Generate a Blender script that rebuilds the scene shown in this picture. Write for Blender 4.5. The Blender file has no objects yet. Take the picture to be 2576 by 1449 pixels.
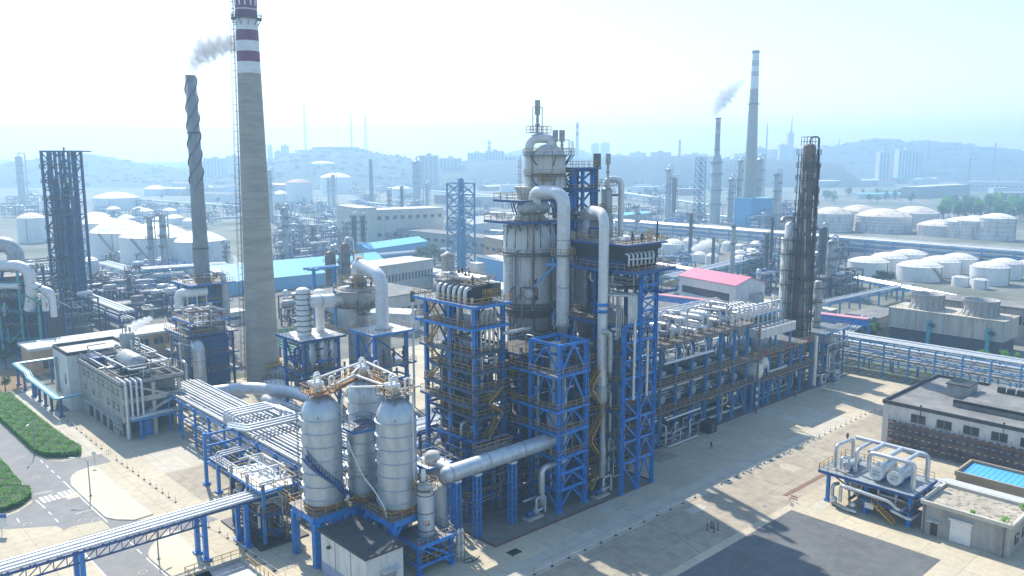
import bpy, math, random
from mathutils import Vector, Matrix
R = math.radians
sc = bpy.context.scene
COL = sc.collection
# ------------------------------------------------------------------ camera, sky, sun, exposure
CW, CF, CH, CHOR = 2576.0, 2060.0, 55.0, 400.0          # photo width in px, focal length in px, camera height, horizon row
TILT = math.atan((724.5 - CHOR) / CF)
cam = bpy.data.objects.new('camera', bpy.data.cameras.new('camera'))
cam.data.sensor_width = 36.0
cam.data.lens = 36.0 * CF / CW
cam.data.clip_end = 20000
cam.data.clip_start = 1
cam.location = (0, 0, CH)
cam.rotation_euler = (math.pi / 2 - TILT, 0, 0)
COL.objects.link(cam)
sc.camera = cam
SUN_EL, SUN_AZ = R(47.5), R(116)                            # azimuth is the direction of the sun, counted from +X
sunv = Vector((math.cos(SUN_EL) * math.cos(SUN_AZ), math.cos(SUN_EL) * math.sin(SUN_AZ), math.sin(SUN_EL)))
sl = bpy.data.lights.new('sun', 'SUN')
sl.energy = 5.0
sl.angle = R(0.6)
sl.color = (1.0, 0.925, 0.8)
sun = bpy.data.objects.new('sun', sl)
sun.rotation_euler = sunv.to_track_quat('Z', 'Y').to_euler()
sun.location = (0, 0, 300)
COL.objects.link(sun)
world = bpy.data.worlds.new('World')
sc.world = world
world.use_nodes = True
wn = world.node_tree
sky = wn.nodes.new('ShaderNodeTexSky')
sky.sky_type = 'NISHITA'
sky.sun_disc = False
sky.sun_elevation = SUN_EL
sky.sun_rotation = math.pi / 2 - SUN_AZ                   # Blender counts it clockwise from +Y
sky.air_density = 1.4
sky.dust_density = 0.8
sky.ozone_density = 3.5
sky.altitude = 50
bg = wn.nodes['Background']
bg.inputs[1].default_value = 0.15
wn.links.new(sky.outputs[0], bg.inputs[0])
sc.view_settings.view_transform = 'Standard'
sc.view_settings.look = 'None'
sc.view_settings.exposure = 0.5
sc.view_settings.gamma = 1
cy = sc.cycles
cy.max_bounces = 6; cy.diffuse_bounces = 2; cy.glossy_bounces = 2; cy.transmission_bounces = 2
cy.volume_bounces = 4; cy.transparent_max_bounces = 6
cy.caustics_reflective = False; cy.caustics_refractive = False
cy.use_denoising = True
cy.sample_clamp_indirect = 6
# ------------------------------------------------------------------ frames of reference
GA = R(43)                                                # the plant's grid: u runs along the yard, v runs into the unit
OX, OY = -2.4, 110.2
UX, UY = math.cos(GA), math.sin(GA)
def W(u, v): return (OX + UX * u - UY * v, OY + UY * u + UX * v)
def S(x, y): return ((x - OX) * UX + (y - OY) * UY, -(x - OX) * UY + (y - OY) * UX)
def ray(px, py):
    x = (px - CW / 2) / CF; y = (724.5 - py) / CF
    return x, math.cos(TILT) + y * math.sin(TILT), -math.sin(TILT) + y * math.cos(TILT)
def G(px, py, z=0.0):                                      # point of height z seen at a photo pixel, in site (u, v)
    d = ray(px, py); t = (z - CH) / d[2]
    return S(d[0] * t, d[1] * t)
def GY(px, py, Y):                                         # point at depth Y: (u, v, z)
    d = ray(px, py); t = Y / d[1]
    u, v = S(d[0] * t, Y)
    return u, v, CH + d[2] * t
# ------------------------------------------------------------------ materials
MATS = {}
def mat(name, base, rough=0.6, metal=0.0, var=0.12, scale=0.6, second=None, amount=0.5, stretch=(1, 1, 1), bump=0.0, fine=None, lo=0.45, hi=0.62, joints=0):
    m = bpy.data.materials.new(name); m.use_nodes = True
    nt = m.node_tree; N = nt.nodes; L = nt.links
    b = N['Principled BSDF']
    b.inputs['Roughness'].default_value = rough
    b.inputs['Metallic'].default_value = metal
    tc = N.new('ShaderNodeTexCoord'); mp = N.new('ShaderNodeMapping')
    mp.inputs['Scale'].default_value = stretch
    L.new(tc.outputs['Object'], mp.inputs[0])
    n1 = N.new('ShaderNodeTexNoise'); n1.inputs['Scale'].default_value = scale; n1.inputs['Detail'].default_value = 5; n1.inputs['Roughness'].default_value = 0.65
    L.new(mp.outputs[0], n1.inputs['Vector'])
    rp = N.new('ShaderNodeValToRGB')
    rp.color_ramp.elements[0].position = 0.3; rp.color_ramp.elements[1].position = 0.7
    rp.color_ramp.elements[0].color = tuple(c * (1 - var) for c in base) + (1,)
    rp.color_ramp.elements[1].color = tuple(min(1, c * (1 + var)) for c in base) + (1,)
    L.new(n1.outputs[0], rp.inputs[0])
    out = rp.outputs[0]
    if second:
        n2 = N.new('ShaderNodeTexNoise'); n2.inputs['Scale'].default_value = fine or scale * 2.3; n2.inputs['Detail'].default_value = 6; n2.inputs['Roughness'].default_value = 0.7
        L.new(mp.outputs[0], n2.inputs['Vector'])
        r2 = N.new('ShaderNodeValToRGB')
        r2.color_ramp.elements[0].position = lo; r2.color_ramp.elements[1].position = hi
        r2.color_ramp.elements[0].color = (0, 0, 0, 1); r2.color_ramp.elements[1].color = (amount, amount, amount, 1)
        L.new(n2.outputs[0], r2.inputs[0])
        mx = N.new('ShaderNodeMix'); mx.data_type = 'RGBA'
        L.new(r2.outputs[0], mx.inputs[0]); L.new(out, mx.inputs[6]); mx.inputs[7].default_value = tuple(second) + (1,)
        out = mx.outputs[2]
    L.new(out, b.inputs['Base Color'])
    if bump:
        bp = N.new('ShaderNodeBump'); bp.inputs['Strength'].default_value = bump; bp.inputs['Distance'].default_value = 0.1
        L.new(n1.outputs[0], bp.inputs['Height']); L.new(bp.outputs[0], b.inputs['Normal'])
    if joints:                                               # cast slab joints, only a shade darker
        bk = N.new('ShaderNodeTexBrick'); bk.offset = 0; bk.inputs['Scale'].default_value = 1; bk.inputs['Brick Width'].default_value = joints; bk.inputs['Row Height'].default_value = joints; bk.inputs['Mortar Size'].default_value = 0.035
        bk.inputs['Color1'].default_value = (1, 1, 1, 1); bk.inputs['Color2'].default_value = (.88, .88, .88, 1); bk.inputs['Mortar'].default_value = (.5, .5, .5, 1); L.new(tc.outputs['Object'], bk.inputs['Vector'])
        mj = N.new('ShaderNodeMix'); mj.data_type = 'RGBA'; mj.blend_type = 'MULTIPLY'; mj.inputs[0].default_value = 1; L.new(out, mj.inputs[6]); L.new(bk.outputs[0], mj.inputs[7]); L.new(mj.outputs[2], b.inputs['Base Color'])
    MATS[name] = m
    return m
M = MATS
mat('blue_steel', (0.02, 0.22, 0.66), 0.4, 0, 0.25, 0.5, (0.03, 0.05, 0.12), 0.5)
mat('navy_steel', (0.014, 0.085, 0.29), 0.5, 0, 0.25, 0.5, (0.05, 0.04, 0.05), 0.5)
mat('sky_steel', (0.05, 0.27, 0.6), 0.45, 0, 0.15, 0.5, (0.2, 0.25, 0.3), 0.4)
mat('teal_steel', (0.06, 0.34, 0.42), 0.5, 0, 0.15, 0.5)
mat('dark_steel', (0.04, 0.045, 0.055), 0.6, 0.2, 0.3, 0.8, (0.1, 0.06, 0.04), 0.5)
mat('grating', (0.16, 0.18, 0.21), 0.55, 0.3, 0.25, 0.7, (0.2, 0.13, 0.08), 0.5)
mat('rail_ochre', (0.5, 0.29, 0.04), 0.6, 0, 0.25, 1.2, (0.22, 0.1, 0.04), 0.5)
mat('rail_grey', (0.3, 0.29, 0.26), 0.6, 0, 0.25, 1.2, (0.2, 0.11, 0.06), 0.5)
mat('cladding', (0.6, 0.62, 0.64), 0.36, 0.55, 0.1, 0.5, (0.35, 0.36, 0.37), 0.35)
mat('cladding_dull', (0.4, 0.42, 0.43), 0.5, 0.3, 0.15, 0.4, (0.2, 0.18, 0.16), 0.5)
mat('white_paint', (0.76, 0.77, 0.76), 0.45, 0, 0.05, 0.4, (0.5, 0.47, 0.42), 0.35)
mat('pipe_white', (0.66, 0.69, 0.71), 0.4, 0.15, 0.08, 0.5, (0.42, 0.42, 0.42), 0.35)
mat('pipe_dark', (0.12, 0.13, 0.14), 0.5, 0.4, 0.3, 0.7)
mat('silo_silver', (0.53, 0.6, 0.66), 0.42, 0.45, 0.1, 0.35, (0.36, 0.39, 0.42), 0.5, (1, 1, 0.35))
mat('vessel_grey', (0.42, 0.43, 0.43), 0.55, 0.2, 0.15, 0.35, (0.2, 0.14, 0.09), 0.7, (1, 1, 0.16), fine=1.1, lo=0.5, hi=0.72)
mat('vessel_pale', (0.6, 0.61, 0.6), 0.55, 0.1, 0.12, 0.3, (0.24, 0.17, 0.12), 0.9, (1, 1, 0.1), fine=1.7, lo=0.53, hi=0.68)
mat('rust', (0.22, 0.12, 0.07), 0.8, 0, 0.3, 1.0)
mat('column_brown', (0.17, 0.14, 0.12), 0.6, 0.2, 0.25, 0.5, (0.22, 0.12, 0.07), 0.6, (1, 1, 0.3))
mat('shaft_concrete', (0.35, 0.335, 0.285), 0.85, 0, 0.14, 0.22, (0.24, 0.235, 0.215), 0.6, (0.35, 0.35, 2.2), fine=.5, bump=0.15)
mat('stripe_red', (0.15, 0.02, 0.085), 0.6, 0, 0.12, 0.6)
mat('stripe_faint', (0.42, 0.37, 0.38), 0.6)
mat('stripe_white', (0.72, 0.73, 0.74), 0.6, 0, 0.08, 0.6, (0.45, 0.45, 0.45), 0.4)
mat('tank_white', (0.78, 0.79, 0.79), 0.5, 0, 0.05, 0.15, (0.56, 0.53, 0.48), 0.4, (1, 1, 0.3))
mat('tank_rusty', (0.7, 0.68, 0.65), 0.6, 0, 0.1, 0.15, (0.32, 0.18, 0.11), 0.8, (1, 1, 0.25), fine=0.35, lo=0.5, hi=0.68)
mat('dome_white', (0.82, 0.82, 0.81), 0.5, 0, 0.05, 0.1, (0.5, 0.44, 0.38), 0.5)
mat('dome_rusty', (0.68, 0.62, 0.55), 0.6, 0, 0.1, 0.1, (0.36, 0.17, 0.09), 0.8, fine=0.25, lo=0.5, hi=0.66)
mat('dome_brown', (0.34, 0.2, 0.16), 0.7, 0, 0.15, 0.1)
mat('wall_cream', (0.55, 0.52, 0.45), 0.8, 0, 0.08, 0.2, (0.35, 0.32, 0.28), 0.4, (1, 1, 0.3))
mat('wall_white', (0.66, 0.67, 0.66), 0.8, 0, 0.06, 0.3, (0.42, 0.42, 0.42), 0.5, (1, 1, 0.3))
mat('wall_orange', (0.56, 0.36, 0.19), 0.8, 0, 0.08, 0.3, (0.4, 0.28, 0.18), 0.4)
mat('wall_grey', (0.36, 0.36, 0.34), 0.85, 0, 0.1, 0.3, (0.2, 0.19, 0.17), 0.6, (1, 1, 0.3))
mat('wall_brick', (0.27, 0.14, 0.1), 0.85, 0, 0.15, 0.5)
mat('roof_grey', (0.17, 0.17, 0.165), 0.9, 0, 0.2, 0.12, (0.3, 0.29, 0.27), 0.6)
mat('roof_dark', (0.05, 0.055, 0.06), 0.8, 0, 0.25, 0.3, (0.1, 0.1, 0.1), 0.5)
mat('roof_pale', (0.6, 0.6, 0.57), 0.85, 0, 0.1, 0.2, (0.4, 0.38, 0.34), 0.5)
mat('roof_old', (0.42, 0.38, 0.3), 0.9, 0, 0.2, 0.3, (0.16, 0.14, 0.11), 0.9, fine=1.6, lo=.48, hi=.6)
mat('roof_blue', (0.13, 0.5, 0.78), 0.4, 0, 0.06, 0.3, (0.25, 0.55, 0.7), 0.4)
mat('roof_teal', (0.2, 0.58, 0.78), 0.4, 0, 0.06, 0.3)
mat('roof_red', (0.56, 0.09, 0.18), 0.5, 0, 0.08, 0.3)
mat('glass_dark', (0.03, 0.04, 0.05), 0.15, 0, 0.2, 1.0)
mat('brick_strip', (0.1, 0.085, 0.1), 0.7, 0, 0.35, 0.3, (0.24, 0.235, 0.25), 0.75, fine=.5)
mat('louvre', (0.07, 0.08, 0.1), 0.7, 0, 0.2, 1.0)
mat('leaf', (0.05, 0.12, 0.025), 0.7, 0, 0.4, 0.6)
mat('leaf_dark', (0.028, 0.07, 0.022), 0.7, 0, 0.4, 0.6)
mat('leaf_bright', (0.11, 0.34, 0.01), 0.7, 0, 0.35, 1.2)
for k_ in ('leaf', 'leaf_dark', 'leaf_bright'):                # leaves let the low sun through
    nt_ = M[k_].node_tree; tr_ = nt_.nodes.new('ShaderNodeBsdfTranslucent'); ms_ = nt_.nodes.new('ShaderNodeMixShader'); ms_.inputs[0].default_value = 0.4; pb_ = nt_.nodes['Principled BSDF']
    nt_.links.new(pb_.inputs['Base Color'].links[0].from_socket, tr_.inputs[0]); nt_.links.new(pb_.outputs[0], ms_.inputs[1]); nt_.links.new(tr_.outputs[0], ms_.inputs[2]); nt_.links.new(ms_.outputs[0], nt_.nodes['Material Output'].inputs[0])
mat('bark', (0.09, 0.065, 0.045), 0.9, 0, 0.2, 2.0)
mat('lamp_pole', (0.3, 0.32, 0.33), 0.5, 0.3)
mat('lamp_glass', (0.6, 0.6, 0.58), 0.3)
mat('black', (0.015, 0.015, 0.016), 0.6)
mat('sign_red', (0.45, 0.03, 0.03), 0.5)
mat('sign_blue', (0.03, 0.12, 0.45), 0.5)
mat('cloth_navy', (0.03, 0.04, 0.09), 0.9)
mat('cloth_olive', (0.06, 0.05, 0.03), 0.9)
mat('skin', (0.42, 0.25, 0.17), 0.6)
mat('helmet_red', (0.55, 0.05, 0.04), 0.4)
mat('helmet_white', (0.75, 0.75, 0.72), 0.4)
mat('ct_wall', (0.5, 0.48, 0.43), 0.85, 0, 0.1, 0.2, (0.28, 0.25, 0.22), 0.6, (1, 1, 0.25))
mat('fan_grey', (0.4, 0.4, 0.38), 0.8, 0, 0.1, 0.4, (0.24, 0.22, 0.2), 0.5, (1, 1, 0.3))
mat('green_pipe', (0.03, 0.3, 0.2), 0.5)
mat('slate', (0.05, 0.11, 0.2), 0.55, 0.1, 0.25, 0.7, (0.12, 0.1, 0.08), 0.5)
mat('stack_grey', (0.24, 0.26, 0.27), 0.6, 0.1, 0.15, 0.3, (0.14, 0.13, 0.12), 0.5, (1, 1, 0.3))
mat('flare_blue', (0.05, 0.2, 0.36), 0.5, 0, 0.15, 0.3)
mat('tower_steel', (0.02, 0.075, 0.22), 0.5, 0, 0.3, 0.4)
mat('orange', (0.3, 0.13, 0.05), 0.7, 0, 0.25, 1.0)
mat('deck_plate', (0.3, 0.34, 0.37), 0.6, 0.2, 0.2, 0.7, (0.18, 0.17, 0.16), 0.5)
# ------------------------------------------------------------------ mesh builder
class MB:
    def __init__(s, T=None):
        s.v = []; s.f = []; s.sm = []; s.mi = []
        s.o = tuple(T['_o']) if T is not None else (0, 0, 0)
        s.cm = 0
    def add(s, vs, fs, smooth=False):
        n = len(s.v); ox, oy, oz = s.o
        s.v += [(a - ox, b - oy, c - oz) for a, b, c in vs]
        s.f += [tuple(i + n for i in f) for f in fs]
        s.sm += [smooth] * len(fs); s.mi += [s.cm] * len(fs)
    def box(s, x0, y0, z0, x1, y1, z1):
        s.add([(x0, y0, z0), (x1, y0, z0), (x1, y1, z0), (x0, y1, z0), (x0, y0, z1), (x1, y0, z1), (x1, y1, z1), (x0, y1, z1)],
              [(0, 3, 2, 1), (4, 5, 6, 7), (0, 1, 5, 4), (1, 2, 6, 5), (2, 3, 7, 6), (3, 0, 4, 7)])
    def cbox(s, cx, cy, cz, sx, sy, sz, rot=0):
        c, q = math.cos(rot), math.sin(rot); vs = []
        for dz in (-.5, .5):
            for dx, dy in ((-.5, -.5), (.5, -.5), (.5, .5), (-.5, .5)):
                x, y = dx * sx, dy * sy
                vs.append((cx + c * x - q * y, cy + q * x + c * y, cz + dz * sz))
        s.add(vs, [(0, 3, 2, 1), (4, 5, 6, 7), (0, 1, 5, 4), (1, 2, 6, 5), (2, 3, 7, 6), (3, 0, 4, 7)])
    def beam(s, p, q, w=0.2, h=None):
        p = Vector(p); q = Vector(q); d = q - p
        if d.length < 1e-5: return
        h = h or w; d.normalize()
        up = Vector((0, 0, 1)) if abs(d.z) < 0.98 else Vector((1, 0, 0))
        a = d.cross(up).normalized(); b = a.cross(d)
        a *= w / 2; b *= h / 2
        s.add([tuple(e + sa * a + sb * b) for e in (p, q) for sa, sb in ((-1, -1), (1, -1), (1, 1), (-1, 1))],
              [(0, 3, 2, 1), (4, 5, 6, 7), (0, 1, 5, 4), (1, 2, 6, 5), (2, 3, 7, 6), (3, 0, 4, 7)])
    def tube(s, pts, r, n=8, bend=None, cap=True):
        P = [Vector(p) for p in pts]
        if bend is None: bend = r * 3
        path = [P[0]]
        for i in range(1, len(P) - 1):
            a = (P[i - 1] - P[i]); b = (P[i + 1] - P[i]); la, lb = a.length, b.length
            k = min(bend, la * 0.49, lb * 0.49)
            if la < 1e-4 or lb < 1e-4 or k < 1e-3 or a.normalized().dot(b.normalized()) < -0.995:
                path.append(P[i]); continue
            p0 = P[i] + a / la * k; p2 = P[i] + b / lb * k
            m = 4 if r < 0.6 else 7
            for j in range(m + 1):
                t = j / m
                path.append(p0 * (1 - t) ** 2 + P[i] * (2 * t * (1 - t)) + p2 * t * t)
        path.append(P[-1])
        ref = None; vs = []
        m = len(path)
        for i, p in enumerate(path):
            t = (path[min(i + 1, m - 1)] - path[max(i - 1, 0)])
            if t.length < 1e-6: t = Vector((0, 0, 1))
            t.normalize()
            if ref is None:
                ref = t.cross(Vector((0, 0, 1)) if abs(t.z) < 0.9 else Vector((1, 0, 0))).normalized()
            ref = (ref - t * ref.dot(t)).normalized()
            b = t.cross(ref)
            for k in range(n):
                an = 2 * math.pi * k / n
                vs.append(tuple(p + (ref * math.cos(an) + b * math.sin(an)) * r))
        fs = [(i * n + k, i * n + (k + 1) % n, (i + 1) * n + (k + 1) % n, (i + 1) * n + k) for i in range(m - 1) for k in range(n)]
        s.add(vs, fs, True)
        if cap:
            s.add(vs[:n], [tuple(range(n))[::-1]]); s.add(vs[-n:], [tuple(range(n))])
    def lathe(s, prof, c=(0, 0, 0), n=24, axis='z', smooth=True, close=True, a0=0, a1=2 * math.pi):
        full = abs(a1 - a0 - 2 * math.pi) < 1e-6
        cols = n if full else n + 1
        vs = []
        for r, h in prof:
            for k in range(cols):
                an = a0 + (a1 - a0) * k / n
                x, y = r * math.cos(an), r * math.sin(an)
                vs.append((c[0] + x, c[1] + y, c[2] + h) if axis == 'z' else (c[0] + h, c[1] + x, c[2] + y) if axis == 'x' else (c[0] + x, c[1] + h, c[2] + y))
        fs = []
        for i in range(len(prof) - 1):
            for k in range(n):
                k2 = (k + 1) % cols
                q = (i * cols + k, i * cols + k2, (i + 1) * cols + k2, (i + 1) * cols + k)
                fs.append(q if axis != 'y' else q[::-1])
        s.add(vs, fs, smooth)
        if close and full:
            for i, fl in ((0, True), (len(prof) - 1, False)):
                if prof[i][0] > 1e-3:
                    ring = vs[i * cols:(i + 1) * cols]
                    o = tuple(range(cols)); o = o[::-1] if fl != (axis == 'y') else o
                    s.add(ring, [o])
    def cyl(s, x, y, z0, z1, r, n=16): s.lathe([(r, z0), (r, z1)], (x, y, 0), n)
    def hcyl(s, p, q, r, n=14): s.tube([p, q], r, n)
    def rail(s, pts, h=1.1, step=1.6, w=0.07, closed=False, mid=True):
        P = [Vector(p) for p in pts]
        if closed: P.append(P[0])
        for a, b in zip(P, P[1:]):
            L = (b - a).length
            if L < 0.05: continue
            up = Vector((0, 0, h))
            s.beam(a + up, b + up, w)
            if mid: s.beam(a + up * 0.5, b + up * 0.5, w * 0.8)
            k = max(1, round(L / step))
            for i in range(k + 1):
                p = a.lerp(b, i / k); s.beam(p, p + up, w)
    def stair(s, p, q, w=0.9, treads=True):
        p = Vector(p); q = Vector(q); d = (q - p); hd = Vector((d.x, d.y, 0)).normalized(); sd = Vector((-hd.y, hd.x, 0)) * (w / 2)
        for e in (sd, -sd):
            s.beam(p + e, q + e, 0.08, 0.28)
            s.beam(p + e + Vector((0, 0, 1)), q + e + Vector((0, 0, 1)), 0.06)
            s.beam(p + e, p + e + Vector((0, 0, 1)), 0.06); s.beam(q + e, q + e + Vector((0, 0, 1)), 0.06)
        k = max(2, int(abs(d.z) / 0.3))
        for i in range(1, k):
            c = p.lerp(q, i / k); s.beam(c - sd, c + sd, 0.26, 0.04)
    def ladder(s, x, y, z0, z1, dx=1, dy=0, w=0.5, cage=True):
        ox, oy = -dy * w / 2, dx * w / 2
        for e in (1, -1): s.beam((x + e * ox, y + e * oy, z0), (x + e * ox, y + e * oy, z1), 0.07)
        k = int((z1 - z0) / 0.5)
        for i in range(1, k): s.beam((x - ox, y - oy, z0 + i * 0.5), (x + ox, y + oy, z0 + i * 0.5), 0.05)
        if cage:
            z = z0 + 2.2
            while z < z1:
                s.tube([(x + ox * 1.4, y + oy * 1.4, z), (x + dx * .7 + ox, y + dy * .7 + oy, z), (x + dx * .7 - ox, y + dy * .7 - oy, z), (x - ox * 1.4, y - oy * 1.4, z)], 0.03, 3, 0.2, False)
                z += 1.2
    def ringplat(s, r0, r1, z, c=(0, 0), a0=0.0, a1=2 * math.pi, n=20, t=0.12):
        s.lathe([(r0, z), (r1, z), (r1, z + t), (r0, z + t), (r0, z)], (c[0], c[1], 0), n, smooth=False, close=False, a0=a0, a1=a1)
    def ringrail(s, r, z, c=(0, 0), a0=0.0, a1=2 * math.pi, n=20, h=1.1, w=0.07):
        P = [(c[0] + r * math.cos(a0 + (a1 - a0) * k / n), c[1] + r * math.sin(a0 + (a1 - a0) * k / n), z) for k in range(n + 1)]
        for hh in (h, h * .5):
            for a, b in zip(P, P[1:]): s.beam((a[0], a[1], z + hh), (b[0], b[1], z + hh), w)
        for a in P: s.beam(a, (a[0], a[1], z + h), w)
    def prism(s, poly, z0, z1):
        n = len(poly)
        s.add([(x, y, z0) for x, y in poly] + [(x, y, z1) for x, y in poly],
              [tuple(range(n))[::-1], tuple(range(n, 2 * n))] + [(i, (i + 1) % n, n + (i + 1) % n, n + i) for i in range(n)])
    def sphere(s, c, r, n=10, sz=1.0):
        s.lathe([(max(1e-4, r * math.sin(math.pi * i / n)), -r * sz * math.cos(math.pi * i / n)) for i in range(n + 1)], c, n + 4)
    def build(s, name, m, parent=None, loc=None, rot=None):
        me = bpy.data.meshes.new(name)
        me.from_pydata(s.v, [], s.f)
        for x in (m if isinstance(m, (list, tuple)) else [m]): me.materials.append(x if not isinstance(x, str) else MATS[x])
        me.polygons.foreach_set('use_smooth', s.sm)
        if isinstance(m, (list, tuple)): me.polygons.foreach_set('material_index', s.mi)
        o = bpy.data.objects.new(name, me); COL.objects.link(o)
        if parent is not None: o.parent = parent
        if loc is not None: o.location = loc
        if rot is not None: o.rotation_euler = (0, 0, rot)
        return o
def tag(o, label=None, cat=None, group=None, kind=None):
    if label: o['label'] = label
    if cat: o['category'] = cat
    if group: o['group'] = group
    if kind: o['kind'] = kind
    return o
def thing(name, label, cat, u, v, z=0.0, rot=0.0, group=None, kind=None):
    o = bpy.data.objects.new(name, None); COL.objects.link(o)
    o.empty_display_size = 0.5
    x, y = W(u, v); o.location = (x, y, z); o.rotation_euler = (0, 0, GA + rot)
    o['_o'] = (u, v, z)
    return tag(o, label, cat, group, kind)
def solid(name, mb, m, label, cat, u, v, z=0.0, rot=0.0, group=None, kind=None):   # a thing that is one mesh (local coordinates)
    o = mb.build(name, m); x, y = W(u, v); o.location = (x, y, z); o.rotation_euler = (0, 0, GA + rot)
    o['_o'] = (u, v, z)
    return tag(o, label, cat, group, kind)
def dup(o, parent=None):
    c = o.copy(); COL.objects.link(c)
    if parent is not None: c.parent = parent
    for ch in [k for k in COL.objects if k.parent == o]: dup(ch, c)
    return c
CHILD = {}
def dupt(o, u, v, z=None, rot=None, label=None, kids=None):
    if kids is None:
        kids = {}
        for k in o.children: kids.setdefault(o, []).append(k)
    c = o.copy(); COL.objects.link(c)
    x, y = W(u, v); c.location = (x, y, o.location.z if z is None else z)
    if rot is not None: c.rotation_euler = (0, 0, GA + rot)
    if label: c['label'] = label
    c['_o'] = (u, v, c.location.z)
    for ch in list(o.children):
        d = ch.copy(); COL.objects.link(d); d.parent = c
        for g in list(ch.children):
            e = g.copy(); COL.objects.link(e); e.parent = d
    return c
rnd = random.Random(7)
# ------------------------------------------------------------------ the setting
def struct(name, mb, m, z=0.0):
    o = mb.build(name, m); o.location = (OX, OY, z); o.rotation_euler = (0, 0, GA); o['kind'] = 'structure'; return o
mat('earth', (0.2, 0.2, 0.17), 0.95, 0, 0.3, 0.02, (0.06, 0.085, 0.04), 0.9, fine=0.012)
mat('yard', (0.54, 0.475, 0.345), 0.9, 0, 0.16, 0.06, (0.37, 0.33, 0.26), 0.45, fine=0.9, joints=6)
mat('yard_pale', (0.55, 0.51, 0.42), 0.9, 0, 0.08, 0.15, (0.42, 0.38, 0.32), 0.5, joints=3.8)
mat('apron', (0.6, 0.54, 0.41), 0.9, 0, 0.06, 0.1, (0.5, 0.44, 0.34), 0.5)
mat('pad', (0.2, 0.19, 0.17), 0.85, 0, 0.15, 0.2, (0.13, 0.12, 0.11), 0.6, joints=4)
mat('plant_floor', (0.13, 0.13, 0.12), 0.9, 0, 0.3, 0.05, (0.22, 0.2, 0.17), 0.6, fine=0.1)
mat('asphalt', (0.105, 0.11, 0.115), 0.85, 0, 0.2, 0.12, (0.17, 0.17, 0.165), 0.5, fine=0.5)
mat('asphalt_grey', (0.2, 0.2, 0.2), 0.85, 0, 0.12, 0.12, (0.28, 0.27, 0.25), 0.5, fine=0.4)
mat('asphalt_tan', (0.4, 0.345, 0.26), 0.85, 0, 0.16, 0.08, (0.24, 0.22, 0.18), 0.6, fine=0.5, joints=5.6)
mat('line_white', (0.62, 0.62, 0.6), 0.7, 0, 0.1, 1.0, (0.3, 0.3, 0.3), 0.7, fine=2.0)
mat('kerb', (0.5, 0.47, 0.4), 0.85, 0, 0.15, 0.8)
mat('kerb_red', (0.16, 0.05, 0.05), 0.8, 0, 0.2, 0.8)
mat('soil', (0.26, 0.165, 0.09), 0.95, 0, 0.15, 0.4, (0.12, 0.12, 0.05), 0.5)
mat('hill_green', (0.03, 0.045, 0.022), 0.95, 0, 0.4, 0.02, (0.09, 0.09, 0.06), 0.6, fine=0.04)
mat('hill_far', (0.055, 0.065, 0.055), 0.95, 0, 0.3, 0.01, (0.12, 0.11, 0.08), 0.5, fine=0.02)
g = MB(); g.add([(-9000, -9000, 0), (9000, -9000, 0), (9000, 9000, 0), (-9000, 9000, 0)], [(0, 1, 2, 3)])
struct('ground', g, 'earth')
def sheet(name, pts, m, z):
    b = MB(); b.add([(u, v, 0) for u, v in pts], [tuple(range(len(pts)))]); return struct(name, b, m, z)
def rect(u0, v0, u1, v1): return [(u0, v0), (u1, v0), (u1, v1), (u0, v1)]
def px(*p): return [G(x, y) for x, y in p]
sheet('yard_concrete', rect(-64, -120, 132, 112), 'yard', 0.004)
sheet('plant_ground', [(-40, 165), (16, 165), (16, 112), (60, 112), (180, 64), (240, 64), (330, 300), (60, 330), (-40, 330)], 'plant_floor', 0.003)
sheet('pad', rect(0, 0, 36.2, 60), 'pad', 0.012)
sheet('pad', rect(36.2, 9.0, 131, 50), 'pad', 0.012)
sheet('pad', rect(-17, 18, 0, 72), 'pad', 0.012)
sheet('road', rect(-60, -21.2, 140, -9.9), 'asphalt_tan', 0.008)
sheet('concrete_strip', rect(-20, -9.4, 84, -5.6), 'yard_pale', 0.008)
sheet('concrete_patch', [(84, -9.4), (96, -9.4), (96, 1), (88, 1), (88, 8), (84, 8)], 'yard_pale', 0.008)
sheet('asphalt_patch', rect(-60, -45, 42.8, -22.6), 'asphalt', 0.008)
def zA(x, y): return G(x * .35192, 939.1 + y * .35192)
def zB(x, y): return G(1677 + x * .34894, 1006.2 + y * .34894)
def zC(x, y): return G(335.4 + x * .2361, 1106.8 + y * .2361)
def pA(*p): return [zA(x, y) for x, y in p]
sheet('road', pA((-500, -100), (0, 345), (258, 596), (330, 622), (450, 628), (560, 608), (722, 577), (795, 632), (680, 662), (560, 702), (508, 752), (516, 805), (760, 1032), (830, 1047), (960, 1050), (1180, 1035),
                 (1420, 1000), (1560, 1040), (1420, 1105), (1240, 1125), (1150, 1172), (1080, 1250), (1066, 1312), (1240, 1460), (1560, 1750), (1060, 1750), (765, 1449), (572, 1243), (510, 1190), (440, 1110), (400, 1092),
                 (0, 1118), (-400, 1150), (-400, 1050), (0, 1036), (130, 990), (228, 925), (222, 870), (160, 800), (0, 620), (-500, 110)), 'asphalt_grey', 0.009)
q_ = random.Random(5)
for i, (u, v) in enumerate(((20, -4), (44, 4), (62, -3), (70, 3), (92, -14), (58, -15), (30, -13), (14, -19), (66, -21), (104, -4), (118, -10), (-6, -14), (46, -26), (110, 4), (-44, 44), (-40, 60), (-36, 36))):
    w, h = q_.choice((2.8, 4, 5.6)), q_.choice((1.9, 2.8, 4)); sheet('repair_patch', [(u, v), (u + w, v), (u + w, v + h), (u + w * q_.uniform(.3, 1), v + h + q_.uniform(0, 1)), (u, v + h)], ('yard_pale', 'asphalt_tan', 'yard')[i % 3], 0.0165 + i * .0002)
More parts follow.
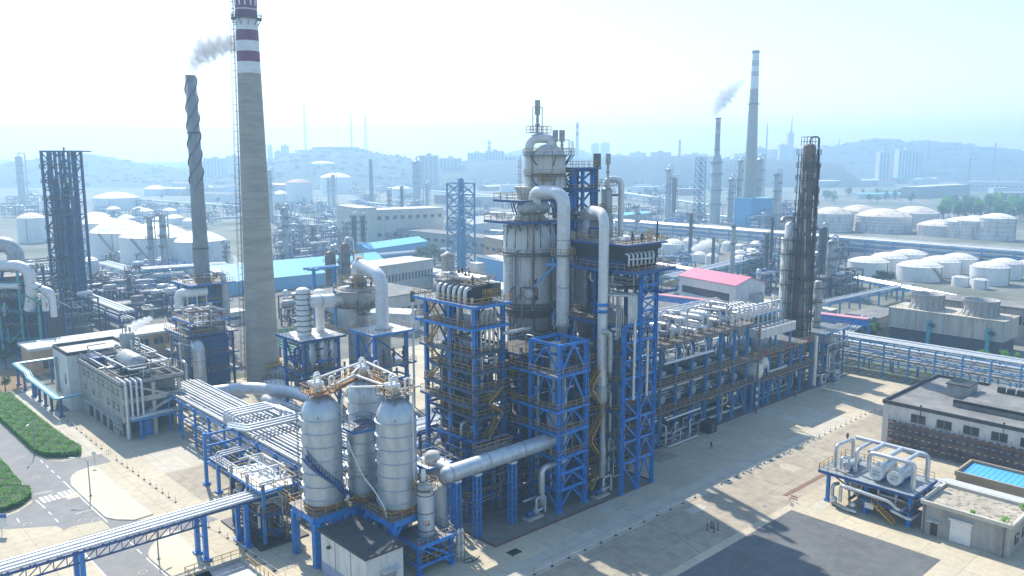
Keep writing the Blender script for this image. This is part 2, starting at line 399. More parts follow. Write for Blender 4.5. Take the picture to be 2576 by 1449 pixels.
def slab(name, pts, m, h=0.12, km='kerb'):
    b = MB(); n = len(pts)
    b.add([(u, v, h) for u, v in pts], [tuple(range(n))]); b.cm = 1
    c = (sum(p[0] for p in pts) / n, sum(p[1] for p in pts) / n)
    out = [(c[0] + (u - c[0]) * 1.0, c[1] + (v - c[1]) * 1.0) for u, v in pts]
    for i in range(n):
        a, d = out[i], out[(i + 1) % n]
        b.beam((a[0], a[1], h / 2), (d[0], d[1], h / 2), 0.24, h + 0.03)
    return struct(name, b, [MATS[m], MATS[km]])
slab('pavement', pA((680, 662), (560, 702), (522, 730), (508, 757), (516, 805), (640, 925), (760, 1032), (830, 1047), (960, 1050), (1090, 1010), (880, 840)), 'apron')
slab('pavement', pA((1240, 1125), (1190, 1145), (1130, 1190), (1080, 1250), (1064, 1290), (1075, 1325), (1240, 1462), (1440, 1640), (1560, 1500), (1400, 1270)), 'apron')
sheet('footpath', pA((82, 167), (230, 120), (480, 335), (722, 573), (585, 597), (330, 380)), 'yard_pale', 0.012)
sheet('soil_bed', pA((-200, -80), (150, -10), (200, 105), (60, 128), (-200, 160)), 'soil', 0.012)
sheet('yard_patch', pA((1180, 720), (1470, 650), (1700, 800), (1440, 910)), 'asphalt_tan', 0.020)
sheet('yard_patch', pA((1000, 600), (1380, 500), (1470, 640), (1180, 720)), 'yard_pale', 0.018)
LN = MB()
def line(p, q, w=0.16):
    a, b = zA(*p), zA(*q); d = Vector((b[0] - a[0], b[1] - a[1])).normalized() * (w / 2); n = (-d.y, d.x)
    LN.add([(a[0] + n[0], a[1] + n[1], 0), (b[0] + n[0], b[1] + n[1], 0), (b[0] - n[0], b[1] - n[1], 0), (a[0] - n[0], a[1] - n[1], 0)], [(3, 2, 1, 0)])
for p, q in (((290, 620), (307, 641)), ((328, 655), (345, 675)), ((365, 692), (388, 712)), ((410, 732), (432, 752)), ((450, 770), (770, 1065)), ((0, 632), (180, 815)),
             ((255, 905), (325, 965)), ((345, 990), (370, 1012)), ((393, 1040), (418, 1065)), ((470, 1128), (500, 1162)), ((245, 866), (370, 840)), ((540, 1005), (660, 970)),
             ((855, 1145), (880, 1161)), ((920, 1200), (955, 1228)), ((980, 1258), (1012, 1288)), ((572, 1250), (765, 1460)), ((1046, 1320), (1200, 1455)), ((120, 1035), (138, 1065))):
    line(p, q, 0.2)
for i in range(7):
    x = 300 + i * 34; y = 905 - i * 9
    line((x - 14, y - 18), (x + 24, y + 20), 0.5)
struct('road_marking', LN, 'line_white', 0.014)
def disc(name, c, r, m, z):
    b = MB(); b.add([(c[0] + r * math.cos(k * math.pi / 10), c[1] + r * math.sin(k * math.pi / 10), 0) for k in range(20)], [tuple(range(20))]); return b.build(name, m)
for i, (c, wh) in enumerate([(zA(585, 1052), 'near the lamp post shadow on the grey road'), (zA(388, 862), 'beside the zebra crossing'), (zA(262, 747), 'in the road beside the long hedge'), (zA(683, 1052), 'next to the pale rounded kerb island'), (zA(1020, 1422), 'in the road at the bottom edge by the rounded island'), (zA(198, 1080), 'at the mouth of the side road'), (zB(708, 766), 'in the tan yard beside the dark asphalt patch'), (zA(150, 604), 'in the road below the near end of the hedge')]):
    b = MB(); b.lathe([(0.62, 0), (0.62, .02), (0.48, .03), (0.48, .015)], n=20); o = b.build('manhole_cover', 'yard_pale')
    b = MB(); b.lathe([(0.47, 0), (0.47, .035)], n=20); b.build('lid', 'asphalt_grey', o)
    o.location = W(*c) + (0.01,); tag(o, 'round manhole cover ' + wh, 'manhole', 'manhole covers')
sheet('tyre_marks', [zB(40 + k, 960 + k * 0.5) for k in (0, 14)] + [zB(250, 1105), zB(236, 1100)], 'asphalt', 0.012)
# trench in the yard
b = MB(); a0, a1 = zB(850, 690), zB(1140, 535)
b.beam((a0[0], a0[1], 0.02), (a1[0], a1[1], 0.02), 0.75, 0.08); struct('drain_channel', b, 'rust')
# red kerb round the pads
b = MB()
for p, q in (((0, 0), (36.2, -0.6)), ((36.2, -0.6), (36.2, 9)), ((36.2, 9), (131, 9)), ((0, 0), (0, 12)), ((-22, 30.0), (-22, 40.0))): b.beam(p + (0.08,), q + (0.08,), 0.2, 0.2)
struct('kerb', b, 'kerb_red')
# hills: a long ridge strip through picked skyline points, given its own distance and depth
def hill(name, sky_pts, Y, depth, m, seed=1, rough=1.0, base=0.0):
    rr = random.Random(seed); b = MB(); n = 140
    xs = [p[0] for p in sky_pts]
    def top(px_):
        for (x0, y0), (x1, y1) in zip(sky_pts, sky_pts[1:]):
            if x0 <= px_ <= x1:
                t = (px_ - x0) / (x1 - x0); t = t * t * (3 - 2 * t) * .5 + t * .5; return y0 + (y1 - y0) * t
        return sky_pts[-1][1]
    rows = 16; vs = []
    for j in range(rows + 1):
        s = j / rows * 2 - 1                                 # -1 front foot, 0 crest, 1 rear foot
        for i in range(n + 1):
            p = xs[0] + (xs[-1] - xs[0]) * i / n
            u, v, z = GY(p, top(p), Y)
            x, y = W(u, v)
            k = max(0.0, 1 - abs(s) ** 1.5)
            ed = min(1, i / 6, (n - i) / 6)
            zz = z * k * ed + (rr.random() - .5) * rough * 1.2 * k - (3 if abs(s) > .97 else 0)
            wob = math.sin(i * .35 + seed) * .06 + math.sin(i * .9) * .03
            vs.append(S(x, y + (s + wob * (1 - abs(s))) * depth) + (zz,))
    fs = [(j * (n + 1) + i, j * (n + 1) + i + 1, (j + 1) * (n + 1) + i + 1, (j + 1) * (n + 1) + i) for j in range(rows) for i in range(n)]
    b.add(vs, fs, True)
    return struct(name, b, m)
hill_a = hill('hill', [(-500, 430), (-300, 425), (-80, 436), (0, 432), (60, 416), (105, 402), (150, 391), (205, 386), (235, 388), (265, 398), (330, 413), (400, 422), (470, 427), (560, 440), (640, 450), (760, 458)], 2000, 430, 'hill_green', 1, 2)
hill_b = hill('hill', [(560, 452), (640, 436), (690, 418), (725, 392), (760, 380), (800, 373), (880, 372), (930, 382), (990, 392), (1040, 402), (1100, 414), (1180, 426), (1280, 440), (1400, 452)], 1900, 430, 'hill_green', 2, 1.5)
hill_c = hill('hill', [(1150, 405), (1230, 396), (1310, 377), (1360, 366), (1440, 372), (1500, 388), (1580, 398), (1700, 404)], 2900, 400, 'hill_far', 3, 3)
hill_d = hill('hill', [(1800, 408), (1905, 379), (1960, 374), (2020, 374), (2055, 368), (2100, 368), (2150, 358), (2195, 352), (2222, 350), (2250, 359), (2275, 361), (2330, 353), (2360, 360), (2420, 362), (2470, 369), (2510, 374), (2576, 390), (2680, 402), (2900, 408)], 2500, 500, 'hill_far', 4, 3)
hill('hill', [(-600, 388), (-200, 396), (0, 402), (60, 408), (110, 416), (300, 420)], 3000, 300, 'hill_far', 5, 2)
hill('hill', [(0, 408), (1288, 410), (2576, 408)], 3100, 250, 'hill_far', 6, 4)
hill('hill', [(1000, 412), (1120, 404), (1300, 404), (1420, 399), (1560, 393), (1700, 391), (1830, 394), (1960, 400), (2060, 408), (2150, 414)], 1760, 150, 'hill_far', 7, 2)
# ------------------------------------------------------------------ shared builders for the process plant
def P_(T, name, mb, m, par=None):
    return mb.build(name, m, par or T)
def deck(T, u0, v0, u1, v1, z, m='grating', edge='blue_steel', rail='rail_ochre', sides='nesw', h=1.1, hole=None, fas=0.35):
    b = MB(T)
    b.box(u0, v0, z - 0.1, u1, v1, z)
    o = P_(T, 'deck', b, m)
    b = MB(T)
    for p, q in (((u0, v0), (u1, v0)), ((u1, v0), (u1, v1)), ((u1, v1), (u0, v1)), ((u0, v1), (u0, v0))):
        b.beam(p + (z - fas / 2 + .02,), q + (z - fas / 2 + .02,), 0.16, fas)
    P_(T, 'edge_beam', b, edge, o)
    if rail:
        b = MB(T); e = 0.06
        c = {'s': ((u0 + e, v0 + e), (u1 - e, v0 + e)), 'e': ((u1 - e, v0 + e), (u1 - e, v1 - e)), 'n': ((u1 - e, v1 - e), (u0 + e, v1 - e)), 'w': ((u0 + e, v1 - e), (u0 + e, v0 + e))}
        for k in sides:
            p, q = c[k]; b.rail([p + (z,), q + (z,)], h)
        P_(T, 'railing', b, rail, o)
    return o
def posts(T, pts, z0, z1, w=0.5, m='blue_steel', foot=True):
    for u, v in pts:
        b = MB(T)
        t = w * .12
        b.box(u - w / 2, v - w / 2, z0, u - w / 2 + t * 1.6, v + w / 2, z1); b.box(u + w / 2 - t * 1.6, v - w / 2, z0, u + w / 2, v + w / 2, z1)
        b.box(u - w / 2 + t * 1.6, v - t, z0, u + w / 2 - t * 1.6, v + t, z1)
        if foot: b.box(u - w * .8, v - w * .8, z0, u + w * .8, v + w * .8, z0 + .35)
        P_(T, 'post', b, m)
def grid_beams(T, us, vs, z, w=0.3, m='blue_steel'):
    b = MB(T)
    for v in vs:
        for a, c in zip(us, us[1:]): b.beam((a, v, z), (c, v, z), w * .7, w * 1.4)
    for u in us:
        for a, c in zip(vs, vs[1:]): b.beam((u, a, z - .01), (u, c, z - .01), w * .7, w * 1.4)
    return P_(T, 'beam_frame', b, m)
def brace(T, p, q, z0, z1, kind='k', w=0.2, m='blue_steel', n=1):
    b = MB(T); h = (z1 - z0) / n
    for i in range(n):
        a, c = z0 + i * h, z0 + (i + 1) * h
        mid = ((p[0] + q[0]) / 2, (p[1] + q[1]) / 2)
        if kind == 'k': b.beam(p + (a,), mid + (c - .15,), w); b.beam(q + (a,), mid + (c - .15,), w)
        elif kind == 'v': b.beam(p + (c,), mid + (a + .15,), w); b.beam(q + (c,), mid + (a + .15,), w)
        elif kind == 'x': b.beam(p + (a,), q + (c,), w); b.beam(q + (a,), p + (c,), w)
        else:
            if i % 2: b.beam(p + (a,), q + (c,), w)
            else: b.beam(q + (a,), p + (c,), w)
    return P_(T, 'bracing', b, m)
def clutter(T, u0, v0, z0, u1, v1, z1, n, seed, rr=(0.08, 0.22), ms=('cladding_dull', 'pipe_white', 'pipe_dark'), name='pipe', vert=0.5):
    r_ = random.Random(seed)
    for i in range(n):
        r = r_.uniform(*rr)
        p = [r_.uniform(u0, u1), r_.uniform(v0, v1), r_.uniform(z0, z1)]
        pts = [tuple(p)]; last = -1
        for k in range(r_.choice((2, 3, 3, 4))):
            ax = 2 if r_.random() < vert and last != 2 else r_.choice([a for a in (0, 1) if a != last] or [2])
            lo, hi = ((u0, u1), (v0, v1), (z0, z1))[ax]
            for _ in range(5):
                t = r_.uniform(lo, hi)
                if abs(t - p[ax]) > 0.25 * (hi - lo): break
            p[ax] = t; pts.append(tuple(p)); last = ax
        b = MB(T); b.tube(pts, r, 6); P_(T, name, b, r_.choice(ms))
def make_exchanger(name, label, L, r, u, v, z, rot=0.0, group=None, m='cladding', support=0.6, cat='heat exchanger', head=None, text=None):
    T = thing(name, label, cat, u, v, z, rot, group)
    c = support + r
    b = MB(); b.lathe([(r * .55, -L / 2), (r * .9, -L / 2 + .12 * r), (r, -L / 2 + .45 * r), (r, L / 2 - .9 * r)], (0, 0, c), 18, 'x'); P_(T, 'shell', b, m)
    b = MB(); b.lathe([(r, L / 2 - .9 * r), (r * 1.16, L / 2 - .9 * r), (r * 1.16, L / 2 - .9 * r + .1), (r * 1.02, L / 2 - .9 * r + .1), (r * 1.02, L / 2 - .12), (r * 1.16, L / 2 - .12), (r * 1.16, L / 2)], (0, 0, c), 18, 'x', smooth=False); P_(T, 'channel_head', b, head or m)
    for x in (-L * .28, L * .22):
        b = MB(); b.box(x - .12, -r * .85, 0, x + .12, r * .85, c - r * .5); P_(T, 'saddle', b, 'blue_steel')
    for x in (-L * .33, L * .33):
        b = MB(); b.cyl(x, 0, c + r * .9, c + r + .45, r * .3, 10); b.cyl(x, 0, c + r + .45, c + r + .53, r * .45, 10); P_(T, 'nozzle', b, m)
    return T
def vessel_v(T, u, v, prof, m, name='shell', n=28):
    b = MB(T); b.lathe(prof, (u, v, 0), n); return P_(T, name, b, m)
def dome(r, z, h, k=6): return [(r * math.cos(i / k * math.pi / 2) if i < k else 0.01, z + h * math.sin(i / k * math.pi / 2)) for i in range(k + 1)]
def text_mesh(txt, size, depth=0.012):
    cu = bpy.data.curves.new('lettering', 'FONT'); cu.body = txt; cu.size = size; cu.align_x = 'CENTER'; cu.extrude = depth; cu.resolution_u = 2
    o = bpy.data.objects.new('lettering', cu); COL.objects.link(o)
    bpy.context.view_layer.update()
    me = bpy.data.meshes.new_from_object(o.evaluated_get(bpy.context.evaluated_depsgraph_get()))
    vs = [tuple(v.co) for v in me.vertices]; fs = [tuple(p.vertices) for p in me.polygons]
    bpy.data.objects.remove(o); bpy.data.curves.remove(cu); bpy.data.meshes.remove(me)
    return vs, fs
def text_flat(T, txt, size, loc, face, m='black', par=None):        # upright writing; face = direction its baseline runs
    vs, fs = text_mesh(txt, size); b = MB(T); c, q = math.cos(face), math.sin(face)
    b.add([(loc[0] + x * c + z * q, loc[1] + x * q - z * c, loc[2] + y) for x, y, z in vs], fs)
    return P_(T, 'lettering', b, m, par)
def text_round(T, rows, u, v, r, a, m='black', par=None):            # writing wrapped round a vertical shell, centred on angle a
    b = MB(T)
    for txt, size, z0 in rows:
        vs, fs = text_mesh(txt, size)
        b.add([(u + (r + z) * math.cos(a + x / r), v + (r + z) * math.sin(a + x / r), z0 + y) for x, y, z in vs], fs)
    return P_(T, 'lettering', b, m, par)
# ------------------------------------------------------------------ the silver silos
def silo(u, v, r, zb, zs, ztop, label, rings, m='silo_silver', group='silver ribbed silos'):
    T = thing('silo', label, 'silo', u, v, zb, 0, group)
    vessel_v(T, u, v, [(r, zb), (r, zs)], m)
    vessel_v(T, u, v, [(r, zs)] + dome(r, zs + .02, ztop - zs, 9)[1:], m, 'dome')
    for z in rings:
        b = MB(T); b.lathe([(r - .02, z), (r + .22, z), (r + .22, z + .1), (r - .02, z + .1)], (u, v, 0), 36, smooth=False, close=False); P_(T, 'stiffening_ring', b, m)
    b = MB(T); b.lathe([(r + .02, zb), (r + .06, zb + .6), (r + .02, zb + .6)], (u, v, 0), 30, close=False); P_(T, 'skirt', b, 'rust')
    for k in range(5):
        a = k * 1.25 + .3
        b = MB(T); b.tube([(u + (r + .05) * math.cos(a), v + (r + .05) * math.sin(a), zs + .4), (u + (r * .62) * math.cos(a), v + (r * .62) * math.sin(a), zs + (ztop - zs) * .82), (u + (r * .5) * math.cos(a), v + (r * .5) * math.sin(a), ztop + .3)], .06, 5); P_(T, 'dome_strut', b, 'pipe_dark')
    return T
RG = [8.75 + 1.87 * k for k in range(7)]
s1 = silo(-18.6, 15.1, 2.75, 7.5, 20, 23.2, 'large silver silo with a dark blue spiral stair behind the white shed', RG)
s3 = silo(-11.7, 7.1, 2.75, 7.5, 20, 23.2, 'large silver silo next to the slim grey vessel, with a thin white pipe', RG)
s4 = silo(-9.4, 18.0, 2.75, 7.5, 20.6, 23.8, 'silver silo with a round dome standing behind the lettered slim silo', RG)
s2 = silo(-13.0, 14.0, 2.05, 7.2, 17.2, 17.6, 'slimmer flat topped silver silo lettered D-210 between the large silos', [8.6 + 1.75 * k for k in range(5)])
text_round(s2, (('D-210', .62, 11.35), ('产品储罐', .5, 10.7)), -13.0, 14.0, 2.07, math.radians(-129), 'pipe_dark')
# spiral stair round silo 1
b = MB(s1); pv_ = None; cu_, cv_, rr_ = -18.6, 15.1, 3.25
for i in range(41):
    a = math.radians(192 + i * 3.6); z = 15.2 - i * .19
    p = (cu_ + rr_ * math.cos(a), cv_ + rr_ * math.sin(a), z)
    if pv_:
        for o_ in (-.4, .4):
            k = (rr_ + o_) / rr_
            f = lambda q: (cu_ + (q[0] - cu_) * k, cv_ + (q[1] - cv_) * k, q[2])
            b.beam(f(pv_), f(p), .08, .26)
            b.beam(f(pv_)[:2] + (pv_[2] + 1,), f(p)[:2] + (z + 1,), .06)
            if i % 2: b.beam(f(p), f(p)[:2] + (z + 1,), .06)
        k0, k1 = (rr_ - .4) / rr_, (rr_ + .4) / rr_
        b.beam((cu_ + (p[0] - cu_) * k0, cv_ + (p[1] - cv_) * k0, z), (cu_ + (p[0] - cu_) * k1, cv_ + (p[1] - cv_) * k1, z), .24, .05)
    pv_ = p
P_(s1, 'spiral_stair', b, 'navy_steel')
b = MB(s1); b.ladder(-21.55, 16.4, 9, 22.5, -1, .2); P_(s1, 'ladder', b, 'rail_grey')
b = MB(s3); b.tube([(-11.2, 3.9, 24.5), (-11.2, 3.9, 12), (-10.5, 3.4, 11.4), (-10.2, 2.3, 11.2)], .09, 6, .6); P_(s3, 'pipe', b, 'pipe_white')
b = MB(s3); b.tube([(-16.0, 12.5, 16.5), (-16.3, 11.6, 15.8), (-15.9, 9.0, 12.3), (-15.4, 7.2, 10.8), (-14.9, 5.6, 8.7), (-14.8, 4.9, 6), (-14.8, 4.9, 2)], .12, 6, .8); P_(s3, 'pipe', b, 'pipe_white')
def silo_frame(u0, v0, u1, v1, zt, label):
    T = thing('silo_stand', label, 'support frame', u0, v0, 0, 0, 'blue frames carrying the silos')
    for (u, v) in ((u0, v0), (u1, v0), (u0, v1), (u1, v1)):
        b = MB(T); b.box(u - .45, v - .45, 0, u + .45, v + .45, zt - .9)
        P_(T, 'leg', b, 'blue_steel')
    b = MB(T)
    for p, q in (((u0, v0), (u1, v0)), ((u1, v0), (u1, v1)), ((u1, v1), (u0, v1)), ((u0, v1), (u0, v0))):
        b.beam(p + (zt - .5,), q + (zt - .5,), .86, .96)
        d = Vector((q[0] - p[0], q[1] - p[1])).normalized()
        for e, s in ((p, 1), (q, -1)):
            a = (e[0] + d.x * s * .44, e[1] + d.y * s * .44); c = (e[0] + d.x * s * 1.5, e[1] + d.y * s * 1.5)
            b.beam(a + (zt - 2.2,), c + (zt - .9,), .5, .45)
    P_(T, 'ring_beam', b, 'blue_steel')
    b = MB(T); b.box(u0 - .6, v0 - .6, zt, u1 + .6, v1 + .6, zt + .1); d_ = P_(T, 'deck', b, 'grating')
    b = MB(T); b.rail([(u0 - .55, v0 - .55, zt + .1), (u1 + .55, v0 - .55, zt + .1), (u1 + .55, v1 + .55, zt + .1), (u0 - .55, v1 + .55, zt + .1)], closed=True); P_(T, 'railing', b, 'rail_ochre', d_)
    return T
fr1 = silo_frame(-21.6, 12.2, -15.6, 18.0, 7.3, 'blue four legged frame under the large silo with the spiral stair')
fr3 = silo_frame(-14.7, 4.1, -8.7, 10.1, 7.3, 'blue four legged frame under the silo beside the slim grey vessel')
fr2 = silo_frame(-14.6, 12.4, -11.4, 15.6, 7.0, 'blue frame under the slimmer lettered silo')
fr4 = silo_frame(-12.4, 17.2, -6.4, 21.0, 7.3, 'blue frame under the silo at the back of the four')
# platforms on the silo tops
T = thing('silo_top_walkway', 'rusty railed walkway with white pipework joining the silo tops', 'walkway', -14, 15, 23.2)
for (u0, v0, u1, v1) in ((-20.6, 13.2, -16.7, 17.0), (-13.6, 5.3, -9.8, 9.0), (-11.3, 16.2, -7.6, 20)):
    z = 23.5
    b = MB(T); b.box(u0, v0, z, u1, v1, z + .1); o = P_(T, 'platform', b, 'orange' if u0 < -20 else 'grating')
    b = MB(T); b.rail([(u0, v0, z + .1), (u1, v0, z + .1), (u1, v1, z + .1), (u0, v1, z + .1)], closed=True, step=1.0); P_(T, 'railing', b, 'rail_ochre', o)
    cu_, cv_ = (u0 + u1) / 2, (v0 + v1) / 2
    b = MB(T); b.cyl(cu_, cv_, 23.0, 24.1, .5, 14); b.cyl(cu_, cv_, 24.1, 24.25, .75, 14); P_(T, 'manhole', b, 'white_paint')
    for k in range(3):
        x, y = cu_ - 1.2 + k * 1.1, cv_ + (1.2 if k % 2 else -.9)
        b = MB(T); b.tube([(x, y, 23.4), (x, y, 26.2 - .3 * k), (x + .95, y + .25, 26.2 - .3 * k), (x + .95, y + .25, 24.2)], .15, 7, .7); P_(T, 'pipe_bend', b, 'white_paint')
    for k in range(2):
        b = MB(T); b.hcyl((cu_ - 1.5, cv_ - .6 + k * 1.1, 24.9), (cu_ + .1, cv_ - .9 + k * 1.1, 24.9), .36, 12); P_(T, 'drum', b, 'white_paint')
    for k in range(4):
        b = MB(T); x, y = cu_ - 1.4 + k * .8, cv_ + .5 - .3 * k; b.cyl(x, y, 23.6, 25.1, .09, 6); b.cyl(x, y, 24.6, 24.85, .2, 8); P_(T, 'valve', b, 'dark_steel')
for p, q, m_ in (((-16.7, 15.2), (-11.3, 18.3), 'orange'), ((-10.9, 9.0), (-9.6, 16.2), 'orange')):
    a = Vector(p + (23.5,)); c = Vector(q + (23.5,)); d = (c - a).normalized(); n_ = Vector((-d.y, d.x, 0)) * .55
    b = MB(T); b.beam(a, c, 1.1, .12); b.beam(a + n_ + Vector((0, 0, -.15)), c + n_ + Vector((0, 0, -.15)), .12, .35); b.beam(a - n_ + Vector((0, 0, -.15)), c - n_ + Vector((0, 0, -.15)), .12, .35); o = P_(T, 'gangway', b, m_)
    b = MB(T); b.rail([a + n_, c + n_], step=1.1); b.rail([a - n_, c - n_], step=1.1); P_(T, 'railing', b, 'rail_ochre', o)
for pts in ([(-19, 15.6, 25.3), (-9.6, 19.1, 25.3), (-9.6, 19.1, 24)], [(-9.2, 18.6, 25.6), (-10.6, 8.2, 25.6), (-10.6, 8.2, 24)], [(-18.4, 13.4, 24.4), (-12.1, 16.6, 24.4), (-12.1, 6, 24.4), (-8.6, 5.6, 24.4)], [(-12, 6.6, 24.8), (-15.8, 12.2, 24.2), (-16.2, 13.4, 22.5), (-16.4, 14, 17)], [(-8.9, 19.5, 25), (-13.2, 15.6, 24.9)]):
    b = MB(T); b.tube(pts, .17, 7, .5); P_(T, 'pipe', b, 'white_paint')
# blue bridge between the silos
T = thing('catwalk', 'blue railed catwalk over the flat top of the slim lettered silo', 'catwalk', -13, 14, 17.6)
deck(T, -15.4, 11.7, -10.6, 16.3, 17.75, 'grating', 'blue_steel', 'navy_steel', fas=.3)
# slim grey vessel at the front
T = thing('slim_vessel', 'slim pale grey vessel with red lettering on a blue frame at the front corner', 'vessel', -10.2, 2.7, 4.5)
vessel_v(T, -10.2, 2.7, [(1.15, 4.5), (1.15, 11.2)] + dome(1.15, 11.2, .5)[1:], 'silo_silver')
for z in (5.2, 7.7, 10.2):
    b = MB(T); b.lathe([(1.14, z), (1.22, z), (1.22, z + .1), (1.14, z + .1)], (-10.2, 2.7, 0), 24, close=False); P_(T, 'band', b, 'pipe_dark')
b = MB(T); b.ringplat(.3, 1.75, 11.0, (-10.2, 2.7)); o = P_(T, 'platform', b, 'grating'); b = MB(T); b.ringrail(1.7, 11.1, (-10.2, 2.7), n=14, w=.06); P_(T, 'railing', b, 'rail_ochre', o)
b = MB(T); b.lathe([(.3, 12), (.33, 12.2), (.33, 13.4), (.3, 13.6)], (-10.3, 3.0, 0), 12); P_(T, 'cap_cylinder', b, 'white_paint')
clutter(T, -11, 2, 11.2, -9.4, 3.4, 12.6, 7, 3, (.05, .1), ('pipe_dark', 'cladding_dull'))
text_round(T, (('V-2103', .36, 6.6), ('产品罐', .36, 6.15)), -10.2, 2.7, 1.17, math.radians(-125), 'sign_red')
T = thing('vessel_stand', 'low blue frame with a sunlit deck under the slim grey vessel', 'support frame', -13, .5, 0)
posts(T, [(-13, .6), (-7.6, .6), (-13, 5.6), (-7.6, 5.6)], 0, 4.1, .5)
deck(T, -13.4, .2, -7.2, 6, 4.45, rail='rail_grey', sides='nes', fas=.5)
deck(T, -13.2, .4, -7.4, 2.6, 1.6, rail='rail_ochre', sides='sew')
brace(T, (-13, .6), (-7.6, .6), 0.4, 4, 's'); brace(T, (-7.6, .6), (-7.6, 5.6), 0.4, 4, 'x'); brace(T, (-13, .6), (-13, 5.6), .4, 4, 's')
b = MB(T); b.stair((-8, .9, 1.6), (-12.4, .9, 4.4)); P_(T, 'stair', b, 'blue_steel')
# white shed in front
T = thing('shed', 'small white shed with a dark flat roof below the silos', 'shed', -22, -.5, 0)
b = MB(T); b.box(-21.8, -.3, 0, -16.2, 10.6, 5.9); P_(T, 'wall', b, 'wall_white')
b = MB(T); b.box(-22.15, -.7, 5.9, -15.85, 11, 6.2); P_(T, 'roof', b, 'roof_dark')
b = MB(T); b.box(-21.84, -.3, 0, -21.8, 10.6, 1.7); b.box(-21.8, -.34, 0, -16.2, -.3, 1.7); P_(T, 'skirting', b, mat('skirting_blue', (.3, .36, .5), .8))
for v in (3.2, 7.0):
    b = MB(T); b.box(-21.86, v, 0, -21.8, v + .12, 5.9); P_(T, 'downpipe', b, 'wall_grey')
b = MB(T); b.box(-19.6, -.4, 0, -17.4, -.3, 3.2); P_(T, 'door', b, 'wall_grey')
b = MB(T); b.box(-19.9, -1.3, 3.5, -17.1, -.3, 3.62); P_(T, 'canopy', b, 'roof_pale')
b = MB(T); b.lathe([(.22, 0), (.3, .25), (.05, .45)], (-22.1, 8.2, 4.3), 10); P_(T, 'vent_hood', b, 'dark_steel')
T = thing('gas_cylinder_rack', 'caged rack of slim pale cylinders at the foot of the small blue frame', 'cylinder rack', -6.2, .6, 0)
for k in range(3):
    b = MB(T); b.lathe([(.2, .5), (.2, 4.3), (.08, 4.6)], (-6.5 + k * .42, .5 + .2 * (k % 2), 0), 10); P_(T, 'cylinder', b, 'pipe_white')
b = MB(T)
for k in range(6): b.beam((-6.8 + (k % 3) * .6, .1 + (k // 3) * .9, 0), (-6.8 + (k % 3) * .6, .1 + (k // 3) * .9, 4.2), .06)
for z in (1.2, 2.6, 4.0): b.rail([(-6.8, .1, z - 1.1), (-5.6, .1, z - 1.1), (-5.6, 1, z - 1.1), (-6.8, 1, z - 1.1)], closed=True, mid=False)
P_(T, 'cage', b, 'rail_grey')
b = MB(); b.tube([(0, 0, .06), (.9, .2, .06), (.9, 1, .06), (-.4, 1, .06), (-.6, .2, .08), (.5, -.2, .1), (1.6, .2, .05), (2.2, .5, .05)], .06, 5, .5)
solid('hose', b, 'black', 'coiled black hose lying on the ground by the cylinder rack', 'hose', -5.6, -1.0)
b = MB()
for k in range(7): b.box(-.9, -.65 + k * .2, .06, .9, -.52 + k * .2, .12)
for k in (-.8, 0, .8): b.box(k - .06, -.7, 0, k + .06, .75, .06)
solid('pallet', b, 'leaf_dark', 'dark green slatted pallet lying on the concrete strip', 'pallet', *G(1294, 1390))
# ------------------------------------------------------------------ left reactor structure (open blue stack of decks)
T = thing('process_structure', 'open blue steel structure of stacked railed decks, left of the great pale column', 'steel structure', 7.2, 13, 0)
us, vs = (7.3, 13.2), (12.8, 19, 25.2)
posts(T, [(u, v) for u in us for v in vs], 0, 32.4, .62)
for z in (6, 10, 14.6, 18.9, 21.8, 24.7, 29.0, 32.4): grid_beams(T, us, vs, z, .34, 'blue_steel' if z > 28 else 'navy_steel')
deck(T, 6.2, 11.8, 14.2, 27.4, 32.6, 'grating', 'blue_steel', fas=.45)
deck(T, 5.6, 11.9, 13.8, 26.0, 29.2, fas=.45)
deck(T, 6.3, 12.0, 13.6, 25.8, 24.9, edge='slate')
deck(T, 6.4, 11.6, 13.8, 23, 22.0, edge='slate')
deck(T, 6.2, 11.6, 13.6, 24.6, 19.1, edge='slate')
deck(T, 5.4, 11.9, 14.4, 24.6, 17.0, edge='slate')
deck(T, 6.6, 11.6, 13.6, 22, 14.8, edge='slate')
deck(T, 6.5, 12, 13.6, 22, 11.0, rail='rail_ochre')
deck(T, 6.6, 12.2, 13.6, 25, 7.5, rail='rail_ochre')
for z0, z1 in ((0, 6), (6, 10), (10, 14.6), (24.9, 29), (29.2, 32.4)):
    brace(T, (13.2, 12.8), (13.2, 19), z0, z1, 'k', .24, 'navy_steel'); brace(T, (7.3, 19), (7.3, 25.2), z0, z1, 'k', .24, 'navy_steel')
for z0, z1 in ((14.8, 19), (19.1, 24.7)):
    brace(T, (7.3, 19), (7.3, 25.2), z0, z1, 's', .22, 'blue_steel'); brace(T, (7.3, 25.2), (13.2, 25.2), z0, z1, 'x', .2)
for k, z in enumerate((29.2, 24.9, 22.0, 19.1, 17.0, 14.8, 11.0)):
    zz = (32.6, 29.2, 24.9, 22.0, 19.1, 17.0, 14.8)[k]
    b = MB(T); b.stair((6.9, 21 + (k % 2) * 3.2, z), (6.9, 24.2 - (k % 2) * 3.2, zz)) if k < 4 else b.stair((9 + (k % 2) * 3, 11.9, z), (12 - (k % 2) * 3, 11.9, zz)); P_(T, 'stair', b, 'rail_ochre')
for u0 in (5.7, 5.95):                                          # curved brackets that carry the left overhang
    pass
for k in range(9):                                              # vertical pipes through the upper storeys
    v = 14.2 + k * 1.15; u = 8.0 + (k % 3) * 1.3
    b = MB(T); b.tube([(u, v, 33.6), (u, v, 25.2 + (k % 4) * .7)], .26, 8); P_(T, 'pipe', b, 'cladding')
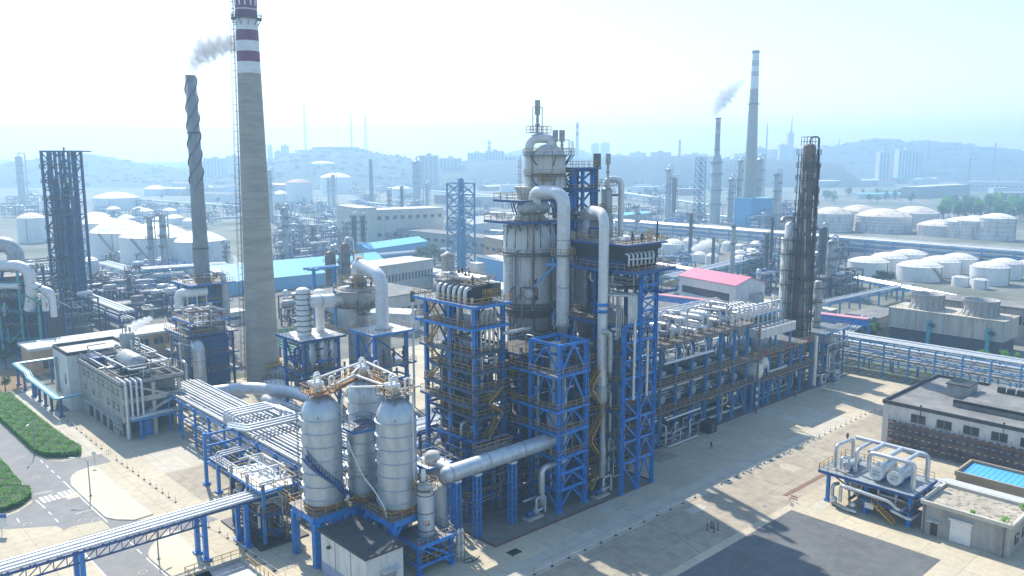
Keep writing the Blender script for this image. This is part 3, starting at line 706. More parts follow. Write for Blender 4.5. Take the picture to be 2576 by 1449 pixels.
for k in range(6):
    b = MB(T); u = 8 + k * .9; b.tube([(u, 13.2, 29), (u, 13.2, 25.4 - k % 2), (u + .6, 14.6, 25.2 - k % 2)], .2, 8); P_(T, 'pipe', b, 'cladding')
for k in range(4):
    b = MB(T); u = 9.2 + k * .95; b.cyl(u, 13.4, 29.3, 31.4, .3, 10); b.cyl(u, 13.4, 30.1, 30.6, .42, 10); P_(T, 'control_valve', b, 'cladding_dull')
clutter(T, 7.2, 13, 15, 13.4, 24.5, 28.6, 34, 11, (.1, .28), ('cladding_dull', 'pipe_white', 'navy_steel', 'pipe_dark'))
clutter(T, 7.2, 12.6, 2, 14, 24.5, 14.5, 34, 12, (.1, .3), ('cladding_dull', 'pipe_dark', 'pipe_white', 'navy_steel'))
b = MB(T); b.tube([(12.6, 12.2, 27.6), (14.6, 12.0, 27.6), (18.4, 11.9, 27.6)], .32, 8); P_(T, 'pipe', b, 'cladding')
for u, z0, z1 in ((6.25, 12.5, 30), (6.35, 17, 26.2)):
    b = MB(T); b.tube([(u, 12.3 if z0 > 15 else 17.5, z0), (u, 12.3 if z0 > 15 else 17.5, z1)], .07, 5); P_(T, 'pipe', b, 'rail_grey')
for k in range(2):
    T2 = thing('reactor', ('dark upright vessel inside the left blue structure, nearer the yard', 'dark upright vessel inside the left blue structure, away from the yard')[k], 'vessel', 10.2, 16 + k * 6.4, 0)
    vessel_v(T2, 10.2, 16 + k * 6.4, [(1.3, 2)] + [(1.9, 4), (1.9, 21)] + dome(1.9, 21, 1.4)[1:], 'pipe_dark')
    for q in range(4): b = MB(T2); a = q * 1.57 + .5; b.cyl(10.2 + 1.4 * math.cos(a), 16 + k * 6.4 + 1.4 * math.sin(a), 0, 4, .18, 8); P_(T2, 'leg', b, 'dark_steel')
# the exchanger block standing on the top deck
T = thing('air_cooler_block', 'block of bent grey pipes on the top deck of the left blue structure', 'exchanger block', 8, 14, 32.6)
b = MB(T); b.box(8.6, 14.6, 32.6, 12.6, 23.4, 35.2); P_(T, 'casing', b, 'dark_steel')
b = MB(T); b.box(8.3, 14.2, 35.2, 13, 23.9, 35.5); P_(T, 'roof', b, 'grating')
b = MB(T); b.rail([(8.3, 14.2, 35.5), (13, 14.2, 35.5), (13, 23.9, 35.5), (8.3, 23.9, 35.5)], closed=True); P_(T, 'railing', b, 'rail_ochre')
for k in range(6):
    v = 15.2 + k * 1.35
    b = MB(T); b.tube([(9.3, v, 34.9), (7.4, v, 34.9), (7.4, v, 32.6)], .34, 9, .9); P_(T, 'pipe', b, 'cladding')
for k in range(3):
    b = MB(T); b.hcyl((9.2 + k * 1.3, 15, 36.2), (9.2 + k * 1.3, 22.6, 36.2), .4, 10); P_(T, 'header', b, 'pipe_white' if k else 'cladding')
for k in range(5): b = MB(T); b.cyl(8.8 + .7 * k, 15 + k * 1.7, 35.5, 37 + .5 * (k % 2), .13, 6); b.cyl(8.8 + .7 * k, 15 + k * 1.7, 36.3, 36.7, .28, 8); P_(T, 'valve', b, 'dark_steel')
b = MB(T); b.box(11.5, 13.2, 33.4, 13.2, 15.2, 35.6); P_(T, 'cabinet', b, 'pipe_dark')
b = MB(T); b.rail([(9.2, 13, 32.9), (12.8, 13, 32.9), (12.8, 14, 32.9)], h=1.6); b.rail([(9.2, 13, 33.6), (12.8, 13, 33.6)], h=1.2, step=.5); P_(T, 'guard', b, 'rail_ochre')
b = MB(T); b.cyl(9.8, 22.4, 36.9, 39.3, 1.05, 16); b.lathe([(1.25, 39.3), (1.2, 39.5), (.1, 40.1)], (9.8, 22.4, 0), 16); P_(T, 'vent_tank', b, 'vessel_grey')
b = MB(T); b.box(13.6, 19.5, 35.6, 15.2, 21.5, 38); P_(T, 'hood', b, 'white_paint')
# ------------------------------------------------------------------ regenerator: the great pale column
RU, RV = 28.4, 22.3
UU, UV = GY(1380, 440, 146.5)[:2]
T = thing('regenerator_column', 'great pale rust streaked column with bulging cones and railed platforms', 'column', RU, RV, 0)
vessel_v(T, RU, RV, [(4.1, 0), (4.1, 27.2)], 'vessel_grey', 'lower_shell', 36)
vessel_v(T, RU, RV, [(4.1, 27.2), (5.0, 29.2), (5.0, 29.6), (4.75, 29.6)], 'column_brown', 'lower_cone', 36)
vessel_v(T, RU, RV, [(4.75, 29.6), (4.75, 41.5), (4.3, 43.4), (3.1, 44.6)], 'vessel_pale', 'shell', 40)
vessel_v(T, RU, RV, [(3.1, 44.6), (2.3, 45.4), (2.3, 49), (2.9, 50.2)], 'vessel_pale', 'neck', 30)
vessel_v(T, UU, UV, [(3.0, 50), (3.0, 55.4)] + dome(3.0, 55.4, 2.2)[1:], 'vessel_pale', 'upper_shell', 32)
for z, r in ((29.6, 4.95), (38.6, 4.95), (20.5, 4.25), (24.6, 4.25), (52.2, 3.1)):
    b = MB(T); b.lathe([(r - .25, z), (r, z), (r, z + .25), (r - .25, z + .25)], (RU if z < 50 else UU, RV if z < 50 else UV, 0), 36, smooth=False, close=False); P_(T, 'band', b, 'column_brown')
for z, r0, r1, a0, a1 in ((28.9, 4.8, 6.0, 2.9, 6.6), (38.3, 4.8, 5.9, 2.4, 5.9), (24.2, 4.1, 5.3, 2.8, 6.4), (17.5, 4.1, 5.4, 2.6, 6.6), (13, 4.1, 5.6, 2.6, 6.6), (8.5, 4.1, 5.6, 2.6, 6.6)):
    b = MB(T); b.ringplat(r0, r1, z, (RU, RV), a0, a1, 22); o = P_(T, 'platform', b, 'grating')
    b = MB(T); b.ringrail(r1 - .06, z + .1, (RU, RV), a0, a1, 22); P_(T, 'railing', b, 'rail_grey' if z > 28 else 'rail_ochre', o)
for k in range(13):
    a = k * math.pi * 2 / 13
    b = MB(T); b.beam((RU + 4.8 * math.cos(a), RV + 4.8 * math.sin(a), 39.7), (RU + 4.55 * math.cos(a), RV + 4.55 * math.sin(a), 43.6), .12); P_(T, 'strut', b, 'pipe_dark')
q_ = random.Random(6)
for k in range(22):
    a = math.radians(q_.uniform(185, 320)); z0 = q_.uniform(4, 32); z1 = z0 + q_.uniform(6, 14); rr = 4.35 if z1 < 27 else 5.15; r2 = q_.uniform(.07, .2)
    b = MB(T); b.tube([(RU + (rr + 2.4) * math.cos(a), RV + (rr + 2.4) * math.sin(a), z0), (RU + rr * math.cos(a), RV + rr * math.sin(a), z0), (RU + rr * math.cos(a), RV + rr * math.sin(a), z1), (RU + (rr - .6) * math.cos(a + .12), RV + (rr - .6) * math.sin(a + .12), z1 + .6)], r2, 6, .5); P_(T, 'pipe', b, ('cladding_dull', 'rust', 'pipe_dark', 'vessel_grey')[k % 4])
for k in range(7):
    a = math.radians(200 + k * 17); z = 10 + (k * 7 % 17); b = MB(T); b.cbox(RU + 4.5 * math.cos(a), RV + 4.5 * math.sin(a), z, .9, .5, .8, a); P_(T, 'box', b, ('rail_ochre', 'pipe_dark')[k % 2])
# big polygon decks at 44.7 and 48.2 with brackets
for z, e, rl in ((44.4, 5.6, 'rail_ochre'), (48.0, 4.4, 'rail_ochre')):
    o = deck(T, RU - e - 1.2, RV - e + .6, RU + e - 1, RV + e - 1, z, 'grating', 'navy_steel', rl, fas=.4)
    for du, dv in ((-1, 0), (0, -1), (-1, -.5), (-.5, -1), (1, -.4), (-.3, 1)):
        b = MB(T); b.beam((RU + du * e * .95, RV + dv * e * .85, z - .3), (RU + du * 3.2, RV + dv * 3.2, z - 2.6), .18); b.beam((RU + du * e * .55, RV + dv * e * .55, z - .3), (RU + du * 3.2, RV + dv * 3.2, z - 1.6), .16); P_(T, 'bracket', b, 'navy_steel')
for z, e in ((55.6, 3.8), (52.0, 3.6)):
    b = MB(T); b.ringplat(2.9, e + .9, z, (UU, UV), n=12); o = P_(T, 'platform', b, 'grating')
    b = MB(T); b.ringrail(e + .8, z + .1, (UU, UV), n=14); P_(T, 'railing', b, 'rail_ochre', o)
    for k in range(6):
        a = k * 1.05; b = MB(T); b.beam((UU + (e + .7) * math.cos(a), UV + (e + .7) * math.sin(a), z), (UU + 3 * math.cos(a), UV + 3 * math.sin(a), z - 1.7), .14); P_(T, 'bracket', b, 'navy_steel')
b = MB(T); b.box(RU - .5, RV - 4.4, 51.2, RU + 3.2, RV - 3.0, 51.35); b.rail([(RU - .5, RV - 4.4, 51.3), (RU + 3.2, RV - 4.4, 51.3), (RU + 3.2, RV - 3, 51.3), (RU - .5, RV - 3, 51.3)], h=1.3, step=.5, closed=True); P_(T, 'guard', b, 'rail_ochre')
# round manway bulge on the belly, facing the camera
a = math.radians(225); b = MB(T); b.sphere((RU + 4.3 * math.cos(a), RV + 4.3 * math.sin(a), 31.7), 1.15, 12); P_(T, 'manway', b, 'vessel_pale')
b = MB(T); b.tube([(RU + 5.1 * math.cos(a + .28), RV + 5.1 * math.sin(a + .28), 30.6), (RU + 5.3 * math.cos(a + .28), RV + 5.3 * math.sin(a + .28), 32.9), (RU + 5.3 * math.cos(a - .28), RV + 5.3 * math.sin(a - .28), 32.9), (RU + 5.1 * math.cos(a - .28), RV + 5.1 * math.sin(a - .28), 30.6)], .12, 6, .4); P_(T, 'pipe', b, 'rust')
b = MB(T); a = math.radians(240); b.hcyl((RU + 4.6 * math.cos(a), RV + 4.6 * math.sin(a), 31), (RU + 5.0 * math.cos(a), RV + 5.0 * math.sin(a), 31), .35, 12); P_(T, 'nozzle', b, 'black')
a = math.radians(214)
b = MB(T); b.tube([(RU + 4.6 * math.cos(a), RV + 4.6 * math.sin(a), 27), (RU + 4.8 * math.cos(a), RV + 4.8 * math.sin(a), 26.5), (RU + 4.8 * math.cos(a), RV + 4.8 * math.sin(a), 20), (RU + 6.2 * math.cos(a + .3), RV + 6.2 * math.sin(a + .3), 17), (RU + 8 * math.cos(a + .3), RV + 8 * math.sin(a + .3), 16)], .42, 9); P_(T, 'pipe', b, 'cladding_dull')
b = MB(T); b.ladder(RU - 4.7 - .3, RV - .6, 30, 38.3, -1, 0); b.ladder(RU - 3.4, RV - 1, 49, 55.6, -1, 0); P_(T, 'ladder', b, 'rail_grey')
b = MB(T)
b.stair((RU + 3.2, RV - 3.6, 44.5), (RU + .6, RV - 5, 48.1)); b.stair((RU + 5.0, RV - 2, 52.1), (RU + 6.6, RV - 3.6, 55.6)); P_(T, 'stair', b, 'navy_steel')
# horizontal doughnut vessel on the neck
DU_, DV_ = GY(1343, 520, 142)[:2]
T2 = thing('drum', 'fat horizontal drum on saddles between the two upper decks of the pale column', 'drum', DU_, DV_, 44.6)
b = MB(T2); b.lathe([(.3, -3.3), (.95, -2.95), (1.25, -2.4), (1.3, 0), (1.25, 2.4), (.95, 2.95), (.3, 3.3)], (DU_, DV_, 46.7), 18, 'x'); P_(T2, 'shell', b, 'cladding_dull')
for k in (-1.8, -.6, .6, 1.8): b = MB(T2); b.cyl(DU_ + k, DV_, 44.4, 46.2, .42, 10); P_(T2, 'leg', b, 'cladding_dull')
# inverted U on the crown
T2 = thing('overhead_pipe', 'white inverted U pipe arching over the crown of the pale column', 'pipe', RU, RV, 50)
b = MB(T2); p0 = GY(1331, 480, 146); p1 = GY(1331, 352, 146); p2 = GY(1386, 352, 146); p3 = GY(1384, 388, 146)
p3 = (p2[0], p2[1], 56.5)
b.tube([(p0[0], p0[1], 44.5), (p1[0], p1[1], 58.6), (p2[0], p2[1], 58.6), p3], .82, 14, 2.0); P_(T2, 'pipe', b, 'pipe_white')
for z in (48, 52, 56): b = MB(T2); b.lathe([(.8, z), (.92, z), (.92, z + .2), (.8, z + .2)], (p0[0], p0[1], 0), 14, close=False); P_(T2, 'band', b, 'cladding_dull')
pm = GY(1352, 338, 147)
b = MB(T2); b.box(pm[0] - 1.6, pm[1] - 1.2, 59.5, pm[0] + 2.2, pm[1] + 1.2, 59.6); o = P_(T2, 'platform', b, 'grating')
b = MB(T2); b.rail([(pm[0] - 1.6, pm[1] - 1.2, 59.6), (pm[0] + 2.2, pm[1] - 1.2, 59.6), (pm[0] + 2.2, pm[1] + 1.2, 59.6), (pm[0] - 1.6, pm[1] + 1.2, 59.6)], closed=True, step=1); P_(T2, 'railing', b, 'rail_ochre', o)
def safety_valve(T, u, v, z, h=4.0, name='relief_valve'):
    b = MB(T); b.cyl(u, v, z, z + h * .2, .22, 8); b.cyl(u, v, z + h * .2, z + h * .28, .42, 10); b.lathe([(.2, z + h * .28), (.3, z + h * .4), (.2, z + h * .5)], (u, v, 0), 10); b.lathe([(.5, z + h * .55), (.5, z + h)], (u, v, 0), 12); b.cyl(u, v, z + h * .5, z + h * .56, .25, 8)
    P_(T, name, b, 'cladding_dull')
safety_valve(T2, pm[0], pm[1], 59.6, 5.6)
b = MB(T2)
for du in (-1.15, 1.15): b.beam((pm[0] + du, pm[1], 59.6), (pm[0] + du, pm[1], 64), .1)
b.beam((pm[0] - 1.15, pm[1], 64), (pm[0] + 1.15, pm[1], 64), .1); P_(T2, 'frame', b, 'dark_steel')
pv2 = GY(1405, 388, 146)
T2 = thing('vent_pair', 'pair of slim vent stacks in a light frame on the pale column crown', 'vent', pv2[0], pv2[1], 55.6)
for k in (-.42, .42): safety_valve(T2, pv2[0] + k, pv2[1] - k, 55.6, 4.4, 'vent_stack')
b = MB(T2)
for du in (-1.5, 1.3): b.beam((pv2[0] + du, pv2[1] - du, 55.6), (pv2[0] + du, pv2[1] - du, 58.3), .1)
b.beam((pv2[0] - 1.5, pv2[1] + 1.5, 58.3), (pv2[0] + 1.3, pv2[1] - 1.3, 58.3), .1); P_(T2, 'frame', b, 'dark_steel')
# ------------------------------------------------------------------ the two white down-comers
def riser(label, pa, pb, z_top, z_bot, z_start, r, base_prof=None):
    T = thing('riser_pipe', label, 'riser pipe', pb[0], pb[1], z_bot)
    b = MB(T); b.tube([(pa[0], pa[1], z_start), (pa[0], pa[1], z_top - r), (pb[0], pb[1], z_top - r), (pb[0], pb[1], z_bot)], r, 18, 2.6); P_(T, 'pipe', b, 'pipe_white')
    return T
pa = GY(1345, 480, 142); pb = GY(1417, 640, 137)
T = riser('huge white inverted U pipe running down the front of the pale column', pa, pb, 50.6, 27.4, 46, 1.12)
vb = GY(1414, 850, 137)
b = MB(T); b.lathe([(1.1, 27.4), (1.3, 27.2), (1.3, 26.9), (.85, 26.2), (.85, 24.6)], (pb[0], pb[1], 0), 18); P_(T, 'reducer', b, 'cladding_dull')
for z in (38.8, 41.5, 33.5): b = MB(T); b.lathe([(1.1, z), (1.17, z), (1.17, z + .15), (1.1, z + .15)], (pb[0], pb[1], 0), 18, close=False); P_(T, 'band', b, 'cladding_dull')
b = MB(T); b.ringplat(1.15, 2.1, 39, (pb[0], pb[1]), n=12); o = P_(T, 'platform', b, 'grating'); b = MB(T); b.ringrail(2.05, 39.1, (pb[0], pb[1]), n=12); P_(T, 'railing', b, 'rail_ochre', o)
b = MB(T)
b.beam((pb[0] - 2.3, pb[1] + 2, 37.4), (pb[0] + 1.6, pb[1] - 1.4, 37.4), .35, .5); b.beam((pb[0] - 1.2, pb[1] + .9, 37.2), (pb[0] - 3.6, pb[1] + 3.4, 33.6), .3)
for k in (-1.2, -.4, .5, 1.2): b.beam((pb[0] + k, pb[1] - k, 37.4), (pb[0] + k, pb[1] - k, 38.6), .22)
P_(T, 'support_bracket', b, 'sky_steel')
b = MB(T); b.lathe([(.85, 24.6), (.85, 19), (1.4, 17), (1.4, 12), (.7, 10), (.7, 4)], (pb[0], pb[1], 0), 16); P_(T, 'stand_pipe', b, 'vessel_grey')
pa = GY(1487, 508, 136); pb = GY(1519, 640, 130)
T = riser('long white hooked down pipe between the pale column and the blue lattice tower', pa, pb, 47.4, 17.2, 46.5, .82)
b = MB(T); b.lathe([(.8, 18.5), (.98, 18.4), (.98, 15.8), (.9, 15.6)], (pb[0], pb[1], 0), 16); P_(T, 'end_bellows', b, 'cladding_dull')
b = MB(T); b.tube([(pb[0], pb[1], 17), (pb[0] - 3.2, pb[1] + 2.6, 17)], .6, 12); P_(T, 'branch', b, 'cladding_dull')
for z in (30.5, 31.6): b = MB(T); b.lathe([(.8, z), (1.0, z), (1.0, z + .5), (.8, z + .5)], (pb[0], pb[1], 0), 14, close=False); P_(T, 'collar', b, 'blue_steel')
for k in range(5): b = MB(T); a = k * 1.26; b.cyl(pb[0] + .95 * math.cos(a), pb[1] + .95 * math.sin(a), 16, 20, .07, 5); P_(T, 'tie_rod', b, 'cladding_dull')
# ------------------------------------------------------------------ second vessel: the reactor right of the pale column
QU, QV = 36.8, 15.6
T = thing('reactor_column', 'grey stepped reactor column half hidden behind the white down pipes', 'column', QU, QV, 0)
vessel_v(T, QU, QV, [(2.2, 0), (2.2, 20), (1.0, 22), (2.6, 25), (2.6, 36), (2.2, 38), (2.0, 44), (1.6, 45.6)] + dome(1.6, 45.6, .8)[1:], 'vessel_grey', 'shell', 26)
for z, r0, r1 in ((28, 2.6, 4.2), (36.5, 2.4, 4.0), (44.2, 1.8, 3.3)):
    b = MB(T); b.ringplat(r0, r1, z, (QU, QV)); o = P_(T, 'platform', b, 'grating'); b = MB(T); b.ringrail(r1 - .06, z + .1, (QU, QV), n=14); P_(T, 'railing', b, 'rail_ochre', o)
b = MB(T); b.box(QU - 1.8, QV - 2.2, 45.6, QU + 1.8, QV - 1.0, 45.7); b.rail([(QU - 1.8, QV - 2.2, 45.7), (QU + 1.8, QV - 2.2, 45.7), (QU + 1.8, QV - 1, 45.7)], h=1.4, step=.6); P_(T, 'guard', b, 'orange')
for (du, dv, z0, z1, r) in ((-2.6, -1.6, 26, 44, .75), (2.0, -3.0, 38, 45, .7), (-.4, -3.6, 24, 40, .78), (-.2, -3.7, 40, 44.6, .5), (-3.6, .6, 30, 42, .55), (2.4, -2.4, 30, 38, .6), (1.2, -3.4, 18, 28, .4)):
    b = MB(T); b.lathe([(r * .5, z0 - .8), (r, z0), (r, z1), (r * .5, z1 + .5)], (QU + du, QV + dv, 0), 14); P_(T, 'cyclone_pipe', b, 'cladding_dull')
b = MB(T); b.tube([(QU - 4, QV - 2, 39.6), (QU + 3, QV - 4, 39.6)], .8, 12); P_(T, 'cross_duct', b, 'vessel_grey')
clutter(T, QU - 3.5, QV - 4.5, 24, QU + 3, QV - 1.5, 44, 16, 21, (.08, .2), ('cladding_dull', 'pipe_dark', 'navy_steel'))
# dark blue head frame behind it
c0 = GY(1442, 560, 152); c1 = GY(1508, 560, 148)
T = thing('head_frame', 'tall dark blue cross braced frame rising behind the reactor column', 'steel frame', c0[0], c0[1], 0)
fu, fv = (35.6, 41.2), (18.8, 23)
posts(T, [(u, v) for u in fu for v in fv], 0, 53.3, .75, 'blue_steel')
for z in (30, 38, 45, 49.5, 53.0): grid_beams(T, fu, fv, z, .4, 'navy_steel')
for z0, z1 in ((38, 41.5), (41.5, 45), (45, 49.5), (49.5, 53)):
    for p, q in (((fu[0], fv[0]), (fu[1], fv[0])), ((fu[0], fv[0]), (fu[0], fv[1])), ((fu[0], fv[1]), (fu[1], fv[1]))): brace(T, p, q, z0, z1, 'x', .26, 'navy_steel')
deck(T, fu[0] - 1.2, fv[0] - 1.2, fu[1] + .8, fv[1] + .8, 53.5, edge='navy_steel'); deck(T, fu[0] - 1, fv[0] - 1, fu[1] + .8, fv[1] + .6, 49.4, edge='navy_steel'); deck(T, fu[0] - 1, fv[0] - 1, fu[1] + .8, fv[1] + .6, 45.2, edge='navy_steel')
b = MB(T); b.cyl(fu[1] + .6, fv[0] - .4, 30, 54, .32, 10); b.box(fu[1] + .1, fv[0] - .9, 53.6, fu[1] + 1.1, fv[0] + .1, 56.0); P_(T, 'hoist_box', b, 'pipe_dark')
b = MB(T); b.beam((38.4, 18.8, 53), (38.4, 18.8, 30), .5); P_(T, 'middle_post', b, 'blue_steel')
# slender column with curved overhead pipe, right of the head frame
c2 = GY(1525, 560, 158)
T = thing('slender_column', 'slender grey column with a curved overhead pipe and ladder behind the dark deck block', 'column', c2[0], c2[1], 0)
vessel_v(T, c2[0], c2[1], [(1.1, 0), (1.1, 49)] + dome(1.1, 49, .7)[1:], 'vessel_grey')
b = MB(T); b.tube([(c2[0], c2[1], 49.4), (c2[0], c2[1], 51.2), (c2[0] + 2, c2[1] - 1.9, 51.2), (c2[0] + 2, c2[1] - 1.9, 24)], .6, 12, 1.5); P_(T, 'overhead_pipe', b, 'pipe_white')
b = MB(T); b.tube([(c2[0] + .4, c2[1] - .6, 46), (c2[0] + .4, c2[1] - .6, 48.2), (c2[0] + 1.6, c2[1] - 1.8, 48.2)], .2, 8, .8); P_(T, 'pipe', b, 'pipe_dark')
for z in (37, 41, 45, 50): b = MB(T); b.ringplat(1.1, 2.0, z, (c2[0], c2[1]), n=10); b.ringrail(1.95, z, (c2[0], c2[1]), n=10, w=.06); P_(T, 'platform', b, 'rail_grey')
safety_valve(T, c2[0], c2[1] - .2, 51.5, 4.5)
b = MB(T); b.ladder(c2[0] + 1.1, c2[1] + .3, 24, 50, 1, 0); P_(T, 'ladder', b, 'rail_grey')
# ------------------------------------------------------------------ blue front tower (carries the big pipe)
T = thing('support_tower', 'bright blue braced tower in front of the pale column, its legs on the yard edge', 'steel tower', 15.1, 2.1, 0)
tu, tv = (15.1, 21.1), (1.9, 8.2)
posts(T, [(u, v) for u in tu for v in tv], 0, 27.0, .62)
for z in (3.5, 6.2, 8.9, 12.9, 16.4, 22, 26.8): grid_beams(T, tu, tv, z, .34)
lv = (.3, 3.5, 6.2, 8.9, 12.9, 16.4, 22, 26.8)
for a, c in zip(lv, lv[1:]):
    for k, (p, q) in enumerate((((tu[0], tv[0]), (tu[1], tv[0])), ((tu[1], tv[0]), (tu[1], tv[1])), ((tu[0], tv[0]), (tu[0], tv[1])))): brace(T, p, q, a, c, 'k', .24)
for z, o in ((22.1, 1.2), (16.6, 1.0), (12.9, .7), (9.0, .6)): deck(T, tu[0] - o, tv[0] - .3, tu[1] + o * .6, tv[1] + 4, z, edge='blue_steel', rail='rail_ochre')
for k, z in enumerate((0, 9, 13, 16.6)): b = MB(T); b.stair((16 + (k % 2) * 3.6, 9.4, z), (19.6 - (k % 2) * 3.6, 9.4, (9, 13, 16.6, 22.1)[k])); P_(T, 'stair', b, 'rail_ochre')
clutter(T, 15, 3, 2, 21, 11.5, 26, 34, 31, (.08, .3), ('cladding_dull', 'pipe_dark', 'navy_steel', 'pipe_white'))
b = MB(T); b.lathe([(.6, 10), (1.5, 13), (1.5, 15), (1.1, 16.5), (.9, 26.5)], (17.6, 5.2, 0), 18); P_(T, 'standpipe', b, 'vessel_grey')
b = MB(T); b.lathe([(.5, 14), (1.2, 16), (1.2, 20), (.8, 21.5)], (19.6, 6.4, 0), 16); P_(T, 'hopper', b, 'vessel_grey')
for lab, u0, v0, u1, v1, zs, sd in (('dark railed deck frame filling the gap between left structure and pale column', 14.2, 9.6, 24.6, 17.6, (4.6, 8.4, 12.4, 16.4, 20.4, 24.4), 301), ('dark railed deck frame between blue front tower and lattice tower', 22.4, 3.4, 27, 14, (5, 9.4, 13.8, 18.2, 22.6), 302)):
    T = thing('deck_structure', lab, 'steel structure', u0, v0, 0)
    posts(T, [(u, v) for u in (u0 + .4, u1 - .4) for v in (v0 + .4, v1 - .4)], 0, zs[-1], .45, 'navy_steel')
    for i, z in enumerate(zs):
        deck(T, u0 - .3, v0, u1, v1, z, 'dark_steel', 'slate', 'rail_ochre', sides='sw')
        b = MB(T); b.stair((u0 + 1 + (i % 2) * 3, v0 - .5, z - 4), (u0 + 4 - (i % 2) * 3, v0 - .5, z)); P_(T, 'stair', b, 'rail_ochre')
    clutter(T, u0, v0, 1, u1, v1, zs[-1] + 2, 46, sd, (.1, .34), ('cladding_dull', 'pipe_dark', 'navy_steel', 'pipe_dark', 'dark_steel'))
    for k in range(3): b = MB(T); x, y = u0 + 1.6 + k * (u1 - u0 - 3) / 2, (v0 + v1) / 2; b.lathe([(.4, 2), (1.1, 3), (1.1, zs[2 + k]), (.4, zs[2 + k] + 1)], (x, y, 0), 14); P_(T, 'vessel', b, 'pipe_dark')
# ------------------------------------------------------------------ dark block and blue lattice tower
T = thing('lattice_tower', 'tall bright blue lattice tower under the dark railed deck block', 'steel tower', 27.7, -.4, 0)
posts(T, [(27.7, -.3)], 0, 28.4, .55); posts(T, [(31.6, -.4), (35.7, -.4)], 0, 37.2, .55)
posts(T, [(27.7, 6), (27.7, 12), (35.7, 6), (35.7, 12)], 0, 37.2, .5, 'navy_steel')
lv = (.4, 5.2, 8.8, 12.6, 16.2, 19.6, 22.6, 25.6, 28.4)
for a, c in zip(lv, lv[1:]):
    for p, q in (((27.7, -.3), (31.6, -.4)), ((31.6, -.4), (35.7, -.4))): brace(T, p, q, a, c, 'k' if p[0] > 30 else 's', .22)
    b = MB(T); b.beam((27.7, -.3, c), (31.6, -.4, c), .22, .4); b.beam((31.6, -.4, c), (35.7, -.4, c), .22, .4); P_(T, 'beam', b, 'blue_steel')
    brace(T, (35.7, -.4), (35.7, 6), a, c, 's', .2, 'navy_steel')
lv = (28.4, 30.4, 32.4, 34.6, 37.0)
for a, c in zip(lv, lv[1:]):
    brace(T, (31.6, -.4), (35.7, -.4), a, c, 'x', .2); b = MB(T); b.beam((31.6, -.4, c), (35.7, -.4, c), .22, .4); P_(T, 'beam', b, 'blue_steel')
for z in (10, 14.2, 19, 24, 28.6): deck(T, 26.6, .3, 36.2, 14, z, edge='navy_steel', rail='rail_ochre')
deck(T, 27.0, -2.2, 38.4, 13.5, 37.4, edge='navy_steel', rail='rail_ochre', fas=.5)
deck(T, 35.2, -1.8, 39.6, 6, 33.6, edge='navy_steel', rail='rail_ochre', fas=.5)
clutter(T, 27.5, .4, 2, 35.5, 12, 28, 46, 32, (.08, .3), ('cladding_dull', 'pipe_dark', 'navy_steel', 'pipe_white', 'pipe_dark'))
clutter(T, 28.5, -.6, 33, 37, 10, 37, 22, 33, (.1, .25), ('cladding', 'pipe_dark', 'cladding_dull'))
for k in range(6):
    b = MB(T); u = 29.3 + k * .46; b.tube([(u - 3.0, 3.8, 33.2), (u, .4, 33.2), (u, .1, 33.0), (u, .1, 28.6 - .1 * k)], .2, 8, .4); P_(T, 'serpentine_pipe', b, 'pipe_white')
for k in range(4):
    b = MB(T); u = 26.4 + k * .55; b.tube([(u, 2, 31.8 - k * .2), (u, .3, 31.8 - k * .2), (u, .3, 26.6)], .14, 7, .4); P_(T, 'serpentine_pipe', b, 'cladding_dull')
b = MB(T); b.tube([(29.6, -.9, 29.5), (29.6, -.9, 16)], .22, 8); P_(T, 'pipe', b, 'pipe_white')
b = MB(T); b.tube([(33.2, -.8, 25.5), (33.2, -.8, 16)], .22, 8); P_(T, 'pipe', b, 'pipe_white')
b = MB(T); b.tube([(24.8, 2, 27.6), (25.8, 1, 27.6), (25.8, 1, 21)], .4, 9, 1.2); P_(T, 'pipe', b, 'cladding_dull')
b = MB(T); b.tube([(26.6, 3, 20), (26.6, 3, 10), (25.6, 2, 8), (25.6, 2, 3)], .55, 10); P_(T, 'pipe', b, 'cladding_dull')
T = thing('cooler_block', 'dark cased block with rows of small white pipes on the lattice tower top', 'exchanger block', 28, 0, 37.4)
b = MB(T); b.prism([(28.4, .6), (37.2, .6), (37.2, 11.5), (28.4, 11.5)], 38.8, 40.4); b.prism([(28.0, .2), (37.6, .2), (37.6, 12), (28.0, 12)], 40.4, 41.2); P_(T, 'casing', b, 'dark_steel')
for k in range(9): b = MB(T); b.box(28.6 + k * 1.0, .6, 37.5, 28.8 + k * 1.0, 11, 38.8); P_(T, 'leg', b, 'navy_steel')
for k in range(7): b = MB(T); u = 28.7 + k * 1.05; b.tube([(u, 1.2, 40.0), (u, -.1, 40.0), (u, -.1, 38.0)], .2, 7, .5); P_(T, 'pipe', b, 'pipe_white')
b = MB(T); b.hcyl((28.2, -.5, 39.2), (34, -.5, 39.0), .12, 6); P_(T, 'pipe', b, 'white_paint')
deck(T, 27.6, -.4, 38.4, 12.4, 41.5, edge='navy_steel', rail='rail_ochre', fas=.3)
b = MB(T); b.hcyl((29, 2, 42.0), (37, 2, 42.0), .3, 8); b.hcyl((29, 4, 42.0), (37, 4, 42.0), .3, 8); P_(T, 'header', b, 'pipe_white')
b = MB(T); b.rail([(33.4, -.3, 41.6), (34.8, -.3, 41.6), (34.8, 1, 41.6)], h=2.0, step=.5); P_(T, 'guard', b, 'rail_ochre')
for u, h in ((36.4, 3.2), (30, 1.8), (32.4, 1.5)): b = MB(T); b.cyl(u, .3, 41.6, 41.6 + h, .14, 6); b.cyl(u, .3, 42.2, 42.8, .3, 8); P_(T, 'valve', b, 'dark_steel')
b = MB(T); b.cyl(37.4, -.4, 39.2, 39.4, .1, 8); b.hcyl((37.3, -.6, 39.9), (37.3, -.75, 39.9), .45, 14); P_(T, 'gauge', b, 'white_paint')
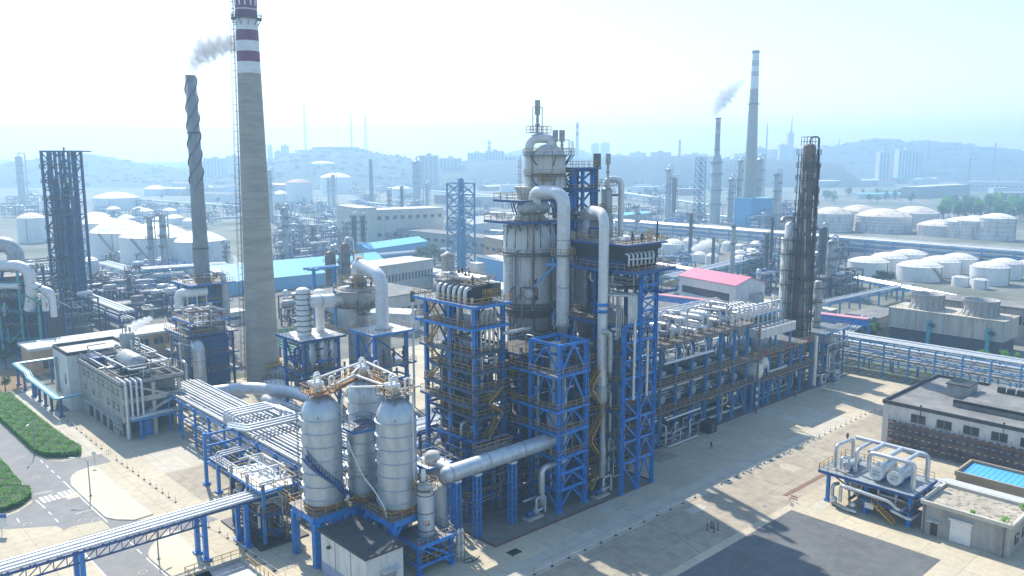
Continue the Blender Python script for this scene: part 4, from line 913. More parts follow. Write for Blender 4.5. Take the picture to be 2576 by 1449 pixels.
# dark bulky vessels deep inside the tower block
for k, (u, v, r, h, lab) in enumerate(((24.2, 12.5, 1.9, 20, 'dark upright drum behind the blue front tower'), (31.5, 8, 2.2, 17, 'dark upright drum inside the lattice tower base'))):
    T = thing('drum', lab, 'vessel', u, v, 0); vessel_v(T, u, v, [(r * .6, 1.5), (r, 3), (r, h)] + dome(r, h, 1.2)[1:], 'vessel_grey')
    for q in range(4): b = MB(T); a = q * 1.57 + .6; b.cyl(u + r * .8 * math.cos(a), v + r * .8 * math.sin(a), 0, 3, .16, 6); P_(T, 'leg', b, 'dark_steel')
# ------------------------------------------------------------------ big horizontal flue pipe at the front
T = thing('flue_pipe', 'fat grey horizontal pipe with a round end cap along the front of the unit', 'pipe', -4, 4.2, 9)
b = MB(T); b.lathe([(.02, -6.3), (.6, -6.15), (1.0, -5.75), (1.2, -5.2), (1.2, 14.8), (1.0, 16.4), (.6, 19)], (0, 4.2, 11.2), 24, 'x'); P_(T, 'shell', b, 'silo_silver')
b = MB(T); b.tube([(-4.2, 4.4, 11.4), (-4.2, 7.2, 11.4)], .85, 16); P_(T, 'elbow', b, 'silo_silver')
b = MB(T); b.tube([(18.5, 4.2, 11.2), (19.6, 4.2, 11.2), (19.6, 4.2, 13.5)], .7, 14); P_(T, 'neck', b, 'cladding_dull')
for u in (-5.0, 2, 9): b = MB(T); b.lathe([(1.2, u), (1.27, u), (1.27, u + .12), (1.2, u + .12)], (0, 4.2, 11.2), 24, 'x', close=False); P_(T, 'seam', b, 'cladding_dull')
b = MB(T); b.box(1.6, 5.5, 11.9, 8.6, 7.0, 12.0); o = P_(T, 'walkway', b, 'grating'); b = MB(T); b.rail([(1.7, 5.6, 12), (8.5, 5.6, 12), (8.5, 6.9, 12), (1.7, 6.9, 12)], closed=True); P_(T, 'railing', b, 'rail_ochre', o)
def lattice_post(u, v, h, lab, s=.8):
    T = thing('lattice_post', lab, 'steel post', u, v, 0, 0, 'lattice posts under the fat flue pipe')
    b = MB(T)
    for i in (-1, 1):
        for j in (-1, 1): b.beam((u + i * s / 2, v + j * s / 2, 0), (u + i * s / 2, v + j * s / 2, h), .17)
    k = int(h / .8)
    for i in range(k):
        z0, z1 = i * h / k, (i + 1) * h / k
        for p, q in (((-1, -1), (1, -1)), ((1, -1), (1, 1)), ((1, 1), (-1, 1)), ((-1, 1), (-1, -1))):
            if i % 2: p, q = q, p
            b.beam((u + p[0] * s / 2, v + p[1] * s / 2, z0), (u + q[0] * s / 2, v + q[1] * s / 2, z1), .08)
    P_(T, 'lattice', b, 'blue_steel')
    b = MB(T); b.box(u - s * .7, v - s * .7, h, u + s * .7, v + s * .7, h + .35); P_(T, 'cap', b, 'pipe_white')
lattice_post(-3.6, 4.2, 9.6, 'blue lattice post under the capped end of the fat pipe')
lattice_post(.2, 4.2, 9.6, 'blue lattice post second from the capped end of the fat pipe')
lattice_post(7.2, 4.2, 9.6, 'blue lattice post under the fat pipe, nearest the blue front tower')
lattice_post(-.3, 9.6, 8.4, 'blue lattice post behind the fat pipe, beneath the domed vessels')
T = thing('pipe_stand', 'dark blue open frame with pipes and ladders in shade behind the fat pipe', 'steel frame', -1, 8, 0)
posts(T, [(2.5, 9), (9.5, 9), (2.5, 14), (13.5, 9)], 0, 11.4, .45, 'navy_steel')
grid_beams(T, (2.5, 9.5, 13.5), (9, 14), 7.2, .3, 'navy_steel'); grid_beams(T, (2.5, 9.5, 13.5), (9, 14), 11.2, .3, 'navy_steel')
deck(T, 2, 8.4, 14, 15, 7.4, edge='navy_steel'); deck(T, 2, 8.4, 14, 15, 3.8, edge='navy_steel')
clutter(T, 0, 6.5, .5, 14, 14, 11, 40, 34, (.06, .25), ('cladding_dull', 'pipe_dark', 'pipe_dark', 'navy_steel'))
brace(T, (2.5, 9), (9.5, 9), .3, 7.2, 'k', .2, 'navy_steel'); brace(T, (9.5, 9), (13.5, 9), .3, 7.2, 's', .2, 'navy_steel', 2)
# domed vessels by the silos
T = thing('domed_vessel', 'cream domed vessel on a white deck beside the silo, nearer the fat pipe', 'vessel', -3.6, 9.8, 0, 0, 'domed vessels beside the silos')
vessel_v(T, -3.6, 9.8, [(1.6, 1), (1.6, 11), (1.55, 11)], 'vessel_grey'); vessel_v(T, -3.6, 9.8, [(1.15, 11), (1.15, 11.9)] + dome(1.15, 11.9, .9)[1:], 'roof_pale', 'dome')
deck(T, -5.8, 7.9, -1.2, 12.6, 11, 'white_paint', 'blue_steel', 'rail_grey')
T2 = dupt(T, -6.6, 13.6, 0, label='cream domed vessel half hidden behind the large silo edge')
T = thing('dump_vessel', 'upright grey vessel in the shade behind the slim lettered vessel', 'vessel', -5.8, 5.8, 0)
vessel_v(T, -5.8, 5.8, [(1.0, .5), (1.3, 1.2), (1.3, 9)] + dome(1.3, 9, .7)[1:], 'vessel_grey')
b = MB(T); b.lathe([(1.3, 3.1), (1.7, 3.1), (1.7, 3.25), (1.3, 3.25)], (-5.8, 5.8, 0), 20, close=False); P_(T, 'band', b, 'cladding_dull')
# pumps and pipe loops at yard level
def pump_set(u, v, label, seed, rot=0):
    T = thing('pump_set', label, 'pump', u, v, 0, rot, 'pumps at the yard edge')
    b = MB(); b.box(-1.6, -.7, 0, 1.6, .7, .3); P_(T, 'base', b, 'kerb')
    b = MB(); b.hcyl((-1.4, 0, .9), (-.1, 0, .9), .42, 12); P_(T, 'motor', b, 'navy_steel')
    b = MB(); b.lathe([(.2, .1), (.55, .3), (.55, .8), (.2, 1)], (0, 0, .95), 12, 'x'); P_(T, 'casing', b, 'cladding_dull')
    b = MB(); b.tube([(.6, 0, 1.2), (.6, 0, 3), (2.6, 0, 3), (2.6, 0, .3)], .17, 7, .5); P_(T, 'pipe', b, 'pipe_white')
    b = MB(); b.tube([(1, 0, .95), (2.2, 0, .95), (2.2, 1.2, .95), (2.2, 1.2, 2.6), (-1, 1.2, 2.6)], .22, 8, .5); P_(T, 'pipe', b, 'cladding')
    for k in range(2): b = MB(); b.cyl(1.2 + k * .9, 0, 2.8, 3.6, .07, 6); b.cyl(1.2 + k * .9, 0, 3.5, 3.58, .3, 10); P_(T, 'valve', b, 'dark_steel')
    return T
pump_set(10.8, 3.2, 'pump set with white pipes between the lattice post and blue front tower', 1)
pump_set(24.8, 1.6, 'pump set with white pipes between the blue tower and lattice tower', 2)
T = thing('elbow_pipe', 'silver pipe bending down to the ground left of the blue front tower', 'pipe', 12, 3, 0)
b = MB(T); b.tube([(18.5, 3.2, 7.6), (12.6, 3.2, 7.6), (12.6, 3.2, 2.2), (13.4, 3.8, 1.4)], .5, 12, 1.0); P_(T, 'pipe', b, 'cladding'); b = MB(T); b.tube([(13.4, 3.8, 1.4), (14.2, 4.6, 2), (14.2, 5.2, 4.2)], .42, 10, .8); P_(T, 'return_bend', b, 'cladding_dull')
T = thing('meter_skid', 'row of white pipe loops on the ground at the start of the long structure', 'pipework', 51, 8.2, 0)
r_ = random.Random(14)
for k in range(8):
    b = MB(T); u = 51.4 + k * 1.35 + r_.uniform(-.3, .3); h = r_.uniform(2.0, 5.4); w = r_.uniform(.5, 2.4); b.tube([(u, 8.9, .6), (u, 8 - k % 2 * .5, .6), (u, 8 - k % 2 * .5, h)] + ([(u + w, 8 - k % 2 * .5, h), (u + w, 8.6, h - 1.2), (u + w, 9.4, h - 1.2)] if k % 3 else [(u, 9.6, h)]), r_.uniform(.09, .2), 7, .5); P_(T, 'pipe_loop', b, ('pipe_white', 'cladding_dull', 'cladding')[k % 3])
b = MB(T); b.tube([(51, 8.0, 5.6), (62.4, 8.0, 5.6)], .2, 7); P_(T, 'header', b, 'pipe_white')
b = MB(T); b.tube([(51, 7.4, .4), (61, 7.4, .4)], .16, 6); P_(T, 'header', b, 'pipe_white')
T = thing('kiosk', 'dark box kiosk standing at the foot of the long structure', 'kiosk', *G(1783, 1086), 0)
b = MB(); b.box(-1.3, -1, 0, 1.3, 1, 2.2); P_(T, 'body', b, 'black'); b = MB(); b.box(-1.5, -1.2, 2.2, 1.5, 1.2, 2.4); P_(T, 'roof', b, 'dark_steel'); b = MB(); b.box(-.5, -1.03, .2, .5, -1, 1.9); P_(T, 'door', b, 'pipe_dark')
# ------------------------------------------------------------------ the long exchanger structure along the yard
T = thing('long_structure', 'long three storey blue structure of railed decks along the yard', 'steel structure', 51, 9.6, 0)
us = [51.2 + 5.15 * k for k in range(7)]; vs = (9.8, 16.5, 24)
posts(T, [(u, v) for u in us for v in vs], 0, 19.4, .5, 'sky_steel')
for z in (6.9, 12.0, 19.5): grid_beams(T, us, vs, z, .32, 'sky_steel')
deck(T, 37, 8.9, 83.2, 25, 20.1, edge='column_brown', rail='rail_ochre', sides='sne', fas=.45)
deck(T, 37, 8.4, 84.4, 25, 12.3, edge='column_brown', rail='rail_ochre', sides='se', fas=.35)
deck(T, 37, 8.4, 85, 25, 7.2, edge='column_brown', rail='rail_ochre', sides='se', fas=.35)
posts(T, [(38, 9.8), (44.5, 9.8), (38, 24), (44.5, 24)], 0, 19.4, .5, 'sky_steel')
for a, c in zip(us[3:], us[4:]):
    brace(T, (a, 9.8), (c, 9.8), 15.6, 19.4, 'v', .2, 'sky_steel')
brace(T, (us[2], 9.8), (us[3], 9.8), .3, 6.9, 'k', .2, 'sky_steel'); brace(T, (us[5], 9.8), (us[6], 9.8), .3, 6.9, 'k', .2, 'sky_steel')
for seg in range(3):
    u0 = 46 + seg * 12.5
clutter(T, 46, 10, 13, 83, 22, 19, 32, 41, (.1, .3), ('cladding', 'pipe_dark', 'cladding_dull'), vert=.3)
clutter(T, 46, 9.5, 8, 83, 22, 12, 32, 42, (.1, .28), ('cladding_dull', 'pipe_dark', 'pipe_white'), vert=.4)
clutter(T, 46, 9.5, .4, 83, 22, 7, 36, 43, (.1, .3), ('cladding_dull', 'pipe_dark', 'pipe_white'), vert=.4)
b = MB(T); b.tube([(50.5, 8.6, 16.6), (67, 8.6, 16.6)], .3, 8); P_(T, 'pipe', b, 'pipe_white')
for k in range(6): b = MB(T); u = 52 + k * 2.5; b.tube([(u, 9.2, 19.6), (u, 8.6, 18.6), (u, 8.6, 16.6)], .16, 6, .4); P_(T, 'pipe', b, 'pipe_white')
# exchangers on the decks: each its own thing
ORD = ('first', 'second', 'third', 'fourth', 'fifth', 'sixth', 'seventh', 'eighth', 'ninth', 'tenth')
r_ = random.Random(8)
for i in range(8):
    for lv_ in range(2 if i not in (2, 6) else 1):
        lab = f"silver exchanger on the top deck, {('lower', 'upper')[lv_]} of the {ORD[i]} pair from the lattice tower"
        if i in (2, 6): lab = f"silver exchanger lying single on the top deck, {'nearer to' if i == 2 else 'farther from'} the lattice tower"
        make_exchanger('heat_exchanger', lab, r_.uniform(3.8, 6.4), r_.uniform(.5, .85), 51.5 + i * 3.6 + r_.uniform(-.5, .5), 13.0 + r_.uniform(-.8, 1.0), 20.1 + lv_ * 2.0, -math.pi / 2 + (math.pi if i == 4 else 0), 'silver heat exchangers on the top deck', ('cladding', 'cladding_dull', 'pipe_white')[r_.randrange(3)], .45)
for i in range(5):
    make_exchanger('drum', f'long white drum at the back of the top deck, {ORD[i]} from the lattice tower', 7.5 - (i % 2), .95 if i < 3 else .8, 50 + i * 7.4, 20.5 + (i % 2), 20.1 + (.6 if i > 2 else 0), 0, 'white drums at the back of the top deck', 'white_paint', .7, 'drum')
for i in range(7):
    for q, z in enumerate((12.3, 7.2)):
        make_exchanger('heat_exchanger', f'dull exchanger in the long structure, {("second", "first")[q]} storey, {ORD[i]} from the lattice tower', 5, .7, 53.6 + i * 5.15, 13.2, z, -math.pi / 2, 'exchangers inside the long structure', 'cladding_dull', .5)
T = thing('top_deck_pipework', 'tangle of silver pipes over the exchangers on the long top deck', 'pipework', 51, 11, 20.1)
r_ = random.Random(5)
for i in range(9):
    u = 51.2 + i * 3.5
    b = MB(T); b.tube([(u, 10.6 + (i % 2) * .6, 20.4), (u, 10.6 + (i % 2) * .6, 22.4 + (i * 5 % 4) * .8), (u + (i % 3) - 1, 15.5, 22.4 + (i * 5 % 4) * .8), (u + .6, 15.5, 21)], .15 + .06 * (i % 3), 8, .6); P_(T, 'pipe', b, 'cladding')
    b = MB(T); b.tube([(u + 1.1, 16.2, 20.6), (u + 1.1, 16.2, 23.4 + (i * 3 % 4) * .6), (u + 3.4 - i % 2, 16.2, 23.4 + (i * 3 % 4) * .6), (u + 3.4 - i % 2, 17.5, 21.5)], .17, 8, .6); P_(T, 'pipe', b, 'pipe_white')
for i in range(3): b = MB(T); b.tube([(51, 17.6 + i * .7, 23.6 + .3 * i), (84, 17.6 + i * .7, 23.6 + .3 * i)], .18, 7); P_(T, 'pipe', b, 'pipe_white')
for i in range(12):
    b = MB(T); u = 51.6 + i * 2.6; v = 10.2; b.cyl(u, v, 20.1, 21.4, .1, 6); b.cyl(u, v, 20.8, 21.1, .22, 8); P_(T, 'valve', b, 'dark_steel')
# pipe cradle roof behind, toward the dark column
T = thing('pipe_cradle', 'pale grid of pipes on the deck between the drums and the tall dark column', 'pipe rack', 84, 14, 15)
posts(T, [(u, v) for u in (84.5, 93, 102) for v in (15.5, 26)], 0, 19.2, .4, 'sky_steel')
deck(T, 83.8, 14.8, 106, 27.4, 19.4, edge='sky_steel', rail=None)
for i in range(11): b = MB(T); u = 84.5 + i * 2; b.tube([(u, 14.6, 17), (u, 14.6, 21.8), (u, 15.8, 21.8), (u, 15.8, 19.6)], .22, 8, .5); P_(T, 'pipe_bend', b, 'pipe_white')
for i in range(14): b = MB(T); b.tube([(84.2 + i * 1.55, 16.4, 20), (84.2 + i * 1.55, 27, 20)], .15, 6); P_(T, 'pipe', b, 'cladding')
for i in range(4): b = MB(T); b.tube([(84, 17 + i * 3, 20.4), (105.8, 17 + i * 3, 20.4)], .13, 6); P_(T, 'pipe', b, 'cladding_dull')
# second part of the structure with the louvred cooler
T = thing('low_structure', 'two storey blue deck structure carrying the louvred cooler', 'steel structure', 87, 9.8, 0)
us = [87.2 + 4.9 * k for k in range(6)]
posts(T, [(u, v) for u in us for v in (10, 16, 22)], 0, 12, .45, 'sky_steel')
deck(T, 86.4, 9, 112.6, 23, 12.2, edge='rust', rail='rail_ochre', sides='sew'); deck(T, 86.4, 8.6, 112.6, 23, 6.6, edge='rust', rail='rail_ochre', sides='sew')
clutter(T, 87, 9.6, .4, 112, 21, 6.2, 40, 51, (.09, .28), ('cladding_dull', 'pipe_dark', 'pipe_white'), vert=.45); clutter(T, 87, 9.6, 7, 112, 21, 11.8, 30, 52, (.09, .28), ('cladding_dull', 'pipe_dark', 'pipe_white', 'orange'), vert=.45)
brace(T, (us[1], 10), (us[2], 10), .3, 6.4, 'k', .2, 'sky_steel'); brace(T, (us[3], 10), (us[4], 10), 6.8, 12, 'k', .2, 'sky_steel')
b = MB(T); b.tube([(111.4, 8.7, 13), (111.4, 8.7, .8)], .5, 10); P_(T, 'duct', b, 'pipe_white')
for u in (88, 98, 108): b = MB(T); b.box(u, 8.4, 12.4, u + .5, 8.8, 13.1); P_(T, 'hose_box', b, 'sign_red')
T = thing('air_cooler', 'pale louvred air cooler with a white grid top on short posts', 'air cooler', 88, 10, 12.2)
for u in (89, 95.6, 102.2):
    for v in (10.6, 20): b = MB(T); b.box(u - .2, v - .2, 12.2, u + .2, v + .2, 15.6); P_(T, 'post', b, 'sky_steel')
b = MB(T)
for p, q in (((88, 10), (103.4, 10)), ((103.4, 10), (103.4, 21)), ((103.4, 21), (88, 21)), ((88, 21), (88, 10))): b.beam(p + (16.5,), q + (16.5,), .15, 1.9)
P_(T, 'casing', b, 'vessel_pale')
b = MB(T); b.box(88.1, 10.1, 15.7, 103.3, 20.9, 16.9); P_(T, 'fan_bed', b, 'dark_steel')
b = MB(T)
for k in range(9): b.beam((88 + k * 1.925, 10, 17.5), (88 + k * 1.925, 21, 17.5), .22, .2)
for k in range(6): b.beam((88, 10 + k * 2.2, 17.52), (103.4, 10 + k * 2.2, 17.52), .18, .16)
P_(T, 'grid', b, 'white_paint')
for i in range(6): b = MB(T); u = 89 + i * 2.6; b.tube([(u, 21.4, 15), (u, 21.4, 19.4), (u, 22.4, 19.4), (u, 22.4, 14)], .2, 8, .5); P_(T, 'pipe_bend', b, 'pipe_white')
# end drums facing the yard, on blue stands
def end_drum(u, v, z, r, L, lab):
    T = thing('end_drum', lab, 'drum', u, v, 0, 0, 'round ended drums on blue stands')
    b = MB(T); b.lathe([(.1, -.45), (r * .6, -.32), (r * .9, -.1), (r, .15), (r, L), (r * .7, L + .4)], (u, v, z), 22, 'y'); P_(T, 'shell', b, 'vessel_pale')
    b = MB(T); b.box(u - r * .9, v + .5, z - r - .25, u + r * .9, v + 1.1, z - r * .4); b.box(u - r * .9, v + L - 1, z - r - .25, u + r * .9, v + L - .4, z - r * .4); P_(T, 'saddle', b, 'blue_steel')
    for i in (-1, 1):
        for j in (.8, L - .7): b = MB(T); b.box(u + i * r * .8 - .2, v + j - .2, 0, u + i * r * .8 + .2, v + j + .2, z - r - .25); P_(T, 'leg', b, 'blue_steel')
    b = MB(T); b.box(u + .1, v - .44, z - .35, u + .9, v - .4, z + .3); P_(T, 'name_plate', b, 'white_paint')
end_drum(84.6, 8.0, 9.2, 1.7, 5, 'round ended grey drum on a blue stand between the two deck structures')
end_drum(89.6, 9.6, 10.0, 1.45, 6, 'round ended grey drum set back above the lower deck beside its neighbour')
end_drum(124.5, 11, 9.6, 1.7, 7, 'round ended grey drum on a blue stand right of the tall dark column')
T = thing('flare_post', 'thin red and white banded post by the drum between the deck structures', 'post', 84, 7.4, 0)
b = MB(T); b.cyl(83.2, 7.6, 0, 20, .22, 8); P_(T, 'pole', b, 'rust')
for k in range(3): b = MB(T); b.lathe([(.23, 2 + k * 1.6), (.26, 2 + k * 1.6), (.26, 2.8 + k * 1.6), (.23, 2.8 + k * 1.6)], (83.2, 7.6, 0), 8, close=False); P_(T, 'band', b, 'white_paint')
# tall dark column with its grey neighbours
def banded_column(name, lab, u, v, prof, m, plats, lad=None, group=None, m2='rail_grey', overhead=None, pr=1.1):
    T = thing(name, lab, 'column', u, v, 0, 0, group)
    vessel_v(T, u, v, prof, m, 'shell', 22)
    for z, r, a0, a1 in plats:
        b = MB(T); b.ringplat(r, r + pr, z, (u, v), a0, a1, 12); o = P_(T, 'platform', b, 'dark_steel')
        b = MB(T); b.ringrail(r + pr - .05, z + .1, (u, v), a0, a1, 12, w=.08); P_(T, 'railing', b, m2, o)
    if lad:
        b = MB(T)
        for (x, y, z0, z1) in lad: b.ladder(u + x, v + y, z0, z1, 1 if x > 0 else -1, 0)
        P_(T, 'ladder', b, m2)
    return T
du_, dv_ = GY(2021, 650, 198)[:2]
T = banded_column('dark_column', 'very tall dark brown column ringed with railed landings', du_, dv_, [(2.0, 0), (2.0, 33), (1.5, 35), (1.5, 57.6), (1.4, 58)] + dome(1.4, 58, .6)[1:], 'column_brown',
                  [(z, 1.6 if z > 33 else 2.1, (k * 2.1) % 6.28, (k * 2.1) % 6.28 + 4.2) for k, z in enumerate((14, 17, 20, 23, 26, 29, 32, 35, 38, 41, 44, 47, 50, 53, 56))], [(1.75, -.3, 33, 57.5), (-2.3, 0, 14, 33), (2.3, .2, 14, 33)], m2='dark_steel', pr=1.25)
b = MB(T); b.tube([(du_ + .3, dv_, 58.2), (du_ + .3, dv_, 60.2), (du_ + 1.7, dv_ - 1.5, 60.2), (du_ + 1.7, dv_ - 1.5, 30)], .2, 7, .8); P_(T, 'overhead_pipe', b, 'dark_steel')
for k in range(5): b = MB(T); a = k * 1.2 + .4; b.tube([(du_ + 1.9 * math.cos(a), dv_ + 1.9 * math.sin(a), 57 - k * 5), (du_ + 2.2 * math.cos(a), dv_ + 2.2 * math.sin(a), 33 - k * 2), (du_ + 2.5 * math.cos(a), dv_ + 2.5 * math.sin(a), 8)], .16, 6); P_(T, 'pipe', b, 'column_brown' if k % 2 else 'dark_steel')
for k in range(4): b = MB(T); a = 3.6 + k * .5; b.ladder(du_ + 1.9 * math.cos(a), dv_ + 1.9 * math.sin(a), 12 + k * 10, 26 + k * 10, math.cos(a), math.sin(a)); P_(T, 'ladder', b, 'rust')
for k in range(26): b = MB(T); a, z = 3.3 + (k * 1.7) % 2.6, 12 + k * 1.75; b.tube([(du_ + 1.5 * math.cos(a), dv_ + 1.5 * math.sin(a), z), (du_ + 2.5 * math.cos(a), dv_ + 2.5 * math.sin(a), z), (du_ + 2.5 * math.cos(a), dv_ + 2.5 * math.sin(a), z - 4)], .17, 5); P_(T, 'branch_pipe', b, ('column_brown', 'dark_steel', 'cladding_dull')[k % 3])
b = MB(T); b.rail([(du_ - 1.4, dv_ - 1.4, 58), (du_ + 1.4, dv_ - 1.4, 58), (du_ + 1.4, dv_ + 1.4, 58), (du_ - 1.4, dv_ + 1.4, 58)], h=2.2, closed=True, w=.09); P_(T, 'top_frame', b, 'dark_steel')
for k in range(6): b = MB(T); a = k * 1.047 + .2; b.beam((du_ + 2.7 * math.cos(a), dv_ + 2.7 * math.sin(a), 8), (du_ + 2.4 * math.cos(a), dv_ + 2.4 * math.sin(a), 56), .16); P_(T, 'cage_post', b, 'dark_steel')
gu, gv = GY(1986, 720, 201)[:2]
T = banded_column('grey_column', 'broad pale grey column standing against the tall dark brown column', gu, gv, [(2.4, 0), (2.4, 35), (1.8, 36.5), (1.8, 39)] + dome(1.8, 39, .8)[1:], 'vessel_pale',
                  [(z, 2.4, 2.2, 7.4) for z in (16, 20, 24.5, 28, 32, 35.5)], [(-2.7, 0, 14, 36)], m2='rail_grey')
for k in range(3): b = MB(T); a = 3.2 + k * .35; b.tube([(gu + 2.7 * math.cos(a), gv + 2.7 * math.sin(a), 36 - k * 3), (gu + 2.7 * math.cos(a), gv + 2.7 * math.sin(a), 10)], .2, 7); P_(T, 'pipe', b, 'pipe_dark' if k == 1 else 'cladding')
b = MB(T); b.tube([(gu, gv, 39.6), (gu, gv, 40.8), (gu - 2.2, gv + 1.4, 40.8), (gu - 3.4, gv + 1, 40)], .5, 10, .8); P_(T, 'overhead_pipe', b, 'cladding_dull')
b = MB(T); b.tube([(gu + 2.2, gv - 1, 42), (gu + 1.2, gv - 1.2, 41.4), (gu + 1, gv - 1.2, 36)], .18, 6, .6); P_(T, 'pipe', b, 'pipe_dark')
wu, wv = G(2046, 940)
T = banded_column('slim_column', 'slim grey column standing at the yard edge right of the dark column', wu, wv, [(1.4, 0), (1.4, 1.5), (1.0, 2.5), (1.0, 24)] + dome(1.0, 24, .5)[1:], 'vessel_grey', [(z, 1.0, 0, 4.5) for z in (9, 14, 19, 22.5)], [(1.2, 0, 2, 24)])
b = MB(T); b.cyl(wu, wv, 24, 27, .15, 6); P_(T, 'vent', b, 'dark_steel')
# equipment deck at the far end
T = thing('low_structure', 'low blue deck of drums and pumps between the dark column and the long pipe rack', 'steel structure', 117, 9.5, 0)
posts(T, [(u, v) for u in (118, 123.5, 129) for v in (10, 18)], 0, 8, .4, 'sky_steel'); deck(T, 117, 9.4, 131, 20, 7.6, edge='rust', rail='rail_grey', sides='se'); deck(T, 117, 9.4, 131, 20, 12.5, edge='sky_steel', rail='rail_grey', sides='se')
posts(T, [(u, v) for u in (118, 129) for v in (10, 18)], 8, 12.4, .35, 'sky_steel', False)
clutter(T, 117, 9, .3, 131, 19, 12, 44, 61, (.08, .25), ('cladding_dull', 'pipe_white', 'pipe_dark', 'cladding'))
pump_set(113.5, 8.0, 'pump set with white pipes at the foot of the tall dark column', 7); pump_set(120, 7.6, 'pump set with white pipes under the last round ended drum', 8)
# ------------------------------------------------------------------ pipe rack across the far end of the yard
def pipe_rack(lab, u0, u1, v0, v1, step, levels, npipes, m='sky_steel', rr=(.16, .32), along='v', pm=('pipe_white', 'cladding'), name='pipe_rack', seed=0, truss=False):
    T = thing(name, lab, 'pipe rack', u0, v0, 0)
    r_ = random.Random(seed); zt = levels[-1]
    L0, L1, c0_, c1_ = (v0, v1, u0, u1) if along == 'v' else (u0, u1, v0, v1)
    P3 = (lambda l, c, z: (c, l, z)) if along == 'v' else (lambda l, c, z: (l, c, z))
    n = max(1, round(abs(L1 - L0) / step)); cnt = 0
    for i in range(n + 1):
        l = L0 + (L1 - L0) * i / n
        b = MB(T)
        for c in (c0_, c1_): b.beam(P3(l, c, 0), P3(l, c, zt - .3), .36)
        for z in levels: b.beam(P3(l, c0_ - .4, z - .3), P3(l, c1_ + .4, z - .3), .26, .36)
        P_(T, 'trestle', b, m)
    b = MB(T)
    for z in levels:
        for c in (c0_, c1_): b.beam(P3(L0, c, z - .34), P3(L1, c, z - .34), .2, .3)
    P_(T, 'stringer', b, m)
    for li, z in enumerate(levels):
        k = npipes[li]
        for i in range(k):
            c = c0_ + (c1_ - c0_) * (i + .5) / k; r = r_.uniform(*rr)
            b = MB(T); b.tube([P3(L0, c, z + r - .1), P3(L1, c, z + r - .1)], r, 7); P_(T, 'pipe', b, r_.choice(pm))
    return T
T = pipe_rack('long multi level pipe rack closing the far end of the yard', 133.6, 139.8, 20, -66, 6.1, (4.4, 6.6, 9.0), (5, 5, 7), rr=(.14, .27), seed=3, pm=('pipe_white', 'cladding', 'cladding_dull'))
T = pipe_rack('low outer pipe rack with thin lines in front of the cooling towers', 142, 147, 24, -60, 7, (3.2, 5.4), (5, 6), seed=4, rr=(.1, .2))
# ------------------------------------------------------------------ striped chimney
T = thing('striped_chimney', 'tall concrete chimney with purple and white bands and a caged ladder', 'chimney', 15.9, 103.6, 0)
T['_o'] = (15.9, 103.6, 0)
rz = lambda z: 4.15 - (4.15 - 2.45) * min(1, z / 90) ** .8
def seg_(z0, z1, m, name='shaft', k=6):
    b = MB(T); b.lathe([(rz(z0 + (z1 - z0) * i / k), z0 + (z1 - z0) * i / k) for i in range(k + 1)], (15.9, 103.6, 0), 40, close=False); return P_(T, name, b, m)
seg_(0, 74.7, 'shaft_concrete', 'shaft', 20)
for i, (a, c) in enumerate(((74.7, 77.3), (77.3, 79.65), (79.65, 82.0), (82.0, 84.4), (84.4, 87.2))): seg_(a, c, 'stripe_red' if i % 2 else 'stripe_white', 'painted_band')
seg_(87.2, 95, 'stripe_red', 'painted_band')
b = MB(T)
for k in range(12):
    a = k * math.pi / 6
    b.box(0, 0, 0, 0, 0, 0) if False else b.cbox(15.9 + 2.47 * math.cos(a), 103.6 + 2.47 * math.sin(a), 90.9, .12, .35, 2.2, a)
for z in (88.9,): b.lathe([(2.44, z), (2.5, z), (2.5, z + .25), (2.44, z + .25)], (15.9, 103.6, 0), 30, close=False)
P_(T, 'crown_marks', b, 'stripe_white')
b = MB(T); b.ringplat(2.4, 3.5, 86.9, (15.9, 103.6), t=.18); o = P_(T, 'platform', b, 'dark_steel'); b = MB(T); b.ringrail(3.4, 87.0, (15.9, 103.6), n=20, w=.09); P_(T, 'railing', b, 'dark_steel', o)
for k in range(10): b = MB(T); a = k * .628; b.beam((15.9 + 3.4 * math.cos(a), 103.6 + 3.4 * math.sin(a), 86.9), (15.9 + 2.5 * math.cos(a), 103.6 + 2.5 * math.sin(a), 85.4), .12); P_(T, 'bracket', b, 'dark_steel')
b = MB(T); a = math.radians(137)
for i in range(60):
    z0, z1 = 1 + i * 1.55, 1 + (i + 1) * 1.55
    for e in (-.3, .3):
        p = [(15.9 + (rz(z) + .5) * math.cos(a) - e * math.sin(a), 103.6 + (rz(z) + .5) * math.sin(a) + e * math.cos(a), z) for z in (z0, z1)]
        b.beam(p[0], p[1], .1)
    z = z0; r_ = rz(z)
    b.tube([(15.9 + (r_ + .5) * math.cos(a) + .45 * math.sin(a), 103.6 + (r_ + .5) * math.sin(a) - .45 * math.cos(a), z), (15.9 + (r_ + 1.3) * math.cos(a), 103.6 + (r_ + 1.3) * math.sin(a), z), (15.9 + (r_ + .5) * math.cos(a) - .45 * math.sin(a), 103.6 + (r_ + .5) * math.sin(a) + .45 * math.cos(a), z)], .05, 4, .3, False)
    if i % 3 == 0: b.beam((15.9 + r_ * math.cos(a), 103.6 + r_ * math.sin(a), z), (15.9 + (r_ + .6) * math.cos(a), 103.6 + (r_ + .6) * math.sin(a), z), .09)
for e in (-.35, .35):
    b.beam((15.9 + (rz(1) + 1.3) * math.cos(a) - e * math.sin(a), 103.6 + (rz(1) + 1.3) * math.sin(a) + e * math.cos(a), 3), (15.9 + (rz(86) + 1.3) * math.cos(a) - e * math.sin(a), 103.6 + (rz(86) + 1.3) * math.sin(a) + e * math.cos(a), 86), .07)
P_(T, 'ladder', b, 'rust')
b = MB(T); b.hcyl((17, 101, 3.4), (20.4, 94.5, 3.4), 2.0, 20); P_(T, 'flue_inlet', b, 'cladding_dull')
